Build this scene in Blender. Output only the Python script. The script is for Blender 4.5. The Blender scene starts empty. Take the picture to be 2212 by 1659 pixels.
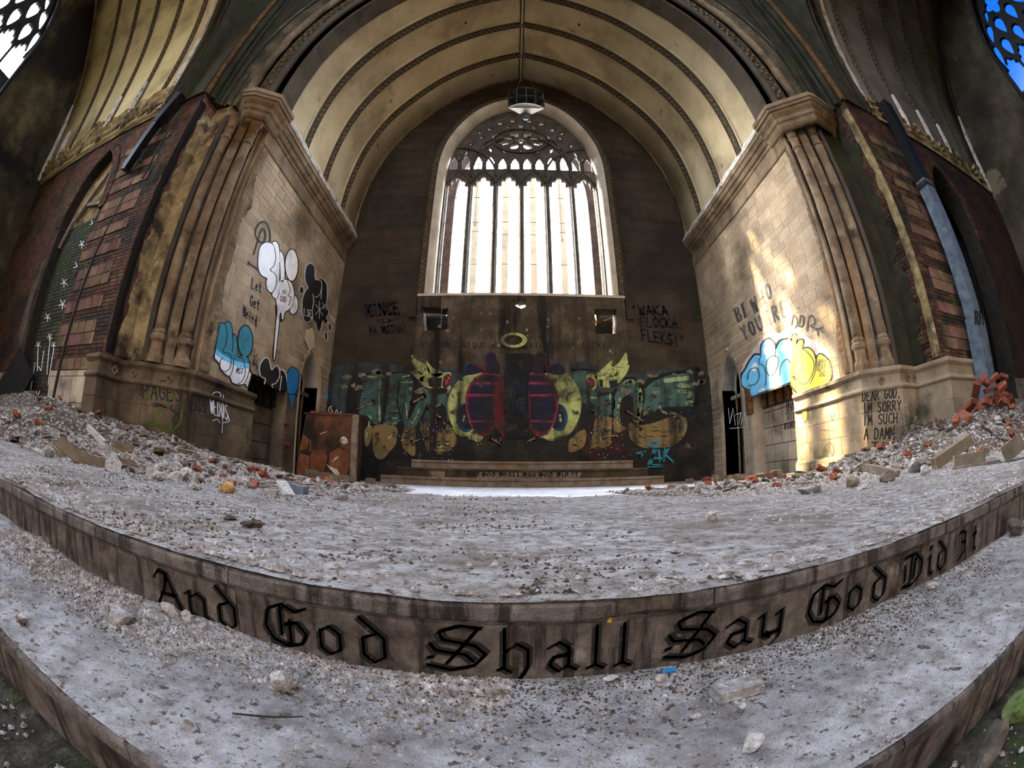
import bpy, bmesh, math, random
from mathutils import Matrix, Vector, noise
from mathutils.geometry import tessellate_polygon, delaunay_2d_cdt
R = random.Random(7)
sc = bpy.context.scene
C = sc.collection
# ------------------------------------------------------------------ camera: 180 degree diagonal fisheye on a low tripod
cd = bpy.data.cameras.new('camera'); cd.type = 'PANO'
def setp(k, v):
    for o in (cd, getattr(cd, 'cycles', None)):
        if o is not None and hasattr(o, k):
            setattr(o, k, v); return
setp('panorama_type', 'FISHEYE_LENS_POLYNOMIAL')
cd.sensor_width = 36; cd.sensor_height = 27; cd.sensor_fit = 'HORIZONTAL'
_k = .065394
for _i, _v in enumerate((0, -_k, 0, -0.031*_k**3, 0)): setp('fisheye_polynomial_k%d' % _i, _v)
setp('fisheye_fov', math.radians(220))
cd.clip_start = .02; cd.clip_end = 500
cam = bpy.data.objects.new('camera', cd); C.objects.link(cam); sc.camera = cam
cam.matrix_world = Matrix.Rotation(-.0028, 4, 'Z') @ Matrix.Rotation(.2137, 4, 'X') @ Matrix.Rotation(-.007, 4, 'Y') @ Matrix.Rotation(math.pi/2, 4, 'X')
# ------------------------------------------------------------------ sky, sun, exposure
SUN = Vector((-1.0, 1.15, 1.5)).normalized()
w = bpy.data.worlds.new('sky'); sc.world = w; w.use_nodes = True
nt = w.node_tree; bg = nt.nodes['Background']
sky = nt.nodes.new('ShaderNodeTexSky'); sky.sky_type = 'NISHITA'; sky.sun_disc = False
sky.sun_elevation = math.asin(SUN.z); sky.sun_rotation = math.atan2(SUN.x, SUN.y)
sky.altitude = 100; sky.air_density = 1.0; sky.dust_density = 2.2; sky.ozone_density = 1.5
hsv = nt.nodes.new('ShaderNodeHueSaturation'); hsv.inputs['Saturation'].default_value = .5; nt.links.new(sky.outputs[0], hsv.inputs['Color']); nt.links.new(hsv.outputs[0], bg.inputs[0]); bg.inputs[1].default_value = .55
sl = bpy.data.lights.new('sun', 'SUN'); sl.energy = 3.6; sl.angle = .028; sl.color = (1, .78, .47)
so = bpy.data.objects.new('sun', sl); C.objects.link(so)
so.rotation_euler = SUN.to_track_quat('Z', 'Y').to_euler(); so.location = (-30, 27, 45)
vs = sc.view_settings; vs.view_transform = 'Standard'; vs.look = 'None'; vs.gamma = 1; vs.use_curve_mapping = False
vs.exposure = 4.3
# ------------------------------------------------------------------ the lens backwards: a picture point as a point on a real plane
def ray(px, py):
    u = (px-1106)/1000; v = -(py-829.5)/1000
    r = math.hypot(u, v)+1e-9; q = r/.9396; th = q*(1+.031*q*q)
    x, y, z = math.sin(th)*u/r, math.cos(th), math.sin(th)*v/r
    c, s = math.cos(.007), math.sin(.007); x, z = c*x-s*z, s*x+c*z
    c, s = math.cos(.2137), math.sin(.2137); y, z = c*y-s*z, s*y+c*z
    c, s = math.cos(-.0028), math.sin(-.0028); x, y = c*x-s*y, s*x+c*y
    return Vector((x, y, z))
def onY(p, y): d = ray(*p); return d*(y/d.y)
def onX(p, x): d = ray(*p); return d*(x/d.x)
def onZ(p, z): d = ray(*p); return d*(z/d.z)
def F(ox, oy, s, L): return [(ox+a/s, oy+b/s) for a, b in L]
# ------------------------------------------------------------------ mesh helpers
def link(o, parent=None):
    C.objects.link(o)
    if parent is not None: o.parent = parent
    return o
def tag(o, label=None, cat=None, group=None, kind=None):
    if label: o['label'] = label
    if cat: o['category'] = cat
    if group: o['group'] = group
    if kind: o['kind'] = kind
    return o
def empty(name, loc=(0, 0, 0), rz=0):
    o = bpy.data.objects.new(name, None); o.location = loc; o.rotation_euler = (0, 0, rz); o.empty_display_size = .1
    return link(o)
def mobj(name, me, parent=None, loc=(0, 0, 0), rot=(0, 0, 0), scale=(1, 1, 1)):
    o = bpy.data.objects.new(name, me); o.location = loc; o.rotation_euler = rot; o.scale = scale
    return link(o, parent)
class MB:
    def __init__(s): s.v = []; s.f = []; s.m = []
    def add(s, vs, fs, mi=0):
        b = len(s.v); s.v += [tuple(v) for v in vs]; s.f += [tuple(b+i for i in f) for f in fs]; s.m += [mi]*len(fs); return s
    def box(s, c, d, rot=None, mi=0, taper=1.0):
        x, y, z = d[0]/2, d[1]/2, d[2]/2
        vs = [Vector(p) for p in ((-x,-y,-z),(x,-y,-z),(x,y,-z),(-x,y,-z),(-x*taper,-y*taper,z),(x*taper,-y*taper,z),(x*taper,y*taper,z),(-x*taper,y*taper,z))]
        if rot is not None:
            M = Matrix.Rotation(rot[2], 3, 'Z') @ Matrix.Rotation(rot[1], 3, 'Y') @ Matrix.Rotation(rot[0], 3, 'X')
            vs = [M @ v for v in vs]
        c = Vector(c)
        return s.add([v+c for v in vs], [(0,3,2,1),(4,5,6,7),(0,1,5,4),(1,2,6,5),(2,3,7,6),(3,0,4,7)], mi)
    def bx(s, x0, x1, y0, y1, z0, z1, mi=0): return s.box(((x0+x1)/2,(y0+y1)/2,(z0+z1)/2),(abs(x1-x0),abs(y1-y0),abs(z1-z0)),None,mi)
    def loft(s, rows, ring=False, cap=False, mi=0):
        n = len(rows[0]); vs = [p for r in rows for p in r]; fs = []
        for i in range(len(rows)-1):
            for j in range(n if ring else n-1):
                k = (j+1) % n
                fs.append((i*n+j, i*n+k, (i+1)*n+k, (i+1)*n+j))
        if cap:
            fs.append(tuple(range(n-1, -1, -1))); fs.append(tuple((len(rows)-1)*n+j for j in range(n)))
        return s.add(vs, fs, mi)
    def tube(s, pts, r, n=8, mi=0):
        pts = [Vector(p) for p in pts]; rows = []
        rr = r if isinstance(r, (list, tuple)) else [r]*len(pts)
        up = Vector((0, 0, 1))
        for i, p in enumerate(pts):
            t = (pts[min(i+1, len(pts)-1)]-pts[max(i-1, 0)]).normalized()
            a = t.cross(up if abs(t.z) < .95 else Vector((1, 0, 0))).normalized(); b = t.cross(a)
            rows.append([p+(a*math.cos(2*math.pi*k/n)+b*math.sin(2*math.pi*k/n))*rr[i] for k in range(n)])
        return s.loft(rows, True, True, mi)
    def lathe(s, c, prof, n=16, mi=0):
        rows = [[(c[0]+r*math.cos(2*math.pi*k/n), c[1]+r*math.sin(2*math.pi*k/n), z) for k in range(n)] for r, z in prof]
        return s.loft(rows, True, True, mi)
    def plate(s, loops, fn, t, mi=0):
        """2D loops (first outer, then holes) mapped by fn(u, v, depth), given a thickness t"""
        vs, es = [], []
        for L in loops:
            b = len(vs); vs += [Vector((a, c)) for a, c in L]; es += [(b+i, b+(i+1) % len(L)) for i in range(len(L))]
        ov, oe, of = delaunay_2d_cdt(vs, es, [], 0, 1e-5)[:3]
        bb = [(min(q[0] for q in L), max(q[0] for q in L), min(q[1] for q in L), max(q[1] for q in L)) for L in loops]
        def ins(p, k):
            if not (bb[k][0] <= p[0] <= bb[k][1] and bb[k][2] <= p[1] <= bb[k][3]): return False
            c = False; L = loops[k]; x, y = p
            for i in range(len(L)):
                (ax, ay), (bx, by) = L[i], L[i-1]
                if (ay > y) != (by > y) and x < (bx-ax)*(y-ay)/(by-ay)+ax: c = not c
            return c
        tr = []
        for f in of:
            c = (sum(ov[i][0] for i in f)/len(f), sum(ov[i][1] for i in f)/len(f))
            if ins(c, 0) and not any(ins(c, k) for k in range(1, len(loops))): tr.append(tuple(f))
        n = len(ov); pts = [fn(p[0], p[1], 0) for p in ov]+[fn(p[0], p[1], t) for p in ov]
        fs = list(tr)+[tuple(n+i for i in reversed(f)) for f in tr]; cnt = {}
        for f in tr:
            for a, b in zip(f, f[1:]+f[:1]): cnt[(a, b)] = 1
        for (a, b) in cnt:
            if (b, a) not in cnt: fs.append((b, a, n+a, n+b))
        used = sorted({i for f in fs for i in f}); ix = {i: k for k, i in enumerate(used)}
        return s.add([pts[i] for i in used], [tuple(ix[i] for i in f) for f in fs], mi)
    def flat(s, loops, fn, mi=0):
        loops = [[Vector((a, b, 0)) for a, b in L] for L in loops]
        flat = [p for L in loops for p in L]
        return s.add([fn((p.x, p.y)) for p in flat], [tuple(t) for t in tessellate_polygon(loops)], mi)
    def ribbon(s, pts, w, fn, mi=0, caps=True):
        """a painted stroke: quads of width w with round ends, in 2D, mapped by fn"""
        for i in range(len(pts)-1):
            (ax, ay), (bx, by) = pts[i], pts[i+1]; L = math.hypot(bx-ax, by-ay)+1e-9
            nx, ny = -(by-ay)/L*w/2, (bx-ax)/L*w/2
            s.add([fn(q) for q in ((ax+nx, ay+ny), (bx+nx, by+ny), (bx-nx, by-ny), (ax-nx, ay-ny))], [(0, 1, 2, 3)], mi)
        if caps:
            for (ax, ay) in pts:
                s.add([fn((ax+w/2*math.cos(k*math.pi/4), ay+w/2*math.sin(k*math.pi/4))) for k in range(8)], [tuple(range(8))], mi)
        return s
    def nib(s, pts, w, ang, fn, mi=0):
        """a broad-nib pen stroke held at one angle"""
        dx, dy = math.cos(ang)*w/2, math.sin(ang)*w/2
        for (ax, ay), (bx, by) in zip(pts[:-1], pts[1:]):
            s.add([fn(q) for q in ((ax-dx, ay-dy), (ax+dx, ay+dy), (bx+dx, by+dy), (bx-dx, by-dy))], [(0, 1, 2, 3)], mi)
        return s
    def mesh(s, name, mats, smooth=False, fix=True):
        me = bpy.data.meshes.new(name); me.from_pydata(s.v, [], s.f)
        for m in (mats if isinstance(mats, (list, tuple)) else [mats]): me.materials.append(m)
        if len(set(s.m)) > 1: me.polygons.foreach_set('material_index', s.m)
        if fix:
            bm = bmesh.new(); bm.from_mesh(me); bmesh.ops.recalc_face_normals(bm, faces=bm.faces); bm.to_mesh(me); bm.free()
        if smooth: me.polygons.foreach_set('use_smooth', [True]*len(me.polygons))
        me.update(); return me
    def build(s, name, mats, parent=None, smooth=False, loc=(0, 0, 0), rot=(0, 0, 0), fix=True):
        return mobj(name, s.mesh(name, mats, smooth, fix), parent, loc, rot)
def cr(pts, n=5, closed=True):
    """Catmull-Rom smoothing of 2D points"""
    out = []; m = len(pts)
    for i in range(m if closed else m-1):
        g = lambda k: pts[k % m] if closed else pts[max(0, min(m-1, k))]
        a, b, c, d = g(i-1), g(i), g(i+1), g(i+2)
        for k in range(n):
            t = k/n; t2 = t*t; t3 = t2*t
            out.append(tuple(.5*(2*b[q]+(c[q]-a[q])*t+(2*a[q]-5*b[q]+4*c[q]-d[q])*t2+(3*b[q]-a[q]-3*c[q]+d[q])*t3) for q in (0, 1)))
    if not closed: out.append(tuple(pts[-1]))
    return out
def interp(x, T):
    for (a, b), (c, d) in zip(T[:-1], T[1:]):
        if x <= c: return b+(d-b)*(x-a)/(c-a) if c != a else d
    return T[-1][1]
# ------------------------------------------------------------------ materials
def M(name, cols, scale=2.0, rough=.9, bump=.25, bscale=14, rnd=0.0, stain=None, streak=None, metal=0.0, detail=8, hue=0.0, wave=None, spec=.25):
    m = bpy.data.materials.new(name); m.use_nodes = True
    t = m.node_tree; N = t.nodes; Lk = t.links.new
    b = N['Principled BSDF']; b.inputs['Roughness'].default_value = rough; b.inputs['Metallic'].default_value = metal
    b.inputs['Specular IOR Level'].default_value = spec
    g = N.new('ShaderNodeNewGeometry'); pos = g.outputs['Position']
    no = N.new('ShaderNodeTexNoise'); no.inputs['Scale'].default_value = scale; no.inputs['Detail'].default_value = detail; no.inputs['Roughness'].default_value = .65
    Lk(pos, no.inputs['Vector'])
    r = N.new('ShaderNodeValToRGB'); Lk(no.outputs['Fac'], r.inputs[0])
    el = r.color_ramp.elements
    while len(el) < len(cols): el.new(.5)
    for i, c in enumerate(cols):
        el[i].position = .3+.4*i/max(1, len(cols)-1); el[i].color = (*c, 1)
    col = r.outputs[0]
    def mix(fac, a, bcol, mode='MIX'):
        x = N.new('ShaderNodeMix'); x.data_type = 'RGBA'; x.blend_type = mode
        if hasattr(fac, 'is_output') or not isinstance(fac, (int, float)): Lk(fac, x.inputs[0])
        else: x.inputs[0].default_value = fac
        Lk(a, x.inputs[6])
        if isinstance(bcol, tuple): x.inputs[7].default_value = (*bcol, 1)
        else: Lk(bcol, x.inputs[7])
        return x.outputs[2]
    for spc, vec in ((stain, None), (streak, (1, 1, .12))):
        for S in (spc if isinstance(spc, list) else [spc] if spc else []):
            c2, s2, lo, hi = S[:4]
            src = pos
            if vec:
                mp = N.new('ShaderNodeMapping'); mp.inputs['Scale'].default_value = vec; Lk(pos, mp.inputs[0]); src = mp.outputs[0]
            n2 = N.new('ShaderNodeTexNoise'); n2.inputs['Scale'].default_value = s2; n2.inputs['Detail'].default_value = 7; n2.inputs['Roughness'].default_value = .62
            off = N.new('ShaderNodeVectorMath'); off.operation = 'ADD'; off.inputs[1].default_value = (S[4] if len(S) > 4 else 3.7, 9.1, 5.3); Lk(src, off.inputs[0]); Lk(off.outputs[0], n2.inputs['Vector'])
            mr = N.new('ShaderNodeMapRange'); mr.inputs[1].default_value = lo; mr.inputs[2].default_value = hi; Lk(n2.outputs['Fac'], mr.inputs[0])
            col = mix(mr.outputs[0], col, c2)
    if wave:
        wv = N.new('ShaderNodeTexWave'); wv.bands_direction = 'Z'; wv.inputs['Scale'].default_value = wave[1]; Lk(pos, wv.inputs['Vector'])
        col = mix(wv.outputs['Fac'], col, mix(.75, col, wave[0]))
    if rnd or hue:
        oi = N.new('ShaderNodeObjectInfo'); hs = N.new('ShaderNodeHueSaturation')
        a = N.new('ShaderNodeMapRange'); a.inputs[3].default_value = 1-rnd; a.inputs[4].default_value = 1+rnd; Lk(oi.outputs['Random'], a.inputs[0]); Lk(a.outputs[0], hs.inputs['Value'])
        if hue:
            mu = N.new('ShaderNodeMath'); mu.operation = 'MULTIPLY'; mu.inputs[1].default_value = 7.31; Lk(oi.outputs['Random'], mu.inputs[0])
            fr = N.new('ShaderNodeMath'); fr.operation = 'FRACT'; Lk(mu.outputs[0], fr.inputs[0])
            h = N.new('ShaderNodeMapRange'); h.inputs[3].default_value = .5-hue; h.inputs[4].default_value = .5+hue; Lk(fr.outputs[0], h.inputs[0]); Lk(h.outputs[0], hs.inputs['Hue'])
        Lk(col, hs.inputs['Color']); col = hs.outputs[0]
    Lk(col, b.inputs['Base Color'])
    if bump:
        n3 = N.new('ShaderNodeTexNoise'); n3.inputs['Scale'].default_value = bscale; n3.inputs['Detail'].default_value = 6; Lk(pos, n3.inputs['Vector'])
        bp = N.new('ShaderNodeBump'); bp.inputs['Strength'].default_value = bump; bp.inputs['Distance'].default_value = .03; Lk(n3.outputs['Fac'], bp.inputs['Height']); Lk(bp.outputs[0], b.inputs['Normal'])
    return m
SOOT = (.012, .010, .008)
def P(name, c, rough=.75, wear=.55, soot=False):
    """spray paint: flat colour, slightly worn; old mural paint is sooty and scuffed"""
    if soot: return M(name, [tuple(x*wear for x in c), c, tuple(min(1, x*1.08) for x in c)], 2.6, rough, .15, 30, 0, [(SOOT, .9, .50, .66), ((.03, .024, .017), 4.5, .54, .64, 6.0), ((.12, .095, .065), 3.0, .66, .70, 12.0)], [(SOOT, 1.6, .50, .62)])
    return M(name, [tuple(x*wear for x in c), c, tuple(min(1, x*1.08) for x in c)], 2.2, rough, .05, 30)
m_ash = M('ashlar_stone', [(.20,.140,.085),(.32,.236,.150),(.43,.333,.225)], 1.1, .9, .3, 16, .16, [((.05,.035,.02), .55, .50, .74), ((.27,.15,.06), .8, .58, .75, 8.0)])
m_ashb = M('shaded_sooty_ashlar', [(.022,.015,.0095),(.043,.030,.019),(.068,.050,.032)], 1.0, .9, .3, 16, .16, [(SOOT, .35, .46, .70)])  # side-wall stone with the back wall's shade put into the colour
m_mort = M('pale_mortar', [(.70,.62,.50),(.88,.82,.72)], 3, .95, .1)
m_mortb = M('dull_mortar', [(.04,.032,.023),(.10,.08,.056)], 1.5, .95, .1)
m_vault = M('vault_plaster', [(.34,.272,.160),(.46,.376,.235),(.55,.46,.31)], .7, .9, .12, 20, 0, [((.16,.115,.06), .45, .53, .75), ((.09,.07,.045), 2.5, .64, .76, 6.0)])
m_vgrey = M('grey_vault_plaster', [(.085,.076,.062),(.14,.125,.10),(.19,.168,.135)], .8, .9, .15, 20, 0, [((.07,.055,.04), .5, .5, .72)])
m_vyel = M('yellowed_vault_plaster', [(.40,.325,.15),(.58,.49,.25),(.68,.59,.34)], .8, .9, .15, 20, 0, [((.14,.11,.055), .5, .5, .72)])
m_rib = M('dark_carved_rib', [(.035,.026,.016),(.075,.055,.034)], 6, .85, .5, 30)
m_leaf = M('carved_vine', [(.11,.085,.05),(.22,.17,.10)], 8, .85, .4, 40)
m_trim = M('moulded_stone', [(.11,.074,.042),(.205,.145,.088),(.30,.225,.145)], 1.6, .9, .3, 25, .06, [((.06,.04,.02), .8, .52, .72), ((.28,.14,.04), 1.2, .6, .74, 7.0)], [((.06,.04,.022), 2.0, .52, .72)])
m_band = M('dark_arch_stone', [(.040,.032,.022),(.068,.054,.038),(.10,.08,.058)], 1.3, .9, .25, 20, .1)
m_shaft = M('crumbling_shaft_stone', [(.085,.058,.034),(.175,.122,.074),(.28,.205,.13)], 2.5, .95, .9, 16, .05, [((.055,.038,.022), 1.8, .54, .66)], [((.30,.15,.05), 1.5, .56, .74)])
m_moss = M('mossy_moulding', [(.012,.010,.006),(.024,.021,.011),(.045,.037,.02)], 2.2, .95, .5, 18, 0, [((.022,.030,.006), 1.1, .52, .66)], [((.10,.055,.015), 2.4, .62, .74)])
m_white = M('chalky_plaster', [(.30,.265,.215),(.50,.465,.41),(.66,.63,.575)], 5, .95, .6, 30, .1, [((.16,.13,.09), 4, .55, .66)])
m_lath = M('torn_lath_plaster', [(.10,.07,.035),(.26,.19,.09),(.44,.34,.17)], 3.2, .95, .9, 18, 0, [((.045,.03,.018), 1.7, .5, .64), ((.52,.47,.36), 2.3, .64, .72, 9.0)])
m_black = M('char_and_darkness_black', [(.006,.005,.004),(.014,.012,.010)], 4, .95, .3)  # near-black, also painted in as the darkness of passages and holes
m_step = M('step_stone', [(.055,.046,.039),(.115,.098,.085),(.19,.165,.145)], 22, .85, .5, 160, .07, [((.035,.027,.021), 5.0, .54, .66), ((.27,.24,.21), 9, .62, .72, 8.0)], [((.025,.019,.015), 26.0, .50, .62)])
m_stepb = M('altar_step_stone', [(.10,.075,.052),(.175,.135,.098),(.25,.20,.15)], 4, .85, .3, 40, .07, [((.30,.17,.05), .9, .57, .72)])
m_burnt = M('scorched_step_stone', [(.012,.010,.008),(.05,.036,.022),(.11,.08,.05)], 1.6, .9, .3, 30)
m_dust = M('dusty_stage_floor', [(.10,.084,.068),(.24,.22,.205),(.40,.39,.385),(.52,.515,.52)], 14, .95, .9, 120, 0, [((.15,.125,.10), 1.3, .50, .68), ((.075,.058,.042), 26.0, .56, .64, 2.0), ((.06,.046,.033), 70.0, .60, .68, 5.0)])
m_tread = M('dusty_tread', [(.17,.155,.145),(.36,.35,.35),(.54,.54,.555)], 18, .95, .8, 200, 0, [((.20,.18,.165), 2.2, .52, .68), ((.10,.082,.064), 45.0, .57, .64, 2.0), ((.07,.055,.04), 120.0, .60, .68, 5.0)])
m_tile = M('pale_marble_tile', [(.50,.53,.58),(.66,.68,.72),(.78,.79,.81)], 3.0, .5, .1, 30, .09, [((.38,.36,.33), 3.5, .56, .68)])
m_ground = M('mossy_nave_ground', [(.012,.010,.007),(.035,.03,.02),(.10,.085,.065)], 16, .95, .9, 60, 0, [((.03,.055,.008), 3.5, .50, .62)])
m_brick = M('old_red_brick', [(.032,.014,.007),(.070,.031,.016),(.125,.062,.034)], 5, .9, .4, 30, .4, [((.018,.014,.010), .9, .46, .62), ((.04,.05,.012), 1.2, .57, .68, 8.0)], None, 0, 8, .025)
m_brickd = M('dark_glazed_brick', [(.018,.018,.010),(.040,.034,.018),(.075,.058,.034)], 5, .8, .4, 30, .4, [((.035,.05,.012), .9, .5, .64)], None, 0, 8, .02)
m_bmort = M('black_brick_joint', [(.012,.010,.008),(.035,.028,.02)], 5, .95, .2)
m_terra = M('scored_terracotta', [(.13,.058,.034),(.22,.115,.072),(.30,.19,.12)], 4, .9, .5, 40, .35, [((.05,.045,.018), 1.1, .50, .64), ((.10,.12,.025), 1.7, .60, .70, 8.0)], None, 0, 8, .035, ((.03,.02,.015), 34))
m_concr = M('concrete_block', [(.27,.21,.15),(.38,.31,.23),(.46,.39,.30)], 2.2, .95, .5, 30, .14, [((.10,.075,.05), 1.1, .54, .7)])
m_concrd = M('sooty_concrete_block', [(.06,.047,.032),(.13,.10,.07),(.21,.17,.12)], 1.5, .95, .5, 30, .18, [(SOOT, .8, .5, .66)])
m_wallp = M('sooty_wall_plaster', [(.022,.017,.011),(.070,.053,.034),(.16,.124,.082)], 1.3, .92, .4, 14, 0, [(SOOT, .5, .55, .72), ((.42,.37,.29), 2.1, .68, .74, 9.0)], [(SOOT, 1.6, .49, .60), ((.045,.032,.02), 2.3, .52, .64, 7.0)])
m_under = M('dark_painted_base', [(.008,.007,.006),(.018,.016,.013),(.04,.032,.023)], 1.8, .9, .3, 14, 0, [((.16,.12,.075), 1.4, .62, .70)])
m_endw = M('blackened_plaster', [(.012,.010,.006),(.055,.042,.02),(.16,.12,.055)], .6, .95, .4, 12, 0, [(SOOT, .33, .45, .56)])
m_endr = M('blotched_dark_plaster', [(.014,.011,.008),(.045,.036,.024),(.10,.082,.055)], .6, .95, .4, 12, 0, [((.15,.125,.085), .45, .60, .63)])
m_tracery = M('tracery_stone', [(.035,.030,.023),(.075,.064,.05),(.13,.112,.09)], 3, .8, .3, 25)
m_reveal = M('pale_window_reveal', [(.34,.29,.22),(.48,.42,.33),(.58,.52,.43)], 1.4, .75, .15, 25)
m_dtrac = M('black_tracery', [(.010,.010,.012),(.03,.03,.034)], 3, .8, .2)
m_outst = M('outer_limestone', [(.36,.31,.22),(.48,.42,.31),(.56,.50,.40)], 2.5, .9, .2)
m_iron = M('dark_iron', [(.02,.018,.016),(.05,.045,.04)], 8, .6, .2, 40, 0, None, None, .6)
m_galv = M('galvanised_duct', [(.07,.09,.115),(.13,.16,.195),(.22,.255,.29)], 5, .5, .2, 40, .08, [((.08,.075,.07), 2.2, .56, .68)], None, .35)
m_duct = M('blackened_duct', [(.006,.006,.006),(.02,.02,.02)], 6, .45, .2, 30, 0, None, None, .4)
m_plin = M('shaded_sooty_plinth', [(.055,.038,.022),(.115,.082,.049),(.19,.142,.09)], 1.4, .9, .4, 25, .14, [((.018,.013,.009), .9, .50, .66), ((.03,.036,.012), .7, .58, .7, 7.0)], [((.02,.015,.010), 2.2, .50, .66)])  # left plinth's shade put into the colour, with soot stains
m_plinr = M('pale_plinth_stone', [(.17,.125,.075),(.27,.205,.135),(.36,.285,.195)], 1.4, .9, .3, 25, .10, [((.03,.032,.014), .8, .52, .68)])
m_archd = M('dark_arch_moulding', [(.035,.027,.016),(.075,.058,.036),(.17,.135,.085)], 1.8, .92, .6, 20, 0, [((.02,.018,.010), .9, .48, .62)])
m_rust = M('rusted_iron', [(.03,.012,.005),(.10,.045,.013),(.19,.10,.03)], 7, .9, .5, 40)
m_wood = M('charred_brown_board', [(.022,.008,.004),(.07,.026,.012),(.13,.05,.022)], 2.5, .6, .3, 25, .06, [((.008,.005,.004), 1.2, .5, .62)])
m_plank = M('weathered_plank', [(.09,.065,.045),(.17,.13,.095),(.26,.21,.16)], 6, .9, .4, 50, .25)
m_rub = M('white_plaster_rubble', [(.15,.13,.11),(.36,.335,.31),(.56,.54,.52)], 9, .95, .8, 40, .22, [((.14,.11,.08), 5, .55, .66)])
m_rubs = M('grey_stone_rubble', [(.055,.045,.034),(.13,.108,.085),(.23,.20,.165)], 8, .95, .8, 35, .25, [((.06,.05,.035), 4, .54, .66)])
m_rubb = M('broken_brick', [(.10,.024,.012),(.20,.052,.026),(.28,.10,.055)], 9, .95, .6, 40, .3, [((.16,.12,.09), 5, .56, .66)])
m_tan = M('tan_stone', [(.085,.064,.042),(.15,.115,.077),(.21,.168,.117)], 5, .9, .35, 40, .12)
m_grav = M('loose_grit', [(.09,.07,.05),(.30,.265,.235),(.62,.60,.585)], 30, .95, .4, 90)
m_litter = M('dark_litter', [(.022,.016,.010),(.06,.044,.030),(.13,.105,.08)], 40, .95, .4, 90)
m_mossr = M('mossy_stone', [(.03,.045,.012),(.09,.13,.03),(.17,.19,.09)], 12, .95, .7, 50)
# ================================================================== dimensions (metres, lens at the origin)
ZS, ZT, ZN = -.2433, -.432, -.62            # stage floor, lower tread, nave ground
XL, XR, YB = -5.30, 5.87, 11.6              # chancel side walls, back wall
XC, SP = .30, 7.28                          # chancel axis, springing height
YC = -1.2                                   # transept axis
EL, ER = -14.9, 15.3                        # transept end walls
PD = cr([(5.45,0),(5.43,.9),(5.27,2.15),(4.97,3.25),(4.47,4.33),(3.8,5.3),(2.9,6.35),(1.95,7.12),(1.0,7.68),(0,8.12)], 4, False)
def vprof(o=0.0):
    k, h = 1+o/5.45, 1+o/8.12
    L = [(-dx*k, dz*h) for dx, dz in PD]; return L+[(-a, b) for a, b in reversed(L[:-1])]
def archXZ(o, y): return [(XC+a, y, SP+b) for a, b in vprof(o)]
def archYZ(o, x): return [(x, YC+a, SP+b) for a, b in vprof(o)]
def struct(o, label=None): return tag(o, label, None, None, 'structure')
def halfw(z, o=0.0):                        # half width of the vault at height z
    k = (z-SP)/(1+o/8.12)
    if k <= 0: return 5.45+o
    return interp(k, [(b, a) for a, b in PD])*(1+o/5.45) if k < 8.12 else 0
# ---------------------------------------------------------------- floors and steps
def ground(x0, x1, y0, y1, nx, ny, z, amp, fn=None):
    m = MB(); rows = []
    for j in range(ny+1):
        y = y0+(y1-y0)*j/ny; row = []
        for i in range(nx+1):
            x = x0+(x1-x0)*i/nx
            n = noise.fractal(Vector((x*2.3, y*2.3, 1.7)), 1.0, 2.0, 4)*amp + noise.noise(Vector((x*17, y*17, 4)))*amp*.45
            row.append((x, y, z+n+(fn(x, y) if fn else 0)))
        rows.append(row)
    return m.loft(rows)
nave = ground(-16, 16, -9, .36, 160, 70, ZN, .02).build('floor', m_ground, None, True); struct(nave, 'dark mossy ground below the bottom step')
base = MB().bx(-15.5, 15.9, .86, 14, ZS-.6, ZS-.012).build('floor', m_dust); struct(base, 'dusty stone floor of the chancel platform')
def step(name, y, z, zb, rec, segs, mt, label, x0, x1, nos=.04, chip=None):
    """a stone step: segments of tread slab with a rounded nosing, cove and riser, each its own piece"""
    e = empty(name, (0, y, z)); struct(e, label)
    for a, b in zip(segs[:-1], segs[1:]):
        prof = [(.5, 0), (.012, 0), (.004, -.003), (0, -.010), (0, -nos+.006), (.006, -nos), (rec*.6, -nos), (rec*.66, -nos-.006), (rec*.95, -nos-.014), (rec*.95, -nos-.020), (rec, -nos-.021), (rec, zb-z), (.5, zb-z)]
        n = max(2, int((b-a)/.03)); rows = []
        for i in range(n+1):
            x = a+.0015+(b-a-.003)*i/n; row = []
            for k, (d, h) in enumerate(prof):
                j = noise.noise(Vector((x*9, k*3.1, z*40)))*.0022+noise.noise(Vector((x*40, k, z*40)))*.0012
                if k >= 9: j *= .1
                c = chip(x)*(1 if 1 <= k <= 6 else 0) if chip else 0
                row.append((x, d+j+c*(.032 if k > 2 else .028), h-(c*.012 if k in (2, 3) else 0)))
            rows.append(row)
        o = MB().loft(rows, True, True).build('step_slab', mt, e, False)
    return e
def chip1(x):
    c = 1.0 if .19 < x < .37 else 0
    if c: c = min(1, (x-.19)/.05, (.37-x)/.06)*(.75+.25*noise.noise(Vector((x*30, 0, 0))))
    c2 = max(0, noise.noise(Vector((x*5.5, 8, 2)))-.42)*1.3
    return max(0, c, c2 if x < -.7 else 0)
up_step = step('stone_step', .80, ZS, ZT-.03, .028, [-7.2, -4.6, -2.9, -1.62, -.618, .415, 1.75, 3.1, 4.8, 7.6], m_step, 'long stone step with black gothic lettering along its riser', -7.2, 7.6, .042, chip1)
lo_step = step('stone_step', .318, ZT, ZN-.05, .028, [-7.2, -4.4, -2.4, -1.0, .55, 2.2, 4.4, 7.6], m_step, 'bottom stone step beside the mossy ground', -7.2, 7.6, .04)
def inmas(p):
    x, y, z = p
    if x < 0: return (x < -5.25 and y > 5.4) or (x < -5.6 and y > 4.95) or (x < -6.6 and y > 4.25)
    return (x > 5.75 and y > 5.2) or (x > 6.3 and y > 4.72) or (x > 7.15 and y > 4.0)
def carve(m):
    m.f = [f for f in m.f if not any(inmas(m.v[i]) for i in f)]; m.m = [0]*len(m.f); return m
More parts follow.
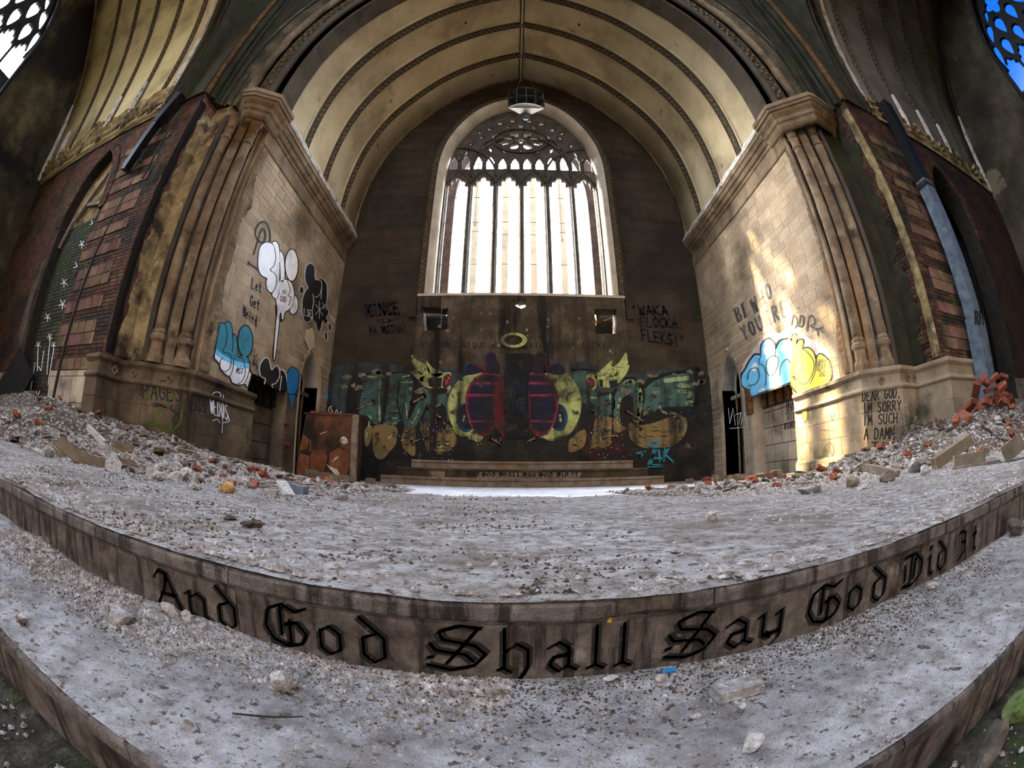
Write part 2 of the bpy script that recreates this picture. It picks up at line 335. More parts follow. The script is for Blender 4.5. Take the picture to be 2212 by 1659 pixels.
def dirt(x, y):          # windblown dust and debris lying on the platform
    d = 0
    l = max(0, -x-.6); d += min(.10, l*.012)
    r = max(0, x-2.6); d += min(.10, r*.010)
    edge = min(1, max(0, (y-.84)/.35))
    d += .010*noise.noise(Vector((x*1.1, y*1.1, 7)))
    back = 1 if y < 5.2+.25*noise.noise(Vector((x*2, 0, 3))) or abs(x-.6) > 3.1 else 0
    return max(0, (d*edge*min(1, (10.5-y)/3 if y > 7.5 else 1))) + (0 if back or y < 4.5 else -.03)
crust = ground(-9, 9.5, .803, 4.2, 520, 130, ZS+.002, .006, lambda x, y: .009*min(1, (y-.803)/.05)+dirt(x, y)*min(1, max(0, (y-.815)/.15)))
crust = carve(crust).build('dust_layer', m_dust, None, True); crust.parent = base; tag(crust, 'pale dust and dirt crust covering the chancel platform', None, None, 'stuff')
crust2 = carve(ground(-9, 9.5, 4.2, 11.5, 200, 90, ZS+.003, .008, dirt)).build('dust_layer', m_dust, None, True)
crust2.parent = base; tag(crust2, 'dust and plaster dirt drifted around the pale marble floor', None, None, 'stuff')
def tbank(x, y):
    return max(0, (y-.60)/.22)*(.008+.018*max(0, min(1, (-x+.05)/.7)))*(.7+.9*noise.noise(Vector((x*3.3, y*3.3, 2))))
tread = ground(-4.5, 4.8, .328, .838, 700, 44, ZT+.002, .003, tbank).build('dust_layer', m_tread, None, True)
tread.parent = lo_step; tread.location = (0, -.318, -ZT); tag(tread, 'gritty pale dust lying on the bottom step tread', None, None, 'stuff')
# pale marble tiles in front of the altar steps
tl = MB().box((0, 0, 0), (1, 1, 1)).mesh('marble_tile', m_tile)
for i in range(14):
    for j in range(12):
        x = -3.35+i*.56+(.28 if j % 2 else 0); y = 5.15+j*.45
        if y > 10.05 or x > 4.4: continue
        mobj('marble_tile', tl, base, (x, y, ZS-.012+R.uniform(-.001, .002)), (0, 0, 0), (.552, .442, .02))
# altar steps
alt = []
for (pL, pR, y, z0, z1, mt, lab) in (((821.5, 1025), (1435, 1025), 10.2, ZS, -.042, m_stepb, 'lowest pale altar step under the mural'),
                                ((857, 1010), (1400, 1010), 10.55, -.042, .18, m_burnt, 'scorched middle altar step with small gothic lettering'),
                                ((888, 994), (1368, 993.5), 10.9, .18, .385, m_stepb, 'top altar step below the black central stripe of the mural')):
    a, b = onY(pL, y).x, onY(pR, y).x
    e = empty('altar_step', (0, y, z1)); struct(e, lab)
    m = MB(); n = 5
    for i in range(n):
        u, v = a+(b-a)*i/n, a+(b-a)*(i+1)/n
        prof = [(YB-y, 0), (.01, 0), (0, -.012), (0, -.05), (.012, -.056), (.02, -.07), (.03, -.075), (.03, z0-z1-.005), (YB-y, z0-z1-.005)]
        MB().loft([[(u+.002, d, h) for d, h in prof], [(v-.002, d, h) for d, h in prof]], True, True).build('step_slab', mt, e)
    alt.append(e)
# ---------------------------------------------------------------- ashlar: coursed blocks over a mortar bed
cube = {}
def unit(mt, name):
    k = (mt.name, name)
    if k not in cube: cube[k] = MB().box((0, 0, 0), (1, 1, 1)).mesh(name, mt)
    return cube[k]
def ashlar(parent, mt, place, u0, u1, z0, z1, cut, heights=(.15, .29), widths=(.34, .62), depth=.03, gap=.011, keep=300, name='stone_block', seed=1, skip=None):
    """place(u, z) -> world point of the face; cut(z) -> openings [(ua, ub)] and limits (lo, hi) at that height"""
    rr = random.Random(seed); blocks = []; z = z0; c = 0
    while z < z1-.03:
        h = heights[c % len(heights)]*rr.uniform(.94, 1.06); c += 1; zt = min(z+h, z1)
        lo, hi, holes = cut((z+zt)/2)
        u = max(u0, lo)-rr.uniform(0, widths[1])
        while u < min(u1, hi):
            wd = rr.uniform(*widths); a, b = max(u, u0, lo), min(u+wd, u1, hi); u += wd
            segs = [(a, b)]
            for p, q in holes:
                ns = []
                for s, t in segs:
                    if t <= p or s >= q: ns.append((s, t)); continue
                    if s < p: ns.append((s, p))
                    if t > q: ns.append((q, t))
                segs = ns
            for s, t in segs:
                if t-s < .04 or (skip and skip((s+t)/2, (z+zt)/2)): continue
                blocks.append((s, t, z, zt))
        z = zt
    def size(k): p = place((k[0]+k[1])/2, (k[2]+k[3])/2); return -(k[1]-k[0])*(k[3]-k[2])/p.length_squared
    blocks.sort(key=size); rest = MB(); me = unit(mt, name)
    for i, (s, t, a, b) in enumerate(blocks):
        p0, px = place((s+t)/2, (a+b)/2), place((s+t)/2+.01, (a+b)/2); d = (px-p0).normalized(); ang = math.atan2(d.y, d.x)
        nrm = Vector((-d.y, d.x, 0)); prj = depth/2-rr.uniform(.0, .004)
        ctr = p0+nrm*prj
        if i < keep:
            mobj(name, me, parent, ctr, (0, 0, ang), (t-s-gap, depth, b-a-gap))
        else:
            rest.box(ctr, (t-s-gap, depth, b-a-gap), (0, 0, ang))
    if rest.v:
        o = rest.build(name+'s', mt, parent); tag(o, None, None, None, 'stuff')
    return len(blocks)
# ---------------------------------------------------------------- back wall with its great window
WO = cr([(3.1,9.8),(3.06,10.6),(2.87,11.5),(2.47,12.4),(1.92,13.2),(1.28,13.75),(.68,14.02),(0,14.2)], 3, False)
WX = .30
def wout(h, zb=5.2, s=1.0):
    k = h/3.1; q = 1-(3.1-h)/4.4
    R_ = [(h, zb), (h, 7.5)]+[(a*k, 9.8+(b-9.8)*q) for a, b in WO]
    return [(WX-a, b) for a, b in R_]+[(WX+a, b) for a, b in reversed(R_[:-1])]
def whalf(z, h=3.0):
    if z < 5.2: return 0
    if z < 9.8: return h
    k = h/3.1; q = 1-(3.1-h)/4.4
    T = [(9.8+(b-9.8)*q, a*k) for a, b in WO]
    return interp(z, T) if z < T[-1][0] else 0
xz = lambda v: (v.x, v.z)
hl = [xz(onY(p, YB)) for p in ((912, 664), (968, 668), (966, 712), (918, 716))]       # left hole
hr = [xz(onY(p, YB)) for p in ((1283, 668), (1331, 670), (1330, 722), (1286, 722))]   # right hole
hc = [xz(onY(p, YB)) for p in ((1107, 648), (1136, 647), (1134, 664), (1124, 668), (1110, 660))]
def rough_loop(L, seed, amp=.035, n=6):
    out = []
    for (a, b), (c, d) in zip(L, L[1:]+L[:1]):
        for i in range(n):
            t = i/n; out.append((a+(c-a)*t+noise.noise(Vector((a*9+t*7, b*5, seed)))*amp, b+(d-b)*t+noise.noise(Vector((a*7, b*9+t*7, seed+4)))*amp))
    return out
outer = [(XL-.3, ZS-.2), (XR+.3, ZS-.2)]+[(XC-a*1.04, SP+b*1.03) for a, b in vprof(0)]
holes = [wout(2.72), rough_loop(hl, 1), rough_loop(hr, 2, .02), rough_loop(hc, 3, .05)]
back = MB().plate([outer]+holes, lambda u, v, d: Vector((u, YB+.006+d, v)), .44).build('wall_back', m_mortb); struct(back, 'sooty, shade-darkened back wall of the chancel around the great window')
plL = onY((905, 640), YB).x; plR = onY((1346, 640), YB).x
ZM = 2.72                                                  # top of the painted zone
def cutB(z):
    hw = min(halfw(z)-.02, 9); lo, hi = max(XL, XC-hw) if z > SP else XL, min(XR, XC+hw) if z > SP else XR
    hs = []
    if z > 5.2: hs.append((WX-whalf(z, 2.9), WX+whalf(z, 2.9)))
    else: hs.append((plL, plR))
    return lo, hi, hs
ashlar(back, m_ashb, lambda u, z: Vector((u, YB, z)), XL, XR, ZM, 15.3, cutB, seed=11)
# projecting bare panel under the window and the painted plaster base
panel = MB().plate([[(plL, ZM-.1), (plL, 5.2), (plR, 5.2), (plR, ZM-.1)]]+holes[1:], lambda u, v, d: Vector((u, YB-.05+d, v)), .078).build('bare_panel', m_wallp, back)
top = [(XL, ZS-.1)]+[(XL+(XR-XL)*i/60, ZM+.05+.10*noise.noise(Vector((i*.35, 3, 1)))+.05*noise.noise(Vector((i*1.3, 9, 1)))) for i in range(61)]+[(XR, ZS-.1)]
paintbase = MB().plate([top], lambda u, v, d: Vector((u, YB-.062+d, v)), .07).build('painted_plaster', m_under, back)
m_scrap = M('dirty_plaster_scrap', [(.05,.04,.028),(.15,.12,.085),(.30,.25,.19)], 6, .95, .5, 30)
# surviving pale plaster scraps along the top of the painted zone
for i in range(20):
    x = R.choice([R.uniform(XL+.15, plL+.3), R.uniform(plR-.2, XR-.15)]); z = ZM+R.uniform(-.45, .22); a = R.uniform(.06, .24); b = R.uniform(.03, .10)
    L = [(x+a*math.cos(t*.5236)*R.uniform(.7, 1.15), z+b*math.sin(t*.5236)*R.uniform(.6, 1.2)) for t in range(12)]
    L = [(a_+.5*noise.noise(Vector((a_*9, b_*9, 1)))*.12, b_+noise.noise(Vector((a_*9, b_*9, 7)))*.06) for a_, b_ in L]
    MB().plate([L], lambda u, v, d: Vector((u, YB-.076+d, v)), .016).build('plaster_scrap', m_scrap, back)
for i in range(22):
    x = R.uniform(plL+.6, plR-.5); z = R.uniform(3.1, 4.6); a = R.uniform(.02, .06)
    L = [(x+a*math.cos(t*.785)*R.uniform(.7, 1.2), z+a*math.sin(t*.785)*R.uniform(.7, 1.3)) for t in range(8)]
    MB().plate([L], lambda u, v, d: Vector((u, YB-.062+d, v)), .014).build('plaster_scrap', m_scrap, back)
# recesses behind the two ragged holes, their darkness painted black
for L, nm in ((hl, 0), (hr, 1)):
    xs = [p[0] for p in L]; zs = [p[1] for p in L]; x0, x1, z0, z1 = min(xs)-.15, max(xs)+.15, min(zs)-.15, max(zs)+.15
    b = MB()
    b.bx(x0-.05, x0, YB+.4, YB+1.1, z0, z1); b.bx(x1, x1+.05, YB+.4, YB+1.1, z0, z1); b.bx(x0, x1, YB+1.1, YB+1.15, z0, z1); b.bx(x0, x1, YB+.4, YB+1.1, z0-.05, z0)
    b.build('dark_recess_lining', m_black, back)
    MB().bx(x0+.05, x1-.05, YB+.5, YB+.55, z1-.34, z1-.30).build('iron_bar', m_rust if nm else m_iron, back)
    if nm:
        MB().tube([(x0+.1, YB+.45, z1-.5), (x1-.1, YB+.5, z1-.2)], .015).build('iron_rod', m_rust, back)
        MB().bx(x0+.3, x0+.42, YB+.45, YB+.6, z1-.45, z1-.05).build('iron_bar', m_rust, back)
# the sill course
struct(tag(MB().bx(plL-.05, plR+.05, YB-.075, YB+.46, 5.12, 5.2).build('window_sill', m_reveal, None), 'thin stone sill course under the great window'))
for s in (-1, 1):
    x = WX+s*3.16
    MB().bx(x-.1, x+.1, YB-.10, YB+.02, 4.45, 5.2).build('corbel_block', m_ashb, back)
# ---------------------------------------------------------------- the great window
win = empty('window_1', (WX, YB, 5.2)); struct(win, 'great pointed traceried window glowing white in the back wall')
win.matrix_world = Matrix.Identity(4)
def loop3(h, y): return [(a, y, b) for a, b in wout(h)]
MB().loft([loop3(2.86, YB-.09), loop3(2.74, YB-.09), loop3(2.70, YB+.02), loop3(2.64, YB+.06), loop3(2.62, YB+.42)]).build('reveal', m_reveal, win, True)
MB().loft([loop3(3.14, YB+.02), loop3(3.14, YB-.05), loop3(3.08, YB-.11), loop3(3.05, YB-.06), loop3(2.90, YB-.06), loop3(2.88, YB-.11), loop3(2.86, YB-.09)]).build('carved_surround', m_rib, win)
def leaves(path, wdt, nrm, step_, size, seed):
    """vine leaves running along a 3D path"""
    rr = random.Random(seed); m = MB(); acc = 0; side = 1
    for a, b in zip(path[:-1], path[1:]):
        a, b = Vector(a), Vector(b); L = (b-a).length
        if L < 1e-6: continue
        t = (b-a)/L; n = nrm(a); n = (n-t*n.dot(t)).normalized(); c = t.cross(n)
        while acc < L:
            p = a+t*acc+c*side*wdt*.25; s = size*rr.uniform(.8, 1.2); q = rr.uniform(-.6, .6)+side*.7
            d1 = t*math.cos(q)+c*math.sin(q); d2 = n.cross(d1)
            pts = [p+d1*s*math.cos(k*math.pi/3)*(1 if k % 2 == 0 else .55)+d2*s*.75*math.sin(k*math.pi/3)*(1 if k % 2 == 0 else .6) for k in range(6)]
            m.add(pts+[p+n*s*.55], [(k, (k+1) % 6, 6) for k in range(6)])
            acc += step_*rr.uniform(.85, 1.15); side = -side
        acc -= L
    return m
o = leaves(loop3(2.975, YB-.06), .15, lambda p: Vector((0, -1, 0)), .085, .062, 5).build('vine_carving', m_leaf, win); tag(o, 'carved vine leaves', None, None, 'stuff')
YT0, YT1 = YB+.40, YB+.58
MX = [WX+(-2.62+i*5.24/6) for i in range(7)]
for i, x in enumerate(MX):
    hw = .095
    prof = [(-hw, .05), (-hw*.45, -.02), (-hw*.45, -.09), (hw*.45, -.09), (hw*.45, -.02), (hw, .05), (hw, .18), (-hw, .18)]
    MB().loft([[(x+a, YT0+b, 5.2) for a, b in prof], [(x+a, YT0+b, 9.55) for a, b in prof]], True, True).build('mullion', m_tracery, win)
def cusped(cx, z0, z1, hw, ht, ogee=True, n=5):
    """light with a cusped head: straight sides to z1, head ht tall"""
    L = [(cx-hw, z0), (cx+hw, z0), (cx+hw, z1)]
    K = [(1.0,.0),(.98,.22),(.84,.36),(.62,.34),(.66,.50),(.60,.66),(.40,.74),(.26,.70),(.22,.84),(.0,1.0)]
    Rr = [(hw*a, ht*b) for a, b in K]
    L += [(cx+a, z1+b) for a, b in Rr[1:]]; L += [(cx-a, z1+b) for a, b in reversed(Rr[:-1])]
    return L
def ogee_out(cx, z1, hw, ht): return [(cx-hw, z1), (cx+hw, z1), (cx+hw, z1+ht*.45), (cx+hw*.55, z1+ht*.9), (cx, z1+ht*1.16), (cx-hw*.55, z1+ht*.9), (cx-hw, z1+ht*.45)]
for i in range(6):
    cx = (MX[i]+MX[i+1])/2; hw = (MX[1]-MX[0])/2
    hole = cusped(cx, 9.3, 9.42, hw*.84, .62)[1:]
    hole = [(cx-hw*.84, 9.26)]+[(cx+hw*.84, 9.26)]+hole[1:]
    out = [(cx-hw, 9.2), (cx-hw*.84, 9.2), (cx-hw*.84, 9.26)]
    # head frame as a plate with its cusped opening cut from below
    half = [(hw, 9.2), (hw, 9.72), (hw*.62, 10.02), (hw*.25, 10.17), (0, 10.34)]
    inn = [(cx+a, b) for a, b in ([(hw*.84, 9.2)])]
    K = cusped(0, 0, 9.42, hw*.84, .62)[2:]
    outl = [(cx+a, b) for a, b in half]+[(cx-a, b) for a, b in reversed(half[:-1])]+[(cx-hw*.84, 9.2)]+[(cx+a, b) for a, b in reversed(K)]+[(cx+hw*.84, 9.2)]
    MB().plate([outl], lambda u, v, d: Vector((u, YT0+.02+d, v)), .13).build('light_head', m_tracery, win)
    MB().tube([(cx+a, YT0, b) for a, b in [(-hw, 9.68), (-hw*.62, 10.0), (-hw*.25, 10.17), (0, 10.34), (hw*.25, 10.17), (hw*.62, 10.0), (hw, 9.68)]], .035, 6).build('hood_roll', m_tracery, win, True)
# upper tracery: one pierced stone screen
def petal(cx, cz, ang, r0, r1, wd, sx=1.0):
    L = []
    for k in range(14):
        t = k/14*2*math.pi; a = (r0+r1)/2+(r1-r0)/2*math.cos(t); b = wd*math.sin(t)*(.65+.35*math.cos(t))
        L.append((cx+(a*math.cos(ang)-b*math.sin(ang))*sx, cz+a*math.sin(ang)+b*math.cos(ang)))
    return L
def foil(cx, cz, r, n, ph=0, sx=1.0):
    return [(cx+sx*r*(.62+.38*abs(math.cos(n/2*(t-ph))))*math.cos(t), cz+r*(.62+.38*abs(math.cos(n/2*(t-ph))))*math.sin(t)) for t in [k*2*math.pi/(n*6) for k in range(n*6)]]
top_in = [(a, b) for a, b in wout(2.64) if b > 9.75]
base_l = []
hw = (MX[1]-MX[0])/2
for i in range(5, -1, -1):
    cx = (MX[i]+MX[i+1])/2
    base_l += [(cx+hw*.98, 9.72), (cx+hw*.6, 10.03), (cx, 10.34), (cx-hw*.6, 10.03), (cx-hw*.98, 9.72)]
hol = []
for i in range(12):
    cx = WX-2.62+(i+.5)*5.24/12; dist = abs(i-5.5); up = .10 if i % 2 == (0 if i < 6 else 1) else 0.0
    lowz = 10.36 if 1 else 0
    topz = 10.62+.04*dist*(.0 if dist < 1.6 else 1)
    if dist > 5: topz -= .12
    L = cusped(cx, lowz, topz, .155, .36); hol.append(L)
for k in range(8):
    hol.append(petal(WX, 11.86, math.pi/8+k*math.pi/4, .16, .50, .13, 1.75))
hol.append(foil(WX, 11.86, .15, 4, 0, 1.3))
hol.append(petal(WX, 12.35, math.pi/2, .10, .46, .13)); hol.append(petal(WX, 11.22, math.pi/2, .0, .2, .07))
for s in (-1, 1):
    for (dx, dz, an, l, wd) in ((1.12, 11.36, 1.25, .34, .09), (1.42, 11.55, 1.9, .36, .09), (1.62, 11.12, 1.3, .30, .085), (1.98, 11.2, 1.95, .34, .085), (2.22, 10.95, 1.45, .26, .07), (.62, 11.24, .6, .22, .07), (1.0, 12.1, 2.2, .3, .10), (.48, 12.62, 2.4, .26, .08), (1.46, 12.05, 2.2, .24, .08), (1.85, 11.66, 2.0, .24, .07)):
        hol.append(petal(WX+s*dx, dz, an if s > 0 else math.pi-an, -l/2, l/2, wd))
    for (dx, dz, r) in ((.32, 13.02, .13), (.78, 12.86, .13), (1.17, 12.52, .12), (1.52, 12.34, .10), (.30, 13.36, .07)):
        hol.append(foil(WX+s*dx, dz, r, 3, 1.57))
MB().plate([top_in+base_l]+hol, lambda u, v, d: Vector((u, YT0+.03+d, v)), .12).build('tracery_screen', m_tracery, win)
for L in hol:
    c = [(x, YT0+.025, z) for x, z in L]; MB().tube(c+c[:1], .020, 4).build('tracery_roll', m_tracery, win, True)
for s in (-1, 1):                                     # the big intersecting ribs
    for a0, a1, hh in ((2.62-.87, .25, 2.05), (.87, 2.35, 1.5), (1.75, .95, 1.95)):
        pts = [(WX+s*(a0+(a1-a0)*(1-math.cos(t*math.pi/2/8))), YT0-.01, 10.0+hh*math.sin(t*math.pi/2/8)) for t in range(9)]
        MB().tube(pts, .045, 6).build('tracery_rib', m_tracery, win, True)
MB().tube([(WX+1.02*math.cos(t*math.pi/10), YT0-.01, 11.86+.66*math.sin(t*math.pi/10)) for t in range(21)], .05, 6).build('rose_ring', m_tracery, win, True)
for z in (6.45, 7.55, 8.05, 9.1):
    for i in range(6):
        if (i, z) in ((5, 7.55), (0, 7.55)): continue
        zz = z+(.12 if i in (0, 1, 4, 5) and z == 7.55 else 0)
        MB().tube([(MX[i], YT0+.09, zz), (MX[i+1], YT0+.09, zz)], .011, 5).build('saddle_bar', m_iron, win)
# beyond the window: a brick screen wall with a pointed opening and four plain posts
def arch_open(h, zb, zsp, ap):
    L = [(h, zb), (h, zsp)]+[(h*math.cos(t*math.pi/16)**.9, zsp+(ap-zsp)*math.sin(t*math.pi/16)) for t in range(1, 8)]+[(0, ap)]
    return [(WX+.04-a, b) for a, b in L]+[(WX+.04+a, b) for a, b in reversed(L[:-1])]
screen = MB().plate([[(-6, -.6), (6.6, -.6), (6.6, 19), (-6, 19)], arch_open(2.5, 4.9, 9.9, 13.4)], lambda u, v, d: Vector((u, 13.35+d, v)), .35).build('wall_outer', m_brick); struct(screen, 'brick screen wall outside the great window')
for px in (1020, 1089.4, 1154, 1221):
    x = onY((px, 632), 13.5).x
    MB().box((x, 13.52, 9.2), (.22, .22, 8.8)).build('stone_post', m_outst, screen)
ld = empty('ladder', (onY((1159, 632), 13.9).x, 13.9, 5.0)); tag(ld, 'thin metal ladder standing outside the great window', 'ladder')
lw = .26
for s in (-1, 1): MB().tube([(s*lw, 0, -.2), (s*lw, 0, 2.45)], .012, 6).build('rail', m_iron, ld)
for z in (.55, 1.15, 1.75): MB().tube([(-lw, 0, z), (lw, 0, z)], .011, 6).build('rung', m_iron, ld)
lg = MB().bx(-2.2, 2.8, 13.7, 14.3, 4.6, 4.8).build('ledge', m_outst, screen)
# ---------------------------------------------------------------- chancel vault
def shell(rows_fn, ys):
    m = MB(); m.loft([rows_fn(y) for y in ys], True, True); return m
vault = shell(lambda y: archXZ(0, y)+list(reversed(archXZ(.35, y))), [5.45+.05, 6.08, 7.2, 8.65, 10.2, YB+.3]).build('ceiling', m_vault, None, True); struct(vault, 'yellowish plaster chancel vault with carved ribs')
for p in vault.data.polygons: p.use_smooth = True
for y in (7.2, 8.65, 10.2):
    m = MB(); wd = .13
    m.loft([archXZ(.02, y-wd), archXZ(-.025, y-wd), archXZ(-.05, y-wd+.03), archXZ(-.03, y-wd+.06), archXZ(-.035, y+wd-.04), archXZ(-.06, y+wd-.02), archXZ(-.05, y+wd), archXZ(.02, y+wd)])
    rb = m.build('rib', m_rib, vault)
    MB().loft([archXZ(.02, y-wd-.10), archXZ(-.03, y-wd-.08), archXZ(-.035, y-wd-.02), archXZ(.0, y-wd)]).build('rib_roll', m_vault, rb, True)
    a = archXZ(-.035, y+.02)
    o = leaves(a, .14, lambda p: (Vector((XC, p.y, SP+1.5))-p).normalized(), .095, .07, int(y*10)).build('vine_carving', m_leaf, rb); tag(o, None, None, None, 'stuff')
MB().loft([archXZ(.02, YB-.16), archXZ(-.03, YB-.14), archXZ(-.03, YB-.06), archXZ(.02, YB+.02)]).build('wall_rib', m_trim, vault, True)
for s in (-1, 1): MB().box((XC+s*.055, (6.08+YB)/2, SP+8.06), (.05, YB-6.0, .10)).build('ridge_beam', m_rib, vault)
MB().box((XC, (6.08+YB)/2, SP+8.05), (.07, YB-6.0, .16)).build('ridge_beam', m_vault, vault)
for y in (7.2, 8.65, 10.2): MB().lathe((XC, y), [(.05, SP+7.93), (.10, SP+7.96), (.10, SP+8.1)], 10).build('ridge_boss', m_leaf, vault)
for px in ((1006, 47), (1251, 51)):
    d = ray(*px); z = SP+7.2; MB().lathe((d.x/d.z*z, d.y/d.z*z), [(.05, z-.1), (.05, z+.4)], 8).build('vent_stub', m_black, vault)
# ---------------------------------------------------------------- chancel arch: dark voussoirs, rolls and a vine band
arch = empty('trim_1', (0, 0, 0)); struct(arch, 'tall pointed chancel arch with dark voussoirs, rolls and vine band')
NA = len(archXZ(0, 0)); ks = list(range(0, NA-2, 3))+[NA-1]
for a, b in zip(ks[:-1], ks[1:]):
    g = lambda o, y: [Vector(q) for q in archXZ(o, y)[a:b+1]]
    def shrink(L):
        L = [q.copy() for q in L]; L[0] = L[0]+(L[1]-L[0]).normalized()*.006; L[-1] = L[-1]+(L[-2]-L[-1]).normalized()*.006; return L
    MB().loft([shrink(g(.25, 6.06)), shrink(g(-.02, 6.06)), shrink(g(-.03, 6.0)), shrink(g(-.03, 5.47)), shrink(g(.0, 5.42)), shrink(g(.25, 5.42))], True, True).build('voussoir', m_band, arch)
MB().loft([archXZ(.2, 6.0), archXZ(.012, 6.0), archXZ(.012, 5.45), archXZ(.2, 5.45)]).build('mortar_bed', m_mort, arch)
def roll(o, y, r, n=8):
    return [archXZ(o+r*math.cos(t*2*math.pi/n), y+r*math.sin(t*2*math.pi/n)) for t in range(n+1)]
def jag(rows, amp, seed):
    return [[tuple(c+noise.noise(Vector((p[0]*6+k, p[2]*6+seed, p[1]*6)))*amp for k, c in enumerate(p)) for p in row] for row in rows]
MB().loft([archXZ(.0, 5.43), archXZ(.10, 5.43), archXZ(.12, 5.50), archXZ(.22, 5.50)]).build('hollow', m_moss, arch, True)
MB().loft(roll(.25, 5.33, .105)).build('roll_moulding', m_band, arch, True)
MB().loft([archXZ(.34, 5.40), archXZ(.40, 5.34), archXZ(.62, 5.22), archXZ(.66, 5.26)]).build('vine_band', m_rib, arch)
o = leaves(archXZ(.51, 5.265), .2, lambda p: Vector((-.35*(p.x-XC)/5, -.9, -.1)).normalized(), .12, .10, 77).build('vine_carving', m_leaf, arch); tag(o, None, None, None, 'stuff')
MB().loft(jag(roll(.78, 5.12, .125), .04, 3)).build('roll_moulding', m_trim, arch, True)
MB().loft(jag([archXZ(.88, 5.16), archXZ(.95, 5.02), archXZ(1.06, 5.0), archXZ(1.12, 4.92), archXZ(1.2, 4.98), archXZ(1.3, 4.86)], .02, 5)).build('outer_moulding', m_archd, arch, True)
MB().loft([archXZ(.15, 5.52), archXZ(.9, 5.40), archXZ(1.35, 5.2)]).build('arch_backing', m_moss, arch)
# wall above the arch and the mossy crossing piers rising at its corners
sp_out = [(-6.75, SP), (-6.75, 17), (7.3, 17), (7.3, SP)]
ap = [(XC+a, SP+b) for a, b in vprof(1.22)]
spw = MB().plate([[(-6.75, 17), (-6.75, SP-.02)]+[(a, b) for a, b in ap]+[(7.3, SP-.02), (7.3, 17)]], lambda u, v, d: Vector((u, 4.9+d, v)), .5).build('wall_front', m_moss); struct(spw, 'dark mossy wall above the chancel arch')
CPL, CPR = (-6.62, 4.32), (7.22, 4.10)          # crossing pier corners
def vstrip(pts, z0, z1, nm, mt, parent, ring=True, amp=.0, dz=.35):
    n = max(1, int((z1-z0)/dz)); rows = []
    for i in range(n+1):
        z = z0+(z1-z0)*i/n
        rows.append([(x+noise.noise(Vector((x*3, z*2.1, k)))*amp, y+noise.noise(Vector((y*3, z*2.1, k+9)))*amp, z) for k, (x, y) in enumerate(pts)])
    return MB().loft(rows, ring, ring).build(nm, mt, parent)
def circ(c, r, n=10): return [(c[0]+r*math.cos(k*2*math.pi/n), c[1]+r*math.sin(k*2*math.pi/n)) for k in range(n)]
for s, cp, wy in ((-1, CPL, 4.4), (1, CPR, 4.2)):
    e = empty('crossing_pier', (cp[0], cp[1], SP)); struct(e, 'mossy upper crossing pier above the %s brick transept wall' % ('left-hand striped' if s < 0 else 'dark red'))
    e.matrix_world = Matrix.Identity(4)
    x = cp[0]
    vstrip([(x, cp[1]), (x, 5.2), (x+s*1.2, 5.2), (x+s*1.2, wy)], SP, 16.5, 'pier_core', m_moss, e, True, .03)
    for k, (dx, dy, r, mt) in enumerate(((-.02, .10, .07, m_rust), (-.05, .30, .09, m_moss), (-.06, .50, .07, m_moss), (-.22, .72, .08, m_moss), (-.42, .74, .07, m_moss))):
        vstrip(circ((x+s*dx, cp[1]+dy), r), SP+.02, 16.5, 'pier_roll', mt if k else m_rust, e, True, .03)
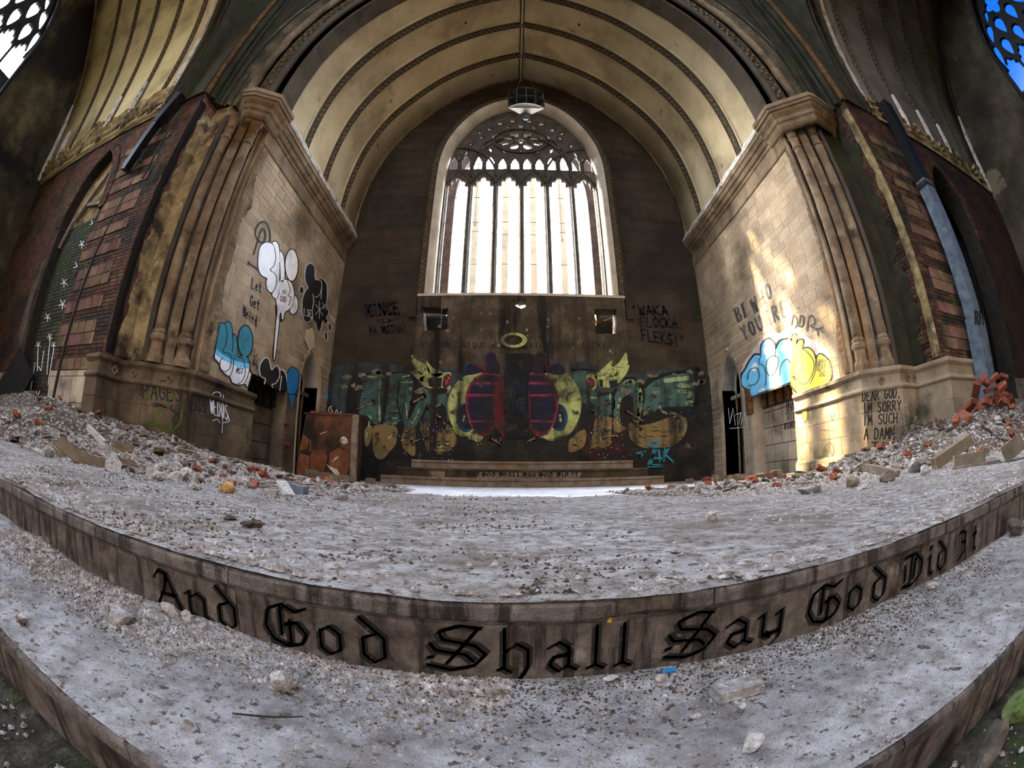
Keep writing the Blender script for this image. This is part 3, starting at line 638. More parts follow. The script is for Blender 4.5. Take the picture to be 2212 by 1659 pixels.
# ---------------------------------------------------------------- transepts
m_skytint = bpy.data.materials.new('sky_dimming_tint'); m_skytint.use_nodes = True  # tint sheet added to dim the overbright sky to blue
_n = m_skytint.node_tree.nodes; _n.clear(); _t = _n.new('ShaderNodeBsdfTransparent'); _t.inputs[0].default_value = (.028, .10, .20, 1); _g = _n.new('ShaderNodeBsdfGlossy'); _g.inputs['Roughness'].default_value = .2; _x = _n.new('ShaderNodeMixShader'); _x.inputs[0].default_value = .04; _o = _n.new('ShaderNodeOutputMaterial')
m_skytint.node_tree.links.new(_t.outputs[0], _x.inputs[1]); m_skytint.node_tree.links.new(_g.outputs[0], _x.inputs[2]); m_skytint.node_tree.links.new(_x.outputs[0], _o.inputs[0])
def transept(s, xend, wy, x0, mv, me_, lab):
    xs = [x0+(xend-x0)*k/8 for k in range(9)]
    v = shell(lambda x: archYZ(0, x)+list(reversed(archYZ(.35, x))), xs).build('ceiling', mv, None, True); struct(v, 'ribbed %s vault of the transept' % lab)
    for x in ([-13.15, -11.95, -10.8, -9.6, -8.45] if s < 0 else [8.95, 10.15, 11.4, 12.6, 13.9]):
        wd = .10
        m = MB(); m.loft([archYZ(.02, x-wd), archYZ(-.03, x-wd), archYZ(-.05, x-wd+.03), archYZ(-.03, x-wd+.05), archYZ(-.03, x+wd-.04), archYZ(-.055, x+wd-.02), archYZ(.02, x+wd)])
        rb = m.build('rib', m_rib, v)
        half = archYZ(-.035, x)[NA//2:]
        o = leaves(half, .12, lambda p: (Vector((p.x, YC, SP+1.5))-p).normalized(), .10, .065, int(abs(x)*10)).build('vine_carving', m_leaf, rb); tag(o, None, None, None, 'stuff')
        MB().loft([archYZ(.02, x+s*(wd+.09)), archYZ(-.03, x+s*(wd+.07)), archYZ(-.03, x+s*(wd+.02)), archYZ(.02, x+s*wd)]).build('rib_roll', mv, rb, True)
    # arch at the mouth of the transept: stepped mossy strips and a pale torn edge
    e = empty('trim_2', (0, 0, 0)); struct(e, 'stepped mossy arch mouldings at the mouth of the %s transept' % lab)
    X = x0
    MB().plate([[(4.95, 17), (4.95, SP)]+[(YC-a, SP+b) for a, b in vprof(.03)]+[(-7.2, SP), (-7.2, 17)]], lambda u, v, d: Vector((X-s*(.55-d), u, v)), .5).build('arch_wall', m_moss, e)
    for k, (dx, o1, o2, mt) in enumerate(((-.62, -.05, .02, m_moss), (-.50, -.09, -.02, m_moss), (-.36, -.05, .02, m_moss), (-.24, -.10, -.03, m_moss), (-.10, -.04, .03, m_trim))):
        a = X+s*dx
        MB().loft(jag([archYZ(.2, a), archYZ(o1, a), archYZ(o1-.03, a+s*.05), archYZ(o2, a+s*.10), archYZ(.2, a+s*.10)], .03, k)).build('arch_moulding', mt, e, True)
    prof = archYZ(-.03, X); kk = range(NA-18, NA)
    MB().loft(jag([[archYZ(-.02, X+s*.02)[i] for i in kk], [archYZ(-.045, X+s*(.12))[i] for i in kk], [(archYZ(-.02, X+s*(.22+.1*noise.noise(Vector((i, 1, 2)))))[i]) for i in kk]], .05, 8)).build('torn_strip', m_white, e)
    # torn strip of lath and brick at the springing
    rows = []
    for i in range(81):
        x = x0+(xend-x0)*i/80; row = []
        hgt = .75+.45*noise.noise(Vector((x*.9, 2, 1)))+.25*noise.noise(Vector((x*3.1, 2, 1)))
        for j in range(9):
            z = SP-.1+(hgt+.1)*j/8; q = halfw(z)-.05-.05*noise.noise(Vector((x*4, z*9, 3)))-(.06 if j % 2 else 0)
            row.append((x, YC+q if z > SP+.05 else wy-.05, z))
        rows.append(row)
    o = MB().loft(rows).build('torn_lath', m_lath, v)
    # fallen rib ends hanging pale below the tear
    for x in ([-9.6, -10.8, -13.9] if s < 0 else [10.15, 11.4, 12.6]):
        pts = [(x, YC+halfw(SP+h)-.07, SP+h) for h in (.45, .8, 1.2, 1.6)]
        MB().tube(pts, [.05, .09, .08, .06], 6).build('torn_rib_end', m_white, v)
    # end wall with its window
    o = [(YC-a*1.05, SP+b*1.04) for a, b in vprof(0)]
    outl = [(-7.0, ZN-.2), (4.9, ZN-.2)]+[(YC-a*1.05, SP+b*1.04) for a, b in vprof(0)]
    wl = [(YC-1.85, 5.6), (YC+1.85, 5.6)]+[(YC+a, b) for a, b in cr([(1.85, 9.9), (1.8, 10.9), (1.5, 11.9), (.9, 12.9), (0, 13.8)], 4, False)]+[(YC-a, b) for a, b in reversed(cr([(1.85, 9.9), (1.8, 10.9), (1.5, 11.9), (.9, 12.9), (0, 13.8)], 4, False)[:-1])]
    ew = MB().plate([outl, wl], lambda u, v_, d: Vector((xend+s*d, u, v_)), .6).build('wall_%s' % ('left' if s < 0 else 'right'), me_); struct(ew, 'blotched plaster end wall of the %s transept' % lab)
    wi = empty('window_%d' % (2 if s < 0 else 3), (0, 0, 0)); struct(wi, 'pointed black traceried window in the %s transept' % lab)
    hs = []
    for k in range(4):
        cy = YC-1.85+(k+.5)*3.7/4
        hs.append(cusped(cy, 5.75, 8.5, .42, .75)); hs.append(cusped(cy, 9.42, 10.2, .40, .6))
    for k in range(5):
        cy = YC-1.85+(k)*3.7/4
        if 0 < k < 4: hs.append(petal(cy, 11.0, math.pi/2, -.38, .42, .30))
    for k in (-1, 1): hs.append(petal(YC+k*1.58, 10.9, math.pi/2+k*.15, -.35, .6, .17)); hs.append(petal(YC+k*.46, 11.75, math.pi/2, -.36, .42, .34)); hs.append(petal(YC+k*1.18, 11.85, math.pi/2+k*.5, -.36, .42, .24))
    hs.append(foil(YC, 12.62, .48, 4)); hs.append(petal(YC+.72, 12.45, 2.2, -.28, .28, .15)); hs.append(petal(YC-.72, 12.45, .94, -.28, .28, .15)); 
    MB().plate([wl]+hs, lambda u, v_, d: Vector((xend+s*(.3+d), u, v_)), .16).build('tracery_screen', m_dtrac, wi)
    if s > 0: MB().plate([wl], lambda u, v_, d: Vector((xend+s*(.42+d), u, v_)), .006).build('pane', m_skytint, wi)  # added only to colour the sky behind this window
    for k in range(1, 4): MB().bx(xend+s*.26, xend+s*.44, YC-1.85+k*.925-.06, YC-1.85+k*.925+.06, 5.6, 9.0).build('mullion', m_dtrac, wi)
    lp = [Vector((xend-s*.06, a, b)) for a, b in wl[1:]]
    MB().tube(lp, .09, 6).build('hood_mould', m_dtrac, wi, True)
    for k in range(3): MB().tube([(xend+s*.38, YC-1.85, 6.6+k*1.35), (xend+s*.38, YC+1.85, 6.6+k*1.35)], .014, 5).build('saddle_bar', m_iron, wi)
    # corner batten between vault and end wall, torn pale lower down
    MB().loft(jag([[q for q in archYZ(-.02, xend-s*.16)[NA//2:]], [q for q in archYZ(-.10, xend-s*.08)[NA//2:]], [q for q in archYZ(-.02, xend)[NA//2:]]], .02, 4)).build('corner_roll', m_trim if s < 0 else m_endr, v, True)
    MB().tube([(xend-s*.1, YC+halfw(SP+h)-.08, SP+h) for h in (0, .6, 1.3, 2.2, 3.0)], [.06, .1, .08, .09, .04], 6).build('torn_rib_end', m_white, v)
transept(-1, EL, 4.4, -7.95, m_vyel, m_endw, 'yellowed')
transept(1, ER, 4.2, 8.35, m_vgrey, m_endr, 'grey')
# ---------------------------------------------------------------- chancel side walls
def pointed(c, h, zb, zs, za):
    L = [(c-h, zb), (c+h, zb), (c+h, zs)]+[(c+2*h*math.cos(t)-h, zs+(za-zs)*math.sin(t)/.8660) for t in [math.pi/3*k/8 for k in range(1, 9)]]
    return L+[(2*c-a, b) for a, b in reversed(L[2:-1])]
def pw(z, c, h, zs, za):
    if z < zs: return h
    if z >= za: return 0
    return max(0, 2*h*math.cos(math.asin(min(1, (z-zs)/(za-zs)*.8660)))-h)
SW = {}
for s, X, y0, door, nic, lab in ((-1, XL, 5.72, (10.33, .52, 2.2, 3.06), (7.40, 9.12, 1.86), 'left chancel wall with white and blue bubble graffiti'),
                                 (1, XR, 5.54, (10.30, .52, 2.2, 3.08), (7.45, 9.30, 1.95), 'right chancel wall with stencilled words and sunlit graffiti')):
    dc, dh, ds, da = door; na, nb, nz = nic
    fp = lambda u, v, d, X=X, s=s: Vector((X+s*(.006+d), u, v))
    nich = [(na, ZS-.1), (nb, ZS-.1), (nb, nz-.05)]+[(nb+(na-nb)*i/10, nz+.05*noise.noise(Vector((i*.7, s, 5)))) for i in range(11)]+[(na, nz*.6)]
    outl = [(y0+.07, ZS-.2), (y0+.07, SP+.1), (YB+.1, SP+.1), (YB+.1, ZS-.2)]
    wl = MB().plate([outl, pointed(dc, dh, ZS-.1, ds, da), nich], fp, .5).build('wall_%s' % ('left' if s < 0 else 'right'), m_mort); struct(wl, lab); SW[s] = wl
    def cutS(z, s=s, dc=dc, dh=dh, ds=ds, da=da, na=na, nb=nb, nz=nz, y0=y0):
        hs = []; h = pw(z, dc, dh+.10, ds, da+.15)
        if h > 0: hs.append((dc-h, dc+h))
        if z < nz: hs.append((na, nb))
        if z < 1.45: hs.append((y0-1, 7.3))
        if z < 2.0: hs.append((nb, dc-dh))
        lo, hi = y0, YB
        if s > 0: return -hi, -lo, [(-b, -a) for a, b in hs]
        return lo, hi, hs
    pl = (lambda u, z, X=X: Vector((X, u, z))) if s < 0 else (lambda u, z, X=X: Vector((X, -u, z)))
    ashlar(wl, m_ash, pl, *( (y0, YB) if s < 0 else (-YB, -y0) ), ZS-.1, 6.42, cutS, heights=(.155, .25), widths=(.36, .64), seed=20+s, gap=.013)
    # plain frieze under the cornice, string course and cornice
    MB().loft([[(X, y, 6.42), (X-s*.03, y, 6.42), (X-s*.05, y, 6.46), (X-s*.03, y, 6.5), (X-s*.005, y, 6.5), (X-s*.005, y, SP), (X, y, SP)] for y in (y0+.02, YB)], True, True).build('frieze', m_trim, wl)
    co = MB()
    prof = [(0, 6.86), (.03, 6.86), (.05, 6.90), (.05, 6.93), (.10, 6.95), (.14, 7.02), (.14, 7.05), (.18, 7.06), (.22, 7.13), (.22, 7.16), (.255, 7.17), (.26, 7.28), (.24, 7.30), (0, 7.30)]
    co.loft([[(X-s*a, y, b) for a, b in prof] for y in (5.98, YB-.02)], True, True)
    struct(co.build('trim_3', m_trim), 'long moulded cornice on top of the %s chancel wall' % ('left' if s < 0 else 'right'))
    rows = []
    for i in range(41):
        y = 6.0+(YB-6.05)*i/40; k = .09*noise.noise(Vector((y*3, s, 2)))
        rows.append([(X-s*.27, y, 7.29), (X-s*.28, y, 7.36+k*.3), (XC+s*(5.45-.015), y, 7.62+k), (XC+s*5.6, y, 7.64+k)])
    MB().loft(rows).build('chalky_ledge', m_white, wl)
    # doorway: splayed stone frame, inner jamb and the passage behind, its darkness painted black
    P0 = pointed(dc, dh+.12, ZS-.1, ds, da+.17); P1 = pointed(dc, dh, ZS-.1, ds, da)
    dr = empty('door_%d' % (1 if s < 0 else 2), (X, dc, ZS)); struct(dr, 'small pointed doorway in the %s chancel wall' % ('left' if s < 0 else 'right')); dr.matrix_world = Matrix.Identity(4)
    MB().loft([[Vector((X-s*.012+s*d, u, v)) for u, v in L[1:]+L[:1]] for L, d in ((P0, 0), (P0, -.03), (P1, .02), (P1, .45))]).build('door_frame', m_ash, dr)
    b = MB(); Yd0, Yd1 = dc-dh-.3, dc+dh+.3; X1, X2 = X+s*.5, X+s*2.2
    b.bx(X2, X2+s*.1, Yd0, Yd1, ZS, 3.6); b.bx(X1, X2, Yd0-.1, Yd0, ZS, 3.6); b.bx(X1, X2, Yd1, Yd1+.1, ZS, 3.6); b.bx(X1, X2, Yd0, Yd1, 3.6, 3.7)
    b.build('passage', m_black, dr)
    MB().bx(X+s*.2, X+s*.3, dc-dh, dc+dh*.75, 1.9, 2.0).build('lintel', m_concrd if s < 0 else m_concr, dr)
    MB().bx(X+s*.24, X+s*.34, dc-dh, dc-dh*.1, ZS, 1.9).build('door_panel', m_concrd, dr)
    MB().tube([(X+s*.2, dc+.02, ZS), (X+s*.2, dc+.02, 2.0)], .02, 6).build('rusty_pipe', m_rust, dr)
    # plain rendered strip between door and niche
    MB().bx(X, X+s*.03, nb+.01, dc-dh-.11, ZS, 2.0).build('rendered_strip', m_concrd if s < 0 else m_concr, wl)
    # niche of rough concrete blocks
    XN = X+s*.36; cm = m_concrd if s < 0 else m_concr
    b = MB(); b.bx(XN+s*.025, XN+s*.2, na-.1, nb+.1, ZS-.1, nz+.3); b.build('niche_back', m_bmort if s < 0 else m_mortb, wl)
    pn = (lambda u, z, XN=XN: Vector((XN, u, z))) if s < 0 else (lambda u, z, XN=XN: Vector((XN, -u, z)))
    lim = (na, nb, []) if s < 0 else (-nb, -na, [])
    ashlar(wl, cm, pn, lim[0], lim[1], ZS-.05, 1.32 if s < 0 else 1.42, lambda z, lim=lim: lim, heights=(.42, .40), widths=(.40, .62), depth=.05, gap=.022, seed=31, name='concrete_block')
    for yy_ in (na, nb-.03): MB().bx(X+s*.004, X+s*.37, yy_, yy_+.03, ZS, nz).build('niche_jamb', cm, wl)
    MB().bx(X+s*.06, X+s*.36, na, nb, nz-.12, nz+.1).build('niche_beam', m_black if s < 0 else m_rust, wl)
    for k in range(5):
        yy = na+.2+k*.36; MB().box((X+s*.3, yy, nz-.33), (.08, .16, .34), (0, 0, .1*k)).build('charred_stud' if s < 0 else 'rusty_stud', m_black if s < 0 else m_rust, wl)
    if s < 0:
        for k in range(5):
            MB().box((X-.03+R.uniform(-.03, .03), 9.28+R.uniform(-.06, .06), .3+k*.24), (.12, .22, .085), (R.uniform(-.1, .1), 0, R.uniform(-.3, .3))).build('jamb_brick', m_rubb, wl)
    else:
        MB().box((X-.02, nb+.03, 1.62), (.14, .16, .62)).build('rusty_post', m_rust, wl)
    # torn strip of coarse render beside the pier
    ya, yb = y0+.02, y0+(.62 if s < 0 else .40); rows = []
    for i in range(101):
        z = 1.46+(6.35-1.46)*i/100; wv = (.5+.5*noise.noise(Vector((z*1.7, s, 9))))*.42+.06*noise.noise(Vector((z*9, s, 3)))
        if s > 0: wv = wv*max(.25, min(1, (5.2-z)/2.2))
        rows.append([(X-s*(.012+(.03+.03*abs(noise.noise(Vector((z*7, q*5, 1)))))*(1 if 0 < q < 1 else 0)), ya+(yb-ya)*(.15+wv*1.6)*q, z) for q in (0, .2, .4, .6, .8, 1)])
    MB().loft(rows).build('torn_render', m_shaft, wl)
# ---------------------------------------------------------------- compound piers
def offs(path, d):
    """offset an open 2D path sideways with mitres"""
    P_ = [Vector((a, b)) for a, b in path]; out = []
    for i, p in enumerate(P_):
        n = []
        for a, b in ((i-1, i), (i, i+1)):
            if a < 0 or b >= len(P_): continue
            t = (P_[b]-P_[a]).normalized(); n.append(Vector((-t.y, t.x)))
        m = (n[0]+n[-1])
        if m.length < 1e-6: m = n[0]
        m.normalize(); out.append(p+m*(d/max(.35, m.dot(n[0]))))
    return [(q.x, q.y) for q in out]
def pier(s, lip, cap, shafts, core, lab):
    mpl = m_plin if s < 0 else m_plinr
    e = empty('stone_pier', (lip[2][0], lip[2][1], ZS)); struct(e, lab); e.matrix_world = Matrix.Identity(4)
    sg = 1 if s > 0 else -1
    def ring(path, d, z): return [(x, y, z) for x, y in offs(path, d*sg)]     # positive d goes into the masonry
    # plinth: base, moulded bands and frieze
    prof = [(-.02, ZS-.05), (-.02, .0), (.03, .05), (.06, .06)]
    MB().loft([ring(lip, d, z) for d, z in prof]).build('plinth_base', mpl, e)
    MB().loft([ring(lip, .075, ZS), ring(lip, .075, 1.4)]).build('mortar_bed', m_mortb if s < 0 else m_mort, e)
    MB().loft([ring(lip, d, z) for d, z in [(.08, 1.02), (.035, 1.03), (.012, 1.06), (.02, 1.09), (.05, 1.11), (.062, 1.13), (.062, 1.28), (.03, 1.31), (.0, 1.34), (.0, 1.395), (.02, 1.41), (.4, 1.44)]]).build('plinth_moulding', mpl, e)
    rr = random.Random(5+s); body = offs(lip, .06*sg)
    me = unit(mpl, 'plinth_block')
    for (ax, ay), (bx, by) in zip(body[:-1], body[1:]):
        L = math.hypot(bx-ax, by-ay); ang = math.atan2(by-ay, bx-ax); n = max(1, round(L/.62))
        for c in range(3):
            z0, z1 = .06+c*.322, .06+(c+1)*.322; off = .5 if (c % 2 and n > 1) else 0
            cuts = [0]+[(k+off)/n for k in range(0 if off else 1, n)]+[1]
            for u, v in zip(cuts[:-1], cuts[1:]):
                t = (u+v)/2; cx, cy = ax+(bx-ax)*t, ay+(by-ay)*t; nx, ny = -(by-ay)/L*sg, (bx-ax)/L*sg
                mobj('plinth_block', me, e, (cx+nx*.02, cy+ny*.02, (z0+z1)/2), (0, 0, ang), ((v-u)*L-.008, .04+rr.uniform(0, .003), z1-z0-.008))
    fr = offs(lip, .055*sg)
    for k, (i, t) in enumerate(((1, .5), (2, .45), (2, .9)) if s > 0 else ((1, .5), (2, .5), (3, .35))):
        (ax, ay), (bx, by) = fr[i], fr[i+1]; L = math.hypot(bx-ax, by-ay); cx, cy = ax+(bx-ax)*t, ay+(by-ay)*t; ux, uy = (bx-ax)/L, (by-ay)/L; nx, ny = uy*sg, -ux*sg
        ro = MB().plate([[(0, -.085), (.085, 0), (0, .085), (-.085, 0)], foil(0, 0, .045, 4)], lambda u, v, d: Vector((cx+ux*u+nx*(.02-d), cy+uy*u+ny*(.02-d), 1.205+v)), .02).build('rosette', m_leaf, e)
        MB().plate([[(0, -.06), (.06, 0), (0, .06), (-.06, 0)]], lambda u, v, d: Vector((cx+ux*u+nx*(.004-d), cy+uy*u+ny*(.004-d), 1.205+v)), .01).build('rosette_field', m_band, ro)
    # core behind the shafts
    vstrip(core, 1.4, SP, 'pier_core', m_trim, e, True, .0, 6)
    for k, (c, r) in enumerate(shafts):
        pr = [(r*1.5, 1.42), (r*1.55, 1.52), (r*1.2, 1.60), (r*1.15, 1.78), (r*1.45, 1.82), (r*1.5, 1.88), (r*1.2, 1.92), (r*1.3, 1.96), (r*1.0, 2.02)]
        MB().lathe(c, pr, 8 if k else 8).build('shaft_base', m_shaft, e)
        n = 34; m = MB(); rows = []
        for i in range(n+1):
            z = 2.0+(6.55-2.0)*i/n
            rows.append([(c[0]+(r+.018*noise.noise(Vector((q*1.3+k*5, z*2.7, s*4))))*math.cos(q*2*math.pi/12), c[1]+(r+.018*noise.noise(Vector((q*1.3+k*5, z*2.7, s*4))))*math.sin(q*2*math.pi/12), z) for q in range(12)])
        m.loft(rows, True, True); m.build('shaft', m_shaft, e, True)
        MB().lathe(c, [(r*1.0, 6.2), (r*1.18, 6.22), (r*1.18, 6.27), (r, 6.29)], 12).build('shaft_ring', m_trim, e, True)
        MB().lathe(c, [(r*1.0, 6.5), (r*1.25, 6.53), (r*1.05, 6.58), (r*1.15, 6.7), (r*1.55, 6.82), (r*1.6, 6.9)], 12).build('shaft_capital', m_trim, e, True)
    # the flat panel between the shafts and outer fillets
    (x1, y1), (x2, y2) = shafts[0][0], shafts[1][0]; mx, my = (x1+x2)/2, (y1+y2)/2; ux, uy = (x2-x1), (y2-y1); L = math.hypot(ux, uy); ux, uy = ux/L, uy/L; nx, ny = -uy*sg, ux*sg
    q = [(mx+ux*a+nx*b, my+uy*a+ny*b) for a, b in ((-.10, .02), (.10, .02), (.12, .3), (-.12, .3))]
    vstrip(q, 1.44, 6.9, 'pier_panel', m_shaft, e, True, .008)
    q = [(x2+ux*a+nx*b, y2+uy*a+ny*b) for a, b in ((.15, .02), (.22, -.02), (.27, .06), (.22, .3), (.15, .3))]
    vstrip(q, 1.44, 6.9, 'pier_fillet', m_band, e, True, .012)
    q = [(x1+ux*a+nx*b, y1+uy*a+ny*b) for a, b in ((-.24, .10), (-.19, .02), (-.14, .06), (-.14, .3), (-.24, .3))]
    vstrip(q, 1.44, 6.9, 'pier_fillet', m_trim, e, True, .004)
    # impost: the moulded capital band at the springing
    cp_ = [(.36, 6.66), (.30, 6.68), (.26, 6.74), (.24, 6.84), (.20, 6.87), (.18, 6.96), (.10, 7.03), (.09, 7.09), (.04, 7.10), (.03, 7.17), (.0, 7.18), (.0, 7.29), (.03, 7.31), (.6, 7.33)]
    MB().loft([ring(cap, d, z) for d, z in cp_]).build('impost', m_trim, e)
    return e
pR = pier(1, [(5.74, 7.35), (5.74, 5.22), (6.42, 4.72), (7.00, 4.78), (7.16, 4.02), (7.75, 4.06), (8.5, 4.04)],
     [(5.40, 5.90), (5.40, 5.17), (6.18, 4.36), (6.36, 4.36), (7.02, 4.52), (7.3, 4.7)], [((5.97, 5.32), .11), ((6.38, 5.02), .11)],
     [(5.89, 6.6), (5.89, 5.60), (6.12, 5.52), (6.62, 5.10), (7.05, 5.06), (7.25, 5.3), (7.25, 6.6)], 'compound stone pier with black scrawled apology on its plinth')
pL = pier(-1, [(-5.22, 7.7), (-5.22, 5.60), (-5.97, 4.97), (-6.48, 4.84), (-6.58, 4.28), (-7.1, 4.30)],
     [(-4.83, 5.90), (-4.83, 5.15), (-5.30, 4.74), (-5.62, 4.66), (-5.95, 4.95)], [((-5.52, 5.48), .115), ((-5.92, 5.13), .115)],
     [(-5.32, 6.6), (-5.32, 5.76), (-5.62, 5.70), (-6.16, 5.22), (-6.5, 5.14), (-6.68, 5.3), (-6.68, 6.6)], 'compound stone pier with green and black scrawls on its plinth')
# ---------------------------------------------------------------- brick transept walls
def wallR(px): v = onY(px, 4.2); return v.x, v.z
def brickwall(s, wy, xa, xb, arch_c, lab):
    ac, ah, az, aa = arch_c
    lo, hi = min(xa, xb), max(xa, xb)
    hole = pointed(ac, ah, ZS-.1, az, aa)
    wl = MB().plate([[(lo, ZS-.2), (hi, ZS-.2), (hi, SP+.3), (lo, SP+.3)], hole], lambda u, v, d: Vector((u, wy+.02+d, v)), .5).build('wall_transept', m_bmort); struct(wl, lab)
    pl = lambda u, z: Vector((u, wy, z))
    zt = 1.15
    tz = (-8.75, -7.12) if s < 0 else (7.45, 9.0)          # zone of scored terracotta bands
    rnd = random.Random(3)
    band = lambda z: int((z-zt)/.225)
    pat = [1, 0, 1, 1, 0, 1, 0, 1, 1, 0, 1, 0, 1, 0, 1, 1, 0, 1, 0, 1, 0, 0, 1, 0, 0, 0, 0, 0]
    def terr(u, z): return tz[0] < u < tz[1] and z > zt+.02 and z < 6.4 and pat[min(27, max(0, band(z)))] == 1
    def cutT(z):
        hs = []; h = pw(z, ac, ah+.02, az, aa)
        if h > 0: hs.append((ac-h, ac+h))
        return lo, hi, hs
    ashlar(wl, m_brick, pl, lo, hi, zt, SP+.12, cutT, heights=(.075,), widths=(.22, .24), depth=.04, gap=.012, name='brick', seed=40+s, skip=terr)
    # scored terracotta blocks
    cells = []
    z = zt
    while z < 6.4:
        if pat[min(27, band(z+.1))]:
            u = tz[0]+(.15 if int(z*10) % 2 else 0)
            while u < tz[1]-.05:
                b = min(u+.30, tz[1]); lo_, hi_, hs = cutT(z+.1)
                if not any(p < (u+b)/2 < q for p, q in hs) and b-u > .1: cells.append((u, b, z))
                u += .30
        z += .225
    me = unit(m_terra, 'terracotta_block')
    for a, b, z in cells: mobj('terracotta_block', me, wl, ((a+b)/2, wy+.018-R.uniform(0, .006), z+.1125), (0, 0, 0), (b-a-.014, .05, .225-.016))
    # limestone base course
    ashlar(wl, m_concr if s < 0 else m_concrd, pl, lo, hi, ZS-.1, zt, cutT, heights=(.46, .44), widths=(.5, .8), depth=.06, gap=.012, name='base_block', seed=44)
    # brick arch ring
    ring = MB(); ang = [i/22 for i in range(23)]; pts = [q for q in hole[2:]]
    full = pts
    mb_ = unit(m_brick, 'brick')
    for k in range(2):
        acc = 0; run = [Vector((a, b)) for a, b in full]
        for a, b in zip(run[:-1], run[1:]):
            L = (b-a).length; n = max(1, round(L/.09)); t = (b-a).normalized(); nn = Vector((t.y, -t.x))
            for i in range(n):
                c = a+(b-a)*((i+.5)/n)+nn*(.06+k*.13)
                if c.y < az-.1: continue
                mobj('arch_brick', mb_, wl, (c.x, wy-.012, c.y), (0, -math.atan2(t.y, t.x)+0, 0), (L/n-.012, .06, .12))
    return wl, hole
wTL, holeL = brickwall(-1, 4.4, -6.62, EL, (-9.82, 1.0, 4.7, 6.72), 'striped brick transept wall with a bricked-up pointed doorway')
wTR, holeR = brickwall(1, 4.2, 7.24, ER, (10.45, 1.0, 4.6, 6.55), 'dark red brick transept wall with an open pointed doorway')
# pier returns in brick between stone pier and transept wall
for s, x, ya, yb, wl in ((1, 7.22, 4.2, 5.0, wTR), (-1, -6.62, 4.4, 5.1, wTL)):
    MB().bx(x+s*.03, x+s*.5, ya+.06, yb+.2, 1.4, SP).build('pier_return', m_bmort, wl)
    pl = (lambda u, z, x=x: Vector((x, -u, z))) if s > 0 else (lambda u, z, x=x: Vector((x, u, z)))
    a, b = (-yb, -ya) if s > 0 else (ya, yb)
    ashlar(wl, m_brick if s > 0 else m_terra, pl, a, b, 1.42, SP, lambda z, a=a, b=b: (a, b, []), heights=(.085,) if s > 0 else (.235,), widths=(.2, .26) if s > 0 else (.3, .36), depth=.05, gap=.014, keep=300, name='brick' if s > 0 else 'terracotta_block', seed=50)
    # ragged plaster left on the corner
    rows = []
    for i in range(91):
        z = 1.46+(6.9-1.46)*i/90; q = .16+.14*noise.noise(Vector((z*1.9, s, 3)))+.06*noise.noise(Vector((z*8, s, 5)))
        rows.append([(x-s*.02, yb-.02, z), (x-s*(.05+.02*noise.noise(Vector((z*6, 1, 1)))), yb-.12, z), (x-s*.03, yb-.12-q*1.5, z), (x+s*.02, yb-.14-q*1.6, z)])
    MB().loft(rows).build('torn_strip', m_moss if s > 0 else m_lath, wl)
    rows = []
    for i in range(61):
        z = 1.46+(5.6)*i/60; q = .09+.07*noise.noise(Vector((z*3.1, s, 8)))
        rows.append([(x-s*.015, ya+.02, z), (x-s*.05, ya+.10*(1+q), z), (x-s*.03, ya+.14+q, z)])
    MB().loft(rows).build('torn_strip', m_black if s < 0 else m_lath, wl)  # left strip is painted black for the dark ragged slot
# stone panel pier between chancel pier and brick return
for s, a, b, y in ((1, 6.63, 7.2, 4.96), (-1, -6.14, -6.6, 5.02)):
    vstrip([(a, y), (b, y-.02), (b, y+.3), (a, y+.3)], 1.42, SP, 'pier_face', m_moss if s > 0 else m_lath, pR if s > 0 else pL, True, .012)
# left doorway filling: glazed brick below, plaster and a timber triangle above
fy = 4.66
inf = MB().plate([pointed(-9.82, 1.0, ZS-.1, 4.7, 6.72)], lambda u, v, d: Vector((u, fy+.02+d, v)), .2).build('infill', m_bmort, wTL)
def cutI(z):
    h = pw(z, -9.82, .99, 4.7, 6.72); return -9.82-h, -9.82+h, []
ashlar(inf, m_brickd, lambda u, z: Vector((u, fy, z)), -10.9, -8.8, ZS, 4.75, cutI, heights=(.085,), widths=(.21, .25), depth=.04, gap=.016, name='brick', seed=60)
MB().plate([[(a, b) for a, b in pointed(-9.82, .97, 4.72, 4.74, 6.66)]], lambda u, v, d: Vector((u, fy-.01+d, v)), .03).build('infill_plaster', m_lath, inf)
fr = empty('door_5', (0, 0, 0)); struct(fr, 'weathered timber triangle frame in the bricked-up doorway')
for a, b in (((-10.35, 4.85), (-9.45, 6.15)), ((-9.45, 6.15), (-9.15, 5.05)), ((-9.95, 5.2), (-9.15, 5.05)), ((-10.75, 4.2), (-10.4, 5.1))):
    v = Vector((b[0]-a[0], 0, b[1]-a[1])); L = v.length
    MB().box(((a[0]+b[0])/2, fy-.08, (a[1]+b[1])/2), (L, .07, .09), (0, -math.atan2(v.z, v.x), 0)).build('timber', m_plank, fr)
# room behind the right-hand doorway, its darkness painted black, reveals
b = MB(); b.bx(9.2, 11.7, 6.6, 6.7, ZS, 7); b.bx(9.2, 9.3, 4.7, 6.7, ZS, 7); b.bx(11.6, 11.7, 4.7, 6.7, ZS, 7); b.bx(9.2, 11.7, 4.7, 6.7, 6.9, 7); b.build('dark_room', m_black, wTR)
# carved stone panel beyond the bricked-up doorway
st = MB().plate([[(-11.35, 1.3), (-10.95, 1.3), (-10.95, 3.9), (-11.35, 3.6)]], lambda u, v, d: Vector((u, 4.34+d, v)), .08).build('stone_panel', m_concrd, wTL)
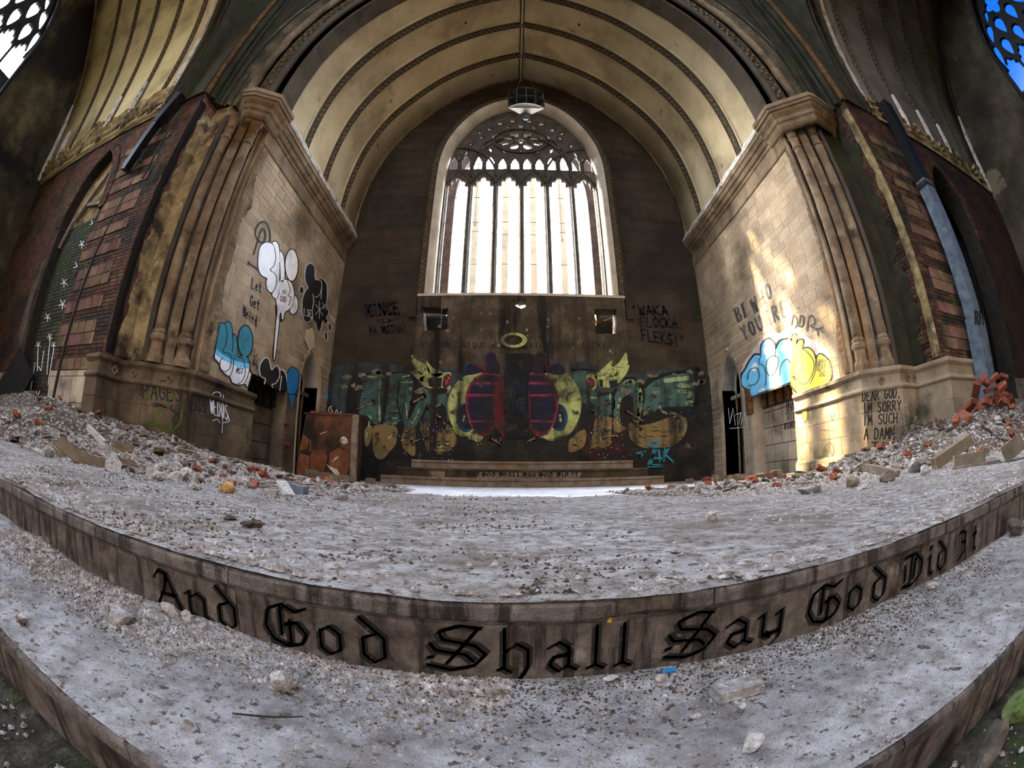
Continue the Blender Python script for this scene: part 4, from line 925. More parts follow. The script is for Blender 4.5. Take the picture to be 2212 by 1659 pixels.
# nave walls behind the camera, added to hold back low daylight
for s, x in ((-1, -7.2), (1, 7.8)):
    o = MB().bx(x, x+s*.8, -34, -6.9, ZN-.1, 12.5).build('wall_nave', m_trim); struct(o, 'unseen nave wall behind the steps, added to hold back low daylight')
struct(MB().bx(-8, 8.6, -34.8, -34, ZN-.1, 15).build('wall_nave', m_trim), 'unseen far end wall of the nave, added to hold back low daylight')

# unseen roof over crossing and nave front, sized to steer the daylight
hole_ = rough_loop([(-3.0, -3.6), (3.6, -3.4), (3.4, .7), (-2.8, .5)], 6, .5, 5)  # opening added overhead to light the treads
struct(MB().plate([[(-8.6, -7.4), (9.2, -7.4), (9.2, 5.6), (-8.6, 5.6)], hole_], lambda u, v, d: Vector((u, v, 16.6+d)), .3).build('ceiling', m_moss), 'dark roof over the crossing with an added ragged opening that lights the steps')
struct(MB().bx(-8.0, 8.6, -24, -7.4, 12.5, 12.8).build('ceiling', m_moss), 'dark roof over the front of the nave')
for s_, x_ in ((-1, -8.1), (1, 8.7)):
    struct(MB().bx(x_, x_+s_*.5, -7.4, -6.7, ZN, 16.6).build('wall_crossing', m_moss), 'dark wall at the nave corner of the crossing')
    struct(MB().bx(x_-.3, x_+.3, -7.4, 5.4, 15.2, 16.6).build('wall_crossing', m_moss), 'dark wall strip above the transept arch')
    struct(MB().bx(x_, EL-.5 if s_ < 0 else ER+.5, -7.4, -6.7, ZN, 8).build('wall_transept', m_moss), 'dark rear wall of the transept')
struct(MB().bx(-8.6, 9.2, -7.5, -7.2, 12.5, 16.9).build('wall_crossing', m_moss), 'dark gable between crossing and nave roof')
# ================================================================== paint on the walls
K = {}
def pc(name, c, **k):
    if name not in K: K[name] = P(name, c, **k)
    return K[name]
BLACK = pc('black_spray', (.010, .009, .009)); WHITE = pc('white_spray', (.78, .78, .80)); TEAL = pc('teal_spray', (.03, .20, .27)); BLUE = pc('blue_spray', (.02, .18, .42)); LBLUE = pc('light_blue_spray', (.16, .52, .78)); YEL = pc('yellow_spray', (.85, .60, .05)); GREY = pc('grey_spray', (.07, .065, .06)); GREEN = pc('green_spray', (.07, .11, .012))
MTEAL = pc('mural_teal', (.055, .115, .095), wear=.5, soot=True); MPALE = pc('mural_pale_green', (.30, .42, .20), wear=.6, soot=True); MTAN = pc('mural_tan', (.20, .135, .050), wear=.5, soot=True); MOLIVE = pc('mural_olive', (.33, .36, .13), wear=.45, soot=True); MYEL = pc('mural_yellow_green', (.42, .46, .16), wear=.6, soot=True); MRED = pc('mural_red', (.20, .012, .020), wear=.45, soot=True); MNAVY = pc('mural_navy', (.010, .010, .030), wear=.4, soot=True); MBLUE = pc('mural_blue', (.012, .06, .13), wear=.5, soot=True); MBONE = pc('mural_bone', (.36, .22, .13), wear=.6, soot=True); MMAR = pc('mural_maroon', (.035, .006, .006), wear=.4, soot=True); MSLATE = pc('mural_slate', (.035, .05, .055), wear=.4, soot=True)
def onV(p, a, b, off):
    """ray against a vertical plane through plan points a and b, off metres towards the lens"""
    d = ray(*p); n = Vector((-(b[1]-a[1]), b[0]-a[0], 0)).normalized(); q = Vector((a[0], a[1], 0))
    if n.dot(q) < 0: n = -n
    return d*((n.dot(q)-off)/n.dot(d))
GL = lambda off=.006: (lambda p: onX(p, XL+off))
GR = lambda off=.006: (lambda p: onX(p, XR-off))
GB = lambda off=.006: (lambda p: onY(p, YB-off))
def ell(cx, cy, rx, ry, rot=0, n=22): return [(cx+rx*math.cos(t)*math.cos(rot)-ry*math.sin(t)*math.sin(rot), cy+rx*math.cos(t)*math.sin(rot)+ry*math.sin(t)*math.cos(rot)) for t in [k*2*math.pi/n for k in range(n)]]
def paint(name, parent, mt, fn, fills=(), strokes=(), label=None):
    m = MB()
    for L in fills: m.flat([L] if not isinstance(L[0], list) else L, fn)
    for pts, wd in strokes: m.ribbon(pts, wd, fn)
    o = m.build(name, mt, parent, fix=False)
    if label: o['label'] = label
    return o
# single-stroke letters on a unit cell, y up
G_ = {'A': [[(0,0),(.45,1),(.9,0)],[(.18,.38),(.72,.38)]], 'B': [[(0,0),(0,1),(.6,.95),(.7,.75),(.5,.55),(0,.52)],[(.5,.55),(.8,.3),(.6,.03),(0,0)]], 'C': [[(.85,.85),(.5,1),(.1,.75),(.05,.3),(.4,0),(.85,.12)]], 'D': [[(0,0),(0,1),(.55,.92),(.85,.5),(.55,.06),(0,0)]], 'E': [[(.75,1),(0,1),(0,0),(.8,0)],[(0,.52),(.6,.52)]], 'F': [[(.8,1),(0,1),(0,0)],[(0,.52),(.6,.52)]], 'G': [[(.85,.85),(.5,1),(.1,.75),(.05,.3),(.4,0),(.85,.15),(.85,.45),(.5,.45)]], 'H': [[(0,0),(0,1)],[(.8,0),(.8,1)],[(0,.5),(.8,.5)]], 'I': [[(.4,0),(.4,1)]], 'K': [[(0,0),(0,1)],[(.8,1),(0,.45),(.85,0)]], 'L': [[(0,1),(0,0),(.75,0)]], 'M': [[(0,0),(.08,1),(.45,.3),(.82,1),(.9,0)]], 'N': [[(0,0),(0,1),(.8,0),(.8,1)]], 'O': [[(.45,1),(.1,.8),(.02,.4),(.3,.02),(.7,.08),(.88,.5),(.7,.92),(.45,1)]], 'P': [[(0,0),(0,1),(.6,.95),(.72,.72),(.5,.5),(0,.48)]], 'Q': [[(.45,1),(.1,.8),(.02,.4),(.3,.02),(.7,.08),(.88,.5),(.7,.92),(.45,1)],[(.5,.25),(.9,-.12)]], 'R': [[(0,0),(0,1),(.6,.95),(.72,.74),(.5,.52),(0,.5)],[(.35,.5),(.85,0)]], 'S': [[(.8,.88),(.45,1),(.1,.8),(.3,.55),(.75,.4),(.75,.12),(.4,0),(.05,.12)]], 'T': [[(0,1),(.85,1)],[(.42,1),(.42,0)]], 'U': [[(0,1),(.02,.25),(.35,0),(.75,.2),(.8,1)]], 'V': [[(0,1),(.42,0),(.85,1)]], 'W': [[(0,1),(.22,0),(.47,.75),(.72,0),(.95,1)]], 'X': [[(0,0),(.8,1)],[(0,1),(.8,0)]], 'Y': [[(0,1),(.42,.5),(.85,1)],[(.42,.5),(.4,0)]], 'Z': [[(0,1),(.8,1),(0,0),(.8,0)]],
 '!': [[(.4,1),(.36,.3)],[(.35,.05),(.35,.0)]], ',': [[(.3,.08),(.2,-.12)]], '"': [[(.25,1),(.2,.75)],[(.55,1),(.5,.75)]], '#': [[(.2,0),(.3,1)],[(.6,0),(.7,1)],[(0,.35),(.9,.35)],[(0,.65),(.9,.65)]],
 'e': [[(.1,.3),(.65,.35),(.55,.6),(.25,.58),(.08,.25),(.35,0),(.7,.1)]], 't': [[(.35,.95),(.35,.1),(.65,.02)],[(.1,.62),(.7,.62)]], 'i': [[(.4,.6),(.4,0)],[(.4,.85),(.4,.8)]], 'r': [[(.2,.6),(.22,0)],[(.22,.4),(.6,.62)]], 'd': [[(.7,1),(.7,0),(.3,.02),(.1,.3),(.35,.58),(.7,.45)]], 'n': [[(.1,.6),(.1,0)],[(.1,.4),(.4,.62),(.65,.45),(.65,0)]], 'o': [[(.4,.6),(.1,.35),(.3,0),(.65,.2),(.6,.55),(.4,.6)]], 'a': [[(.65,.6),(.65,0)],[(.65,.5),(.3,.6),(.1,.3),(.35,0),(.65,.15)]], 'l': [[(.4,1),(.4,0)]], 'h': [[(.1,1),(.1,0)],[(.1,.4),(.4,.62),(.65,.45),(.65,0)]], 'y': [[(.1,.6),(.35,.1)],[(.7,.6),(.2,-.35)]]}
def text(m, s, o, adv, up, wd, fn, fill=.82, nibang=None, jit=0.0):
    rr = random.Random(len(s)*7)
    for i, ch in enumerate(s):
        if ch not in G_: continue
        jx, jy = rr.uniform(-jit, jit), rr.uniform(-jit, jit)
        for st in G_[ch]:
            pts = [(o[0]+adv[0]*(i+x*fill+jx)+up[0]*(y+jy), o[1]+adv[1]*(i+x*fill+jx)+up[1]*(y+jy)) for x, y in st]
            if nibang is None: m.ribbon(pts, wd, fn)
            else: m.nib(pts, wd, nibang, fn); m.ribbon(pts, wd*.32, fn)
def words(name, parent, mt, fn, lines, label=None, **k):
    m = MB()
    for s, o, adv, up, wd in lines: text(m, s, o, adv, up, wd, fn, **k)
    ob = m.build(name, mt, parent, fix=False)
    if label: ob['label'] = label
    return ob
def T(ox, oy, s):
    f = lambda L: [(ox+a/s, oy+b/s) for a, b in L]
    return f
# ---------------------------------------------------------------- gothic lettering on the risers
B_ = {'n': [[(.02,.56),(.22,.68),(.22,.12),(.40,.03)],[(.24,.52),(.52,.68),(.76,.56),(.76,.12),(.96,.03)]], 'd': [[(.10,1.04),(.82,.60),(.82,.14),(.5,.0)],[(.2,.58),(.2,.16),(.5,.0)],[(.2,.56),(.55,.68)]], 'o': [[(.2,.58),(.2,.16),(.5,.02)],[(.2,.56),(.5,.70),(.82,.54),(.82,.16),(.5,.02)]], 'h': [[(.22,1.02),(.22,.1),(.40,.0)],[(.05,.05),(.22,.12)],[(.24,.48),(.52,.68),(.80,.54),(.80,.14),(.62,-.16)]], 'a': [[(.14,.56),(.46,.70),(.74,.56),(.74,.12),(.98,.03)],[(.74,.40),(.30,.36),(.20,.16),(.46,.0),(.74,.16)]], 'l': [[(.45,1.04),(.45,.12),(.8,.02)],[(.12,.04),(.45,.12)]], 'y': [[(.04,.60),(.22,.68),(.22,.18),(.5,.04)],[(.62,.60),(.82,.68),(.82,.02),(.4,-.26)],[(.24,.14),(.8,.16)]], 'i': [[(.2,.58),(.45,.68),(.45,.12),(.8,.03)],[(.35,.95),(.55,.88)]], 't': [[(.45,.90),(.45,.12),(.85,.03)],[(.1,.64),(.85,.64)]],
 'A': [[(.0,.72),(.16,.96),(.42,.92),(.92,.0)],[(.42,.90),(.34,.45),(.06,.0),(.26,.06)],[(.22,.36),(.72,.38)]], 'G': [[(.5,1.02),(.14,.84),(.05,.4),(.22,.10),(.55,.0),(.88,.12),(.98,.38),(.78,.62),(.52,.54)],[(.42,.94),(.42,.24)],[(.52,.98),(.76,.88),(1.0,1.0)],[(.62,.66),(.62,.02)]], 'S': [[(.92,1.0),(.6,1.06),(.22,.90),(.28,.72),(.82,.62),(1.0,.42),(.80,.14),(.42,.02),(.0,.10)],[(.06,.62),(.16,.46),(.66,.40),(.80,.24)],[(.02,.28),(.12,.30)],[(.86,.98),(.34,.16)]], 'D': [[(.06,.94),(.6,.96),(.96,.62),(.92,.22),(.5,.0),(.06,.06)],[(.42,.88),(.42,.10)],[(.10,.70),(.16,.22)],[(.58,.8),(.58,.2)]], 'I': [[(.2,.98),(.62,.86),(.62,.22),(.1,.0)],[(.0,.88),(.2,.98)],[(.3,.6),(.62,.52)]]}
def gothic(m, ch, x0, x1, z0, z1, nb, fn, ang=.66):
    for st in B_[ch]:
        pts = [(x0+(x1-x0)*x, z0+(z1-z0)*y) for x, y in st]
        fine = []
        for (a, b), (c, d) in zip(pts[:-1], pts[1:]): fine += [(a+(c-a)*k/4, b+(d-b)*k/4) for k in range(4)]
        m.nib(fine+[pts[-1]], nb, ang, fn); m.ribbon(pts, nb*.28, fn)
RY = .8262
big = [('A',331,392),('n',392,448),('d',456,508),('G',560,660),('o',675,743),('d',766,840),('S',918,1049),('h',1070,1160),('a',1175,1252),('l',1266,1322),('l',1327,1380),('S',1442,1557),('a',1571,1640),('y',1646,1708),('G',1752,1822),('o',1832,1872),('d',1884,1921),('D',1950,1992),('i',1998,2018),('d',2020,2043),('I',2064,2088),('t',2093,2104)]
m = MB()
for ch, a, b in big:
    xa, xb = onY((a, 1330 if 600 < a < 1500 else 1230), RY).x, onY((b, 1330 if 600 < b < 1500 else 1230), RY).x
    # true horizontal place on the riser: same picture column, mid height of the riser
    for it in range(4):
        pass
    gothic(m, ch, xa, xb, -.408, -.308, .0265 if ch in 'SGAD' else .0245, lambda q: Vector((q[0], RY-.80, q[1]-ZS)))
m_worn = M('worn_black_paint', [(.006,.006,.006),(.012,.011,.010),(.018,.016,.014)], 20, .8, .1, 60, 0, [((.11,.095,.082), 55, .62, .66)])
o = m.build('gothic_lettering', m_worn, up_step, fix=False); o['label'] = 'black gothic words And God Shall Say God Did It'
m = MB()
for w_, a, b in (('And',1007,1036),('God',1041,1071),('Shall',1078,1124),('Say',1129,1158),('God',1164,1195),('Did',1203,1228),('It',1233,1250)):
    for i, ch in enumerate(w_):
        n = len(w_); xa, xb = onY((a+(b-a)*i/n, 1026), 10.575).x, onY((a+(b-a)*(i+.92)/n, 1026), 10.575).x
        gothic(m, ch, xa, xb, .005, .125, .034, lambda q: Vector((q[0], .0265, q[1]-.18)))
o = m.build('gothic_lettering', pc('pale_black_spray', (.004, .004, .004)), alt[1], fix=False); o['label'] = 'small black gothic words on the scorched step'
# pale scuffed field behind the small lettering
paint('scuffed_field', alt[1], m_stepb, lambda p: Vector((onY(p, 10.577).x, .0285, onY(p, 10.577).z-.18)), [[(925,1016.5),(935,1031),(960,1031.5),(962,1017)], [(1030,1017.5),(1030,1032),(1252,1032),(1258,1017.5),(1140,1018)]])
# ---------------------------------------------------------------- roman inscription and black tags on the back wall
words('roman_inscription', back, BLACK, GB(.054), [('VOCATUS ATQUE NON VOCATUS DEUS ADERIT', (908, 752), (11.25, 0.06), (0, -13.5), 1.9)], 'faint roman capitals Vocatus atque non vocatus Deus aderit', fill=.72, nibang=.5)
f = lambda L, o=(780, 640), s=9.517: [(o[0]+a/s, o[1]+b/s) for a, b in L]
words('spray_tag', back, BLACK, GB(), [('MINCE', f([(110, 420)])[0], (15.2, -1.4), (-3, -25), 6.5), ('YA MOTHA!', f([(170, 790)])[0], (9.2, -.45), (-1, -17), 3.6)], 'black spray words Mince Ya Motha')
paint('spray_tag', back, BLACK, GB(), [], [(f([(330,510),(470,455),(430,555),(640,490),(930,400)]), 3.0), (f([(540,450),(600,490),(560,570)]), 3.0)])
f = lambda L, o=(1310, 560), s=6.912: [(o[0]+a/s, o[1]+b/s) for a, b in L]
words('spray_tag', back, BLACK, GB(), [('"WAKA', f([(380, 830)])[0], (16.5, .2), (-4, -19), 5), ('FLOCKA', f([(520, 1010)])[0], (13.6, .2), (-2, -20), 4.5), ('FLEKS!"', f([(540, 1210)])[0], (13.8, 2.2), (-3, -23), 4.5)], 'black spray words Waka Flocka Fleks in quotes')
# ---------------------------------------------------------------- the mural
MO = [.066]
def mural(nm, mt, fills=(), strokes=(), lab=None):
    MO[0] += .0012; return paint(nm, back, mt, GB(MO[0]), fills, strokes, lab)
A = T(700, 740, 3.525); B = T(960, 690, 3.525); Cc = T(1230, 740, 3.525); s_ = 1/3.525
mural('mural_ground', MSLATE, [A([(70,200),(180,150),(330,150),(480,165),(640,175),(960,200),(1100,260),(1100,420),(930,600),(160,560),(60,470)]), Cc([(0,150),(140,140),(260,200),(440,240),(620,220),(760,190),(900,190),(900,330),(0,400)])])
mural('mural_ground', BLACK, [cr(A([(195,300),(290,235),(480,225),(660,225),(720,260),(800,380),(960,560),(1050,800),(960,880),(380,900),(300,860),(230,640),(165,540)]), 4), cr(Cc([(150,470),(330,400),(420,265),(540,290),(720,235),(900,205),(970,230),(975,520),(910,580),(915,680),(850,790),(640,830),(470,800),(400,880),(120,870),(90,840),(130,640)]), 4)])
mural('mural_ground', MMAR, [cr(Cc([(100,830),(140,640),(170,560),(200,600),(170,760),(300,790),(330,700),(330,580),(380,640),(470,640),(490,700),(440,800),(480,860),(330,850),(200,880)]), 3)])
mural('mural_letter', MTEAL, [cr(A(L), 3) for L in ([(292,250),(474,240),(468,330),(452,520),(440,600),(380,620),(330,560),(255,530),(275,350)], [(505,245),(640,238),(560,330),(558,430),(575,540),(560,620),(500,625),(452,610),(475,480),(492,330)], [(580,300),(690,282),(655,480),(645,570),(720,440),(795,370),(780,470),(740,560),(690,650),(650,690),(610,640),(580,540),(565,430)], [(800,390),(930,395),(950,560),(930,600),(760,610),(785,500)])] + [cr(Cc(L), 3) for L in ([(330,440),(360,350),(420,285),(500,290),(560,370),(560,450),(545,560),(430,590),(340,560)], [(565,350),(650,290),(760,250),(880,235),(948,240),(945,480),(860,490),(760,490),(690,500),(620,530),(560,560),(555,440)], [(160,440),(330,400),(330,540),(190,560),(200,480)], [(0,230),(180,210),(230,300),(200,420),(100,460),(60,330)])], lab='teal bubble letters with pale green highlights')
mural('mural_letter', MTAN, [cr(A(L), 3) for L in ([(385,632),(545,630),(550,760),(500,830),(440,890),(385,860),(370,760)], [(612,660),(690,645),(695,760),(690,860),(640,840),(590,770)], [(740,620),(930,612),(1010,720),(1005,770),(930,840),(800,840),(760,740)], [(310,660),(370,640),(350,760),(315,790)])] + [cr(Cc(L), 3) for L in ([(340,570),(430,600),(545,570),(525,625),(640,612),(780,562),(860,560),(897,600),(880,700),(800,780),(700,800),(560,800),(470,740),(440,660),(350,690)], [(195,590),(240,560),(320,575),(318,700),(300,790),(165,800),(180,700)], [(0,740),(120,660),(110,790),(0,835)])])
mural('mural_hole', BLACK, [cr(A([(850,490),(900,465),(930,520),(930,640),(880,685),(845,640),(835,560)]), 3), cr(Cc([(400,430),(440,402),(482,420),(485,540),(440,635),(392,620),(382,500)]), 3), cr(Cc([(700,505),(940,485),(955,520),(900,560),(800,535),(700,575),(620,605),(535,612),(580,552),(640,545)]), 3)])
hl_ = [([(335,262),(462,256)],16),([(424,262),(428,330),(420,420),(424,600)],13),([(505,520),(560,522)],12),([(520,575),(550,575)],12),([(520,625),(545,610)],10),([(530,650),(530,690),(490,730)],12),([(600,262),(650,250)],14),([(590,300),(670,300)],14),([(640,320),(660,350)],16),([(625,460),(632,560),(640,575)],12),([(725,510),(705,560),(670,610)],14),([(668,680),(668,740)],12),([(340,560),(360,575)],10),([(345,600),(340,640)],12),([(330,690),(320,720)],10),([(850,490),(885,470)],9),([(825,560),(825,640)],11),([(820,790),(930,790)],14),([(820,820),(930,820)],10),([(940,370),(955,340)],26)]
hr_ = [([(425,310),(490,300),(535,370),(535,470),(520,570),(505,610)],34),([(385,430),(372,500),(372,570),(382,630)],20),([(730,290),(900,270)],34),([(840,325),(930,335)],30),([(830,370),(900,375),(925,390),(900,415)],22),([(895,460),(925,455)],30),([(690,490),(720,530),(800,540),(860,575),(880,620),(880,670)],17),([(160,420),(205,420)],16),([(150,350),(148,400)],9),([(310,390),(308,430)],9)]
mural('mural_highlight', MPALE, [], [(cr(A(p), 4, False) if len(p) > 2 else A(p), w_*s_) for p, w_ in hl_]+[(cr(Cc(p), 4, False) if len(p) > 2 else Cc(p), w_*s_) for p, w_ in hr_])
rr = random.Random(4); ds = []
for (x0, x1, y0, y1, f_) in ((255,470,260,620,A), (480,700,250,700,A), (740,1000,600,850,A), (600,700,680,860,A), (570,940,300,480,Cc), (340,560,360,560,Cc), (180,320,600,800,Cc), (470,880,620,790,Cc), (0,110,740,830,Cc)):
    for k in range(int((x1-x0)*(y1-y0)/4200)):
        a, b = rr.uniform(x0, x1), rr.uniform(y0, y1); L = rr.uniform(22, 55); ds.append((f_([(a, b), (a+L*.5, b+rr.uniform(-3, 3)), (a+L, b+rr.uniform(-4, 4))]), rr.uniform(4, 7)*s_))
ds += [(cr(A(p), 4, False), 12*s_) for p in ([(290,370),(285,250),(475,238),(495,232),(650,232),(690,285)], [(255,540),(275,400),(288,300)], [(474,240),(468,330),(452,520),(438,620)], [(495,240),(485,360),(455,600)], [(575,300),(558,430),(575,540),(610,640)], [(690,290),(660,480),(645,575),(720,430)])]
ds += [(cr(Cc(p), 4, False), 16*s_) for p in ([(565,350),(650,280),(760,240),(880,218),(960,232),(960,480)], [(330,560),(330,440),(360,340),(420,275),(500,280),(562,365),(565,460)], [(960,190),(990,210),(1000,250)], [(950,470),(1040,440)], [(20,210),(100,205),(200,215)])]
mural('mural_outline', BLACK, [], ds)
# winged eyes
mural('mural_wing', MYEL, [cr(A(L), 3) for L in ([(668,92),(690,118),(740,150),(790,180),(805,240),(740,245),(690,195),(668,140)], [(778,135),(830,195),(905,230),(870,260),(800,235),(783,180)], [(640,200),(700,212),(765,255),(750,300),(690,258)], [(735,262),(930,225),(968,240),(955,300),(905,352),(760,335)])] + [cr(Cc(L), 3) for L in ([(195,245),(250,200),(325,135),(322,185),(380,150),(430,75),(447,150),(440,175),(458,172),(440,225),(405,275),(372,312),(345,275),(215,280)], [(125,265),(150,238),(200,250),(215,300),(205,345),(160,352)])], lab='pale yellow-green winged eye shapes')
mural('mural_band', MOLIVE, [A([(757,267),(902,264),(892,346),(757,334)]), Cc([(217,282),(368,280),(363,346),(228,340)])])
mural('mural_band', BLACK, [A([(790,285),(800,268),(830,268),(835,335),(800,335)]), A([(860,270),(900,266),(890,345),(865,340)]), Cc([(225,285),(255,282),(255,340),(232,338)]), Cc([(300,290),(366,284),(362,344),(310,344)]), A(ell(880,370,60,24,-.15))], [(A([(700,120),(760,165),(790,225)]), 2*s_), (Cc([(330,180),(400,190)]), 4*s_), (Cc([(290,210),(340,200),(330,240)]), 4*s_)])
mural('mural_eye', MRED, [A(ell(934,292,30,58,.35)), Cc(ell(160,308,34,44,-.35))])
mural('mural_eye', MNAVY, [A(ell(934,292,24,49,.35)), Cc(ell(160,308,28,37,-.35))])
mural('mural_eye', MRED, [A(ell(936,288,20,42,.35)), Cc(ell(161,305,23,31,-.35))])
mural('mural_eye', MBONE, [[A(ell(930,300,12,18,.3)), A(ell(930,300,7,12,.3))], [Cc(ell(157,310,14,18)), Cc(ell(157,310,9,12))], A(ell(950,270,6,9)), Cc(ell(143,288,7,7))])
# the great beetle
mural('mural_beetle', MOLIVE, [cr(B(L), 4) for L in ([(300,410),(200,415),(110,460),(50,550),(20,650),(30,740),(60,810),(90,860),(140,885),(190,900),(240,925),(300,890),(330,600)], [(770,400),(850,400),(940,420),(1000,490),(1040,590),(1042,690),(1010,790),(960,860),(900,890),(830,925),(760,905),(720,870),(740,600)])], lab='great dark red beetle with pale olive wings and a halo')
rim_l = [(70,830),(100,870),(140,885),(165,878),(190,905),(225,905),(245,925),(275,900)]
mural('mural_beetle', MYEL, [cr(B([(980,560),(1020,560),(1040,640),(1030,740),(985,820),(950,760),(960,640)]), 4), cr(B([(30,640),(70,600),(60,720),(70,800),(45,760)]), 4)]+[B(ell(x, y, 7, 8)) for x, y in ((880,485),(877,538),(940,490),(943,545),(965,505),(1010,540),(1025,580),(1035,640),(125,620),(45,690),(60,600),(160,530),(90,545))], [(cr(B(rim_l), 4, False), 16*s_), (cr(B([(1000,800),(965,850),(930,880),(890,885),(850,910),(810,915),(770,905)]), 4, False), 16*s_)])
mural('mural_beetle', MBLUE, [B(ell(165,748,74,112)), B(ell(872,748,68,104))])
mural('mural_beetle', MNAVY, [B(ell(180,735,66,100)), B(ell(855,735,62,98))])
mural('mural_beetle', MPALE, [B(ell(150,740,8,12)), B(ell(145,768,9,13)), B(ell(880,733,8,10)), B(ell(885,765,11,17))])
half = [(310,405),(380,410),(440,455),(460,482),(462,880),(400,835),(380,830),(330,880),(270,886),(220,842),(182,762),(160,640),(165,560),(200,480),(250,430)]
mir = lambda L: [(1028-a, b) for a, b in L]
mural('mural_beetle', pc('mural_crimson', (.16, .008, .022), wear=.35, soot=True), [cr(B(half), 4), cr(B(mir(half)), 4)])
pan = [[(240,472),(290,430),(370,425),(440,470)], [(205,500),(390,497),(380,570),(190,562)], [(186,592),(372,588),(375,765),(205,768),(180,680)], [(208,788),(378,784),(330,848),(262,860),(225,830)]]
mural('mural_beetle', MNAVY, [B(L) for L in pan]+[B(mir(L)) for L in pan])
pinkish = pc('mural_rose', (.26, .09, .10), wear=.4, soot=True)
pl_ = [[(205,485),(460,487)], [(165,575),(380,577)], [(180,778),(380,772)], [(185,760),(165,660),(165,570),(205,480),(300,412),(400,420),(445,462)], [(185,760),(225,845),(275,885),(335,876)]]
mural('mural_beetle', pinkish, [], [(cr(B(p), 3, False), 5*s_) for p in pl_]+[(cr(B(mir(p)), 3, False), 5*s_) for p in pl_])
ear1 = [(138,385),(160,350),(203,328),(312,388),(200,422),(150,418)]; ear2 = [(308,290),(320,262),(345,248),(385,262),(405,310),(420,400),(312,400)]
mural('mural_beetle', MNAVY, [cr(B(ear1), 3), cr(B(ear2), 3), cr(B([(1055-a, b) for a, b in ear1]), 3), cr(B([(1088-a, b) for a, b in ear2]), 3)])
mural('mural_beetle', MRED, [], [(B([(203,332),(312,388),(312,300),(325,262),(350,252)]), 7*s_), (B([(390,265),(408,330)]), 5*s_), (B([(852,332),(745,392)]), 7*s_), (B([(776,388),(776,300),(765,262),(740,252)]), 7*s_)])
mural('mural_beetle', MBLUE, [], [(cr(B([(142,400),(150,365),(203,330)]), 3, False), 8*s_), (cr(B([(915,395),(905,355),(855,328)]), 3, False), 8*s_), (B([(240,330),(250,295),(330,262)]), 7*s_), (B([(840,330),(835,292),(755,255)]), 7*s_)])
mural('mural_stripe', pc('scorched_black_paint', (.004, .004, .005), wear=.5, soot=True), [cr(B([(470,290),(480,262),(670,262),(686,300),(672,395),(648,420),(640,600),(648,880),(600,905),(500,905),(458,880),(450,600),(455,420),(470,385)]), 3)], lab='broad black vertical stripe')
mural('mural_stripe', MBLUE, [], [(B([(x, y0), (x+rr.uniform(-6, 6), y0+rr.uniform(40, 130))]), rr.uniform(2, 4)*s_) for x in range(490, 625, 14) for y0 in (430+rr.uniform(0, 60), 570+rr.uniform(0, 80))])
mural('mural_halo', MMAR, [[B(ell(528,158,112,66)), B(ell(528,160,62,34))]])
mural('mural_halo', MYEL, [[B(ell(528,157,104,58)), B(ell(525,157,70,38))]], lab='pale green halo ring')
def bone(f_, a, b, wd=9):
    a, b = f_([a])[0], f_([b])[0]; L = math.hypot(b[0]-a[0], b[1]-a[1]); nx, ny = -(b[1]-a[1])/L, (b[0]-a[0])/L; r = wd*s_*.62
    return [([a, b], wd*s_*.8)]+[([(q[0]+nx*r*k, q[1]+ny*r*k), (q[0]+nx*r*k*1.01, q[1]+ny*r*k*1.01)], wd*s_*1.35) for q in (a, b) for k in (-1, 1)]
bl = [(A,(250,506),(380,452)),(A,(668,462),(765,404)),(A,(795,490),(880,570)),(A,(668,762),(780,715)),(Cc,(175,520),(295,453)),(Cc,(435,516),(555,596)),(Cc,(565,548),(610,504)),(Cc,(262,716),(365,706)),(B,(355,905),(425,945)),(B,(685,905),(625,935))]
mural('mural_bone', BLACK, [], [q for f_, a, b in bl for q in bone(f_, a, b, 17)]+[q for q in bone(Cc, (470,590), (545,662), 12)])
for f_, a, b in bl: mural('mural_bone', MBONE, [], bone(f_, a, b, 10))
mural('mural_dots', WHITE, [f_(ell(rr.uniform(x0, x1), rr.uniform(y0, y1), rr.uniform(1.6, 4), rr.uniform(1.6, 4), 0, 6)) for f_, x0, x1, y0, y1, n in ((A,720,1010,600,900,34),(A,560,640,560,880,12),(Cc,130,420,560,880,44),(Cc,600,930,490,610,14),(A,840,930,480,680,8),(B,250,460,900,952,10)) for k in range(n)])
mural('blue_tag', TEAL, [[Cc(ell(640,768,48,28)), Cc(ell(640,768,28,13))]], [(Cc(p), 16*s_) for p in ([(505,845),(580,830)],[(560,835),(550,870)],[(600,925),(640,850),(660,820)],[(640,815),(620,935),(700,930)],[(680,820),(690,900)],[(640,880),(720,880)],[(730,800),(720,900)],[(760,800),(730,850),(790,910)],[(600,945),(700,940)])])
mural('white_scribble', WHITE, [], [(cr(A(p), 4, False), 4*s_) for p in ([(100,545),(60,540),(35,515),(45,490),(65,485)], [(45,490),(80,545),(95,510),(110,545),(130,525),(120,550)])])
o = mural('blue_tag', BLUE, [cr(A([(0,310),(25,305),(28,430),(5,440)]), 3), cr(A([(0,450),(12,440),(10,550),(0,550)]), 3)])
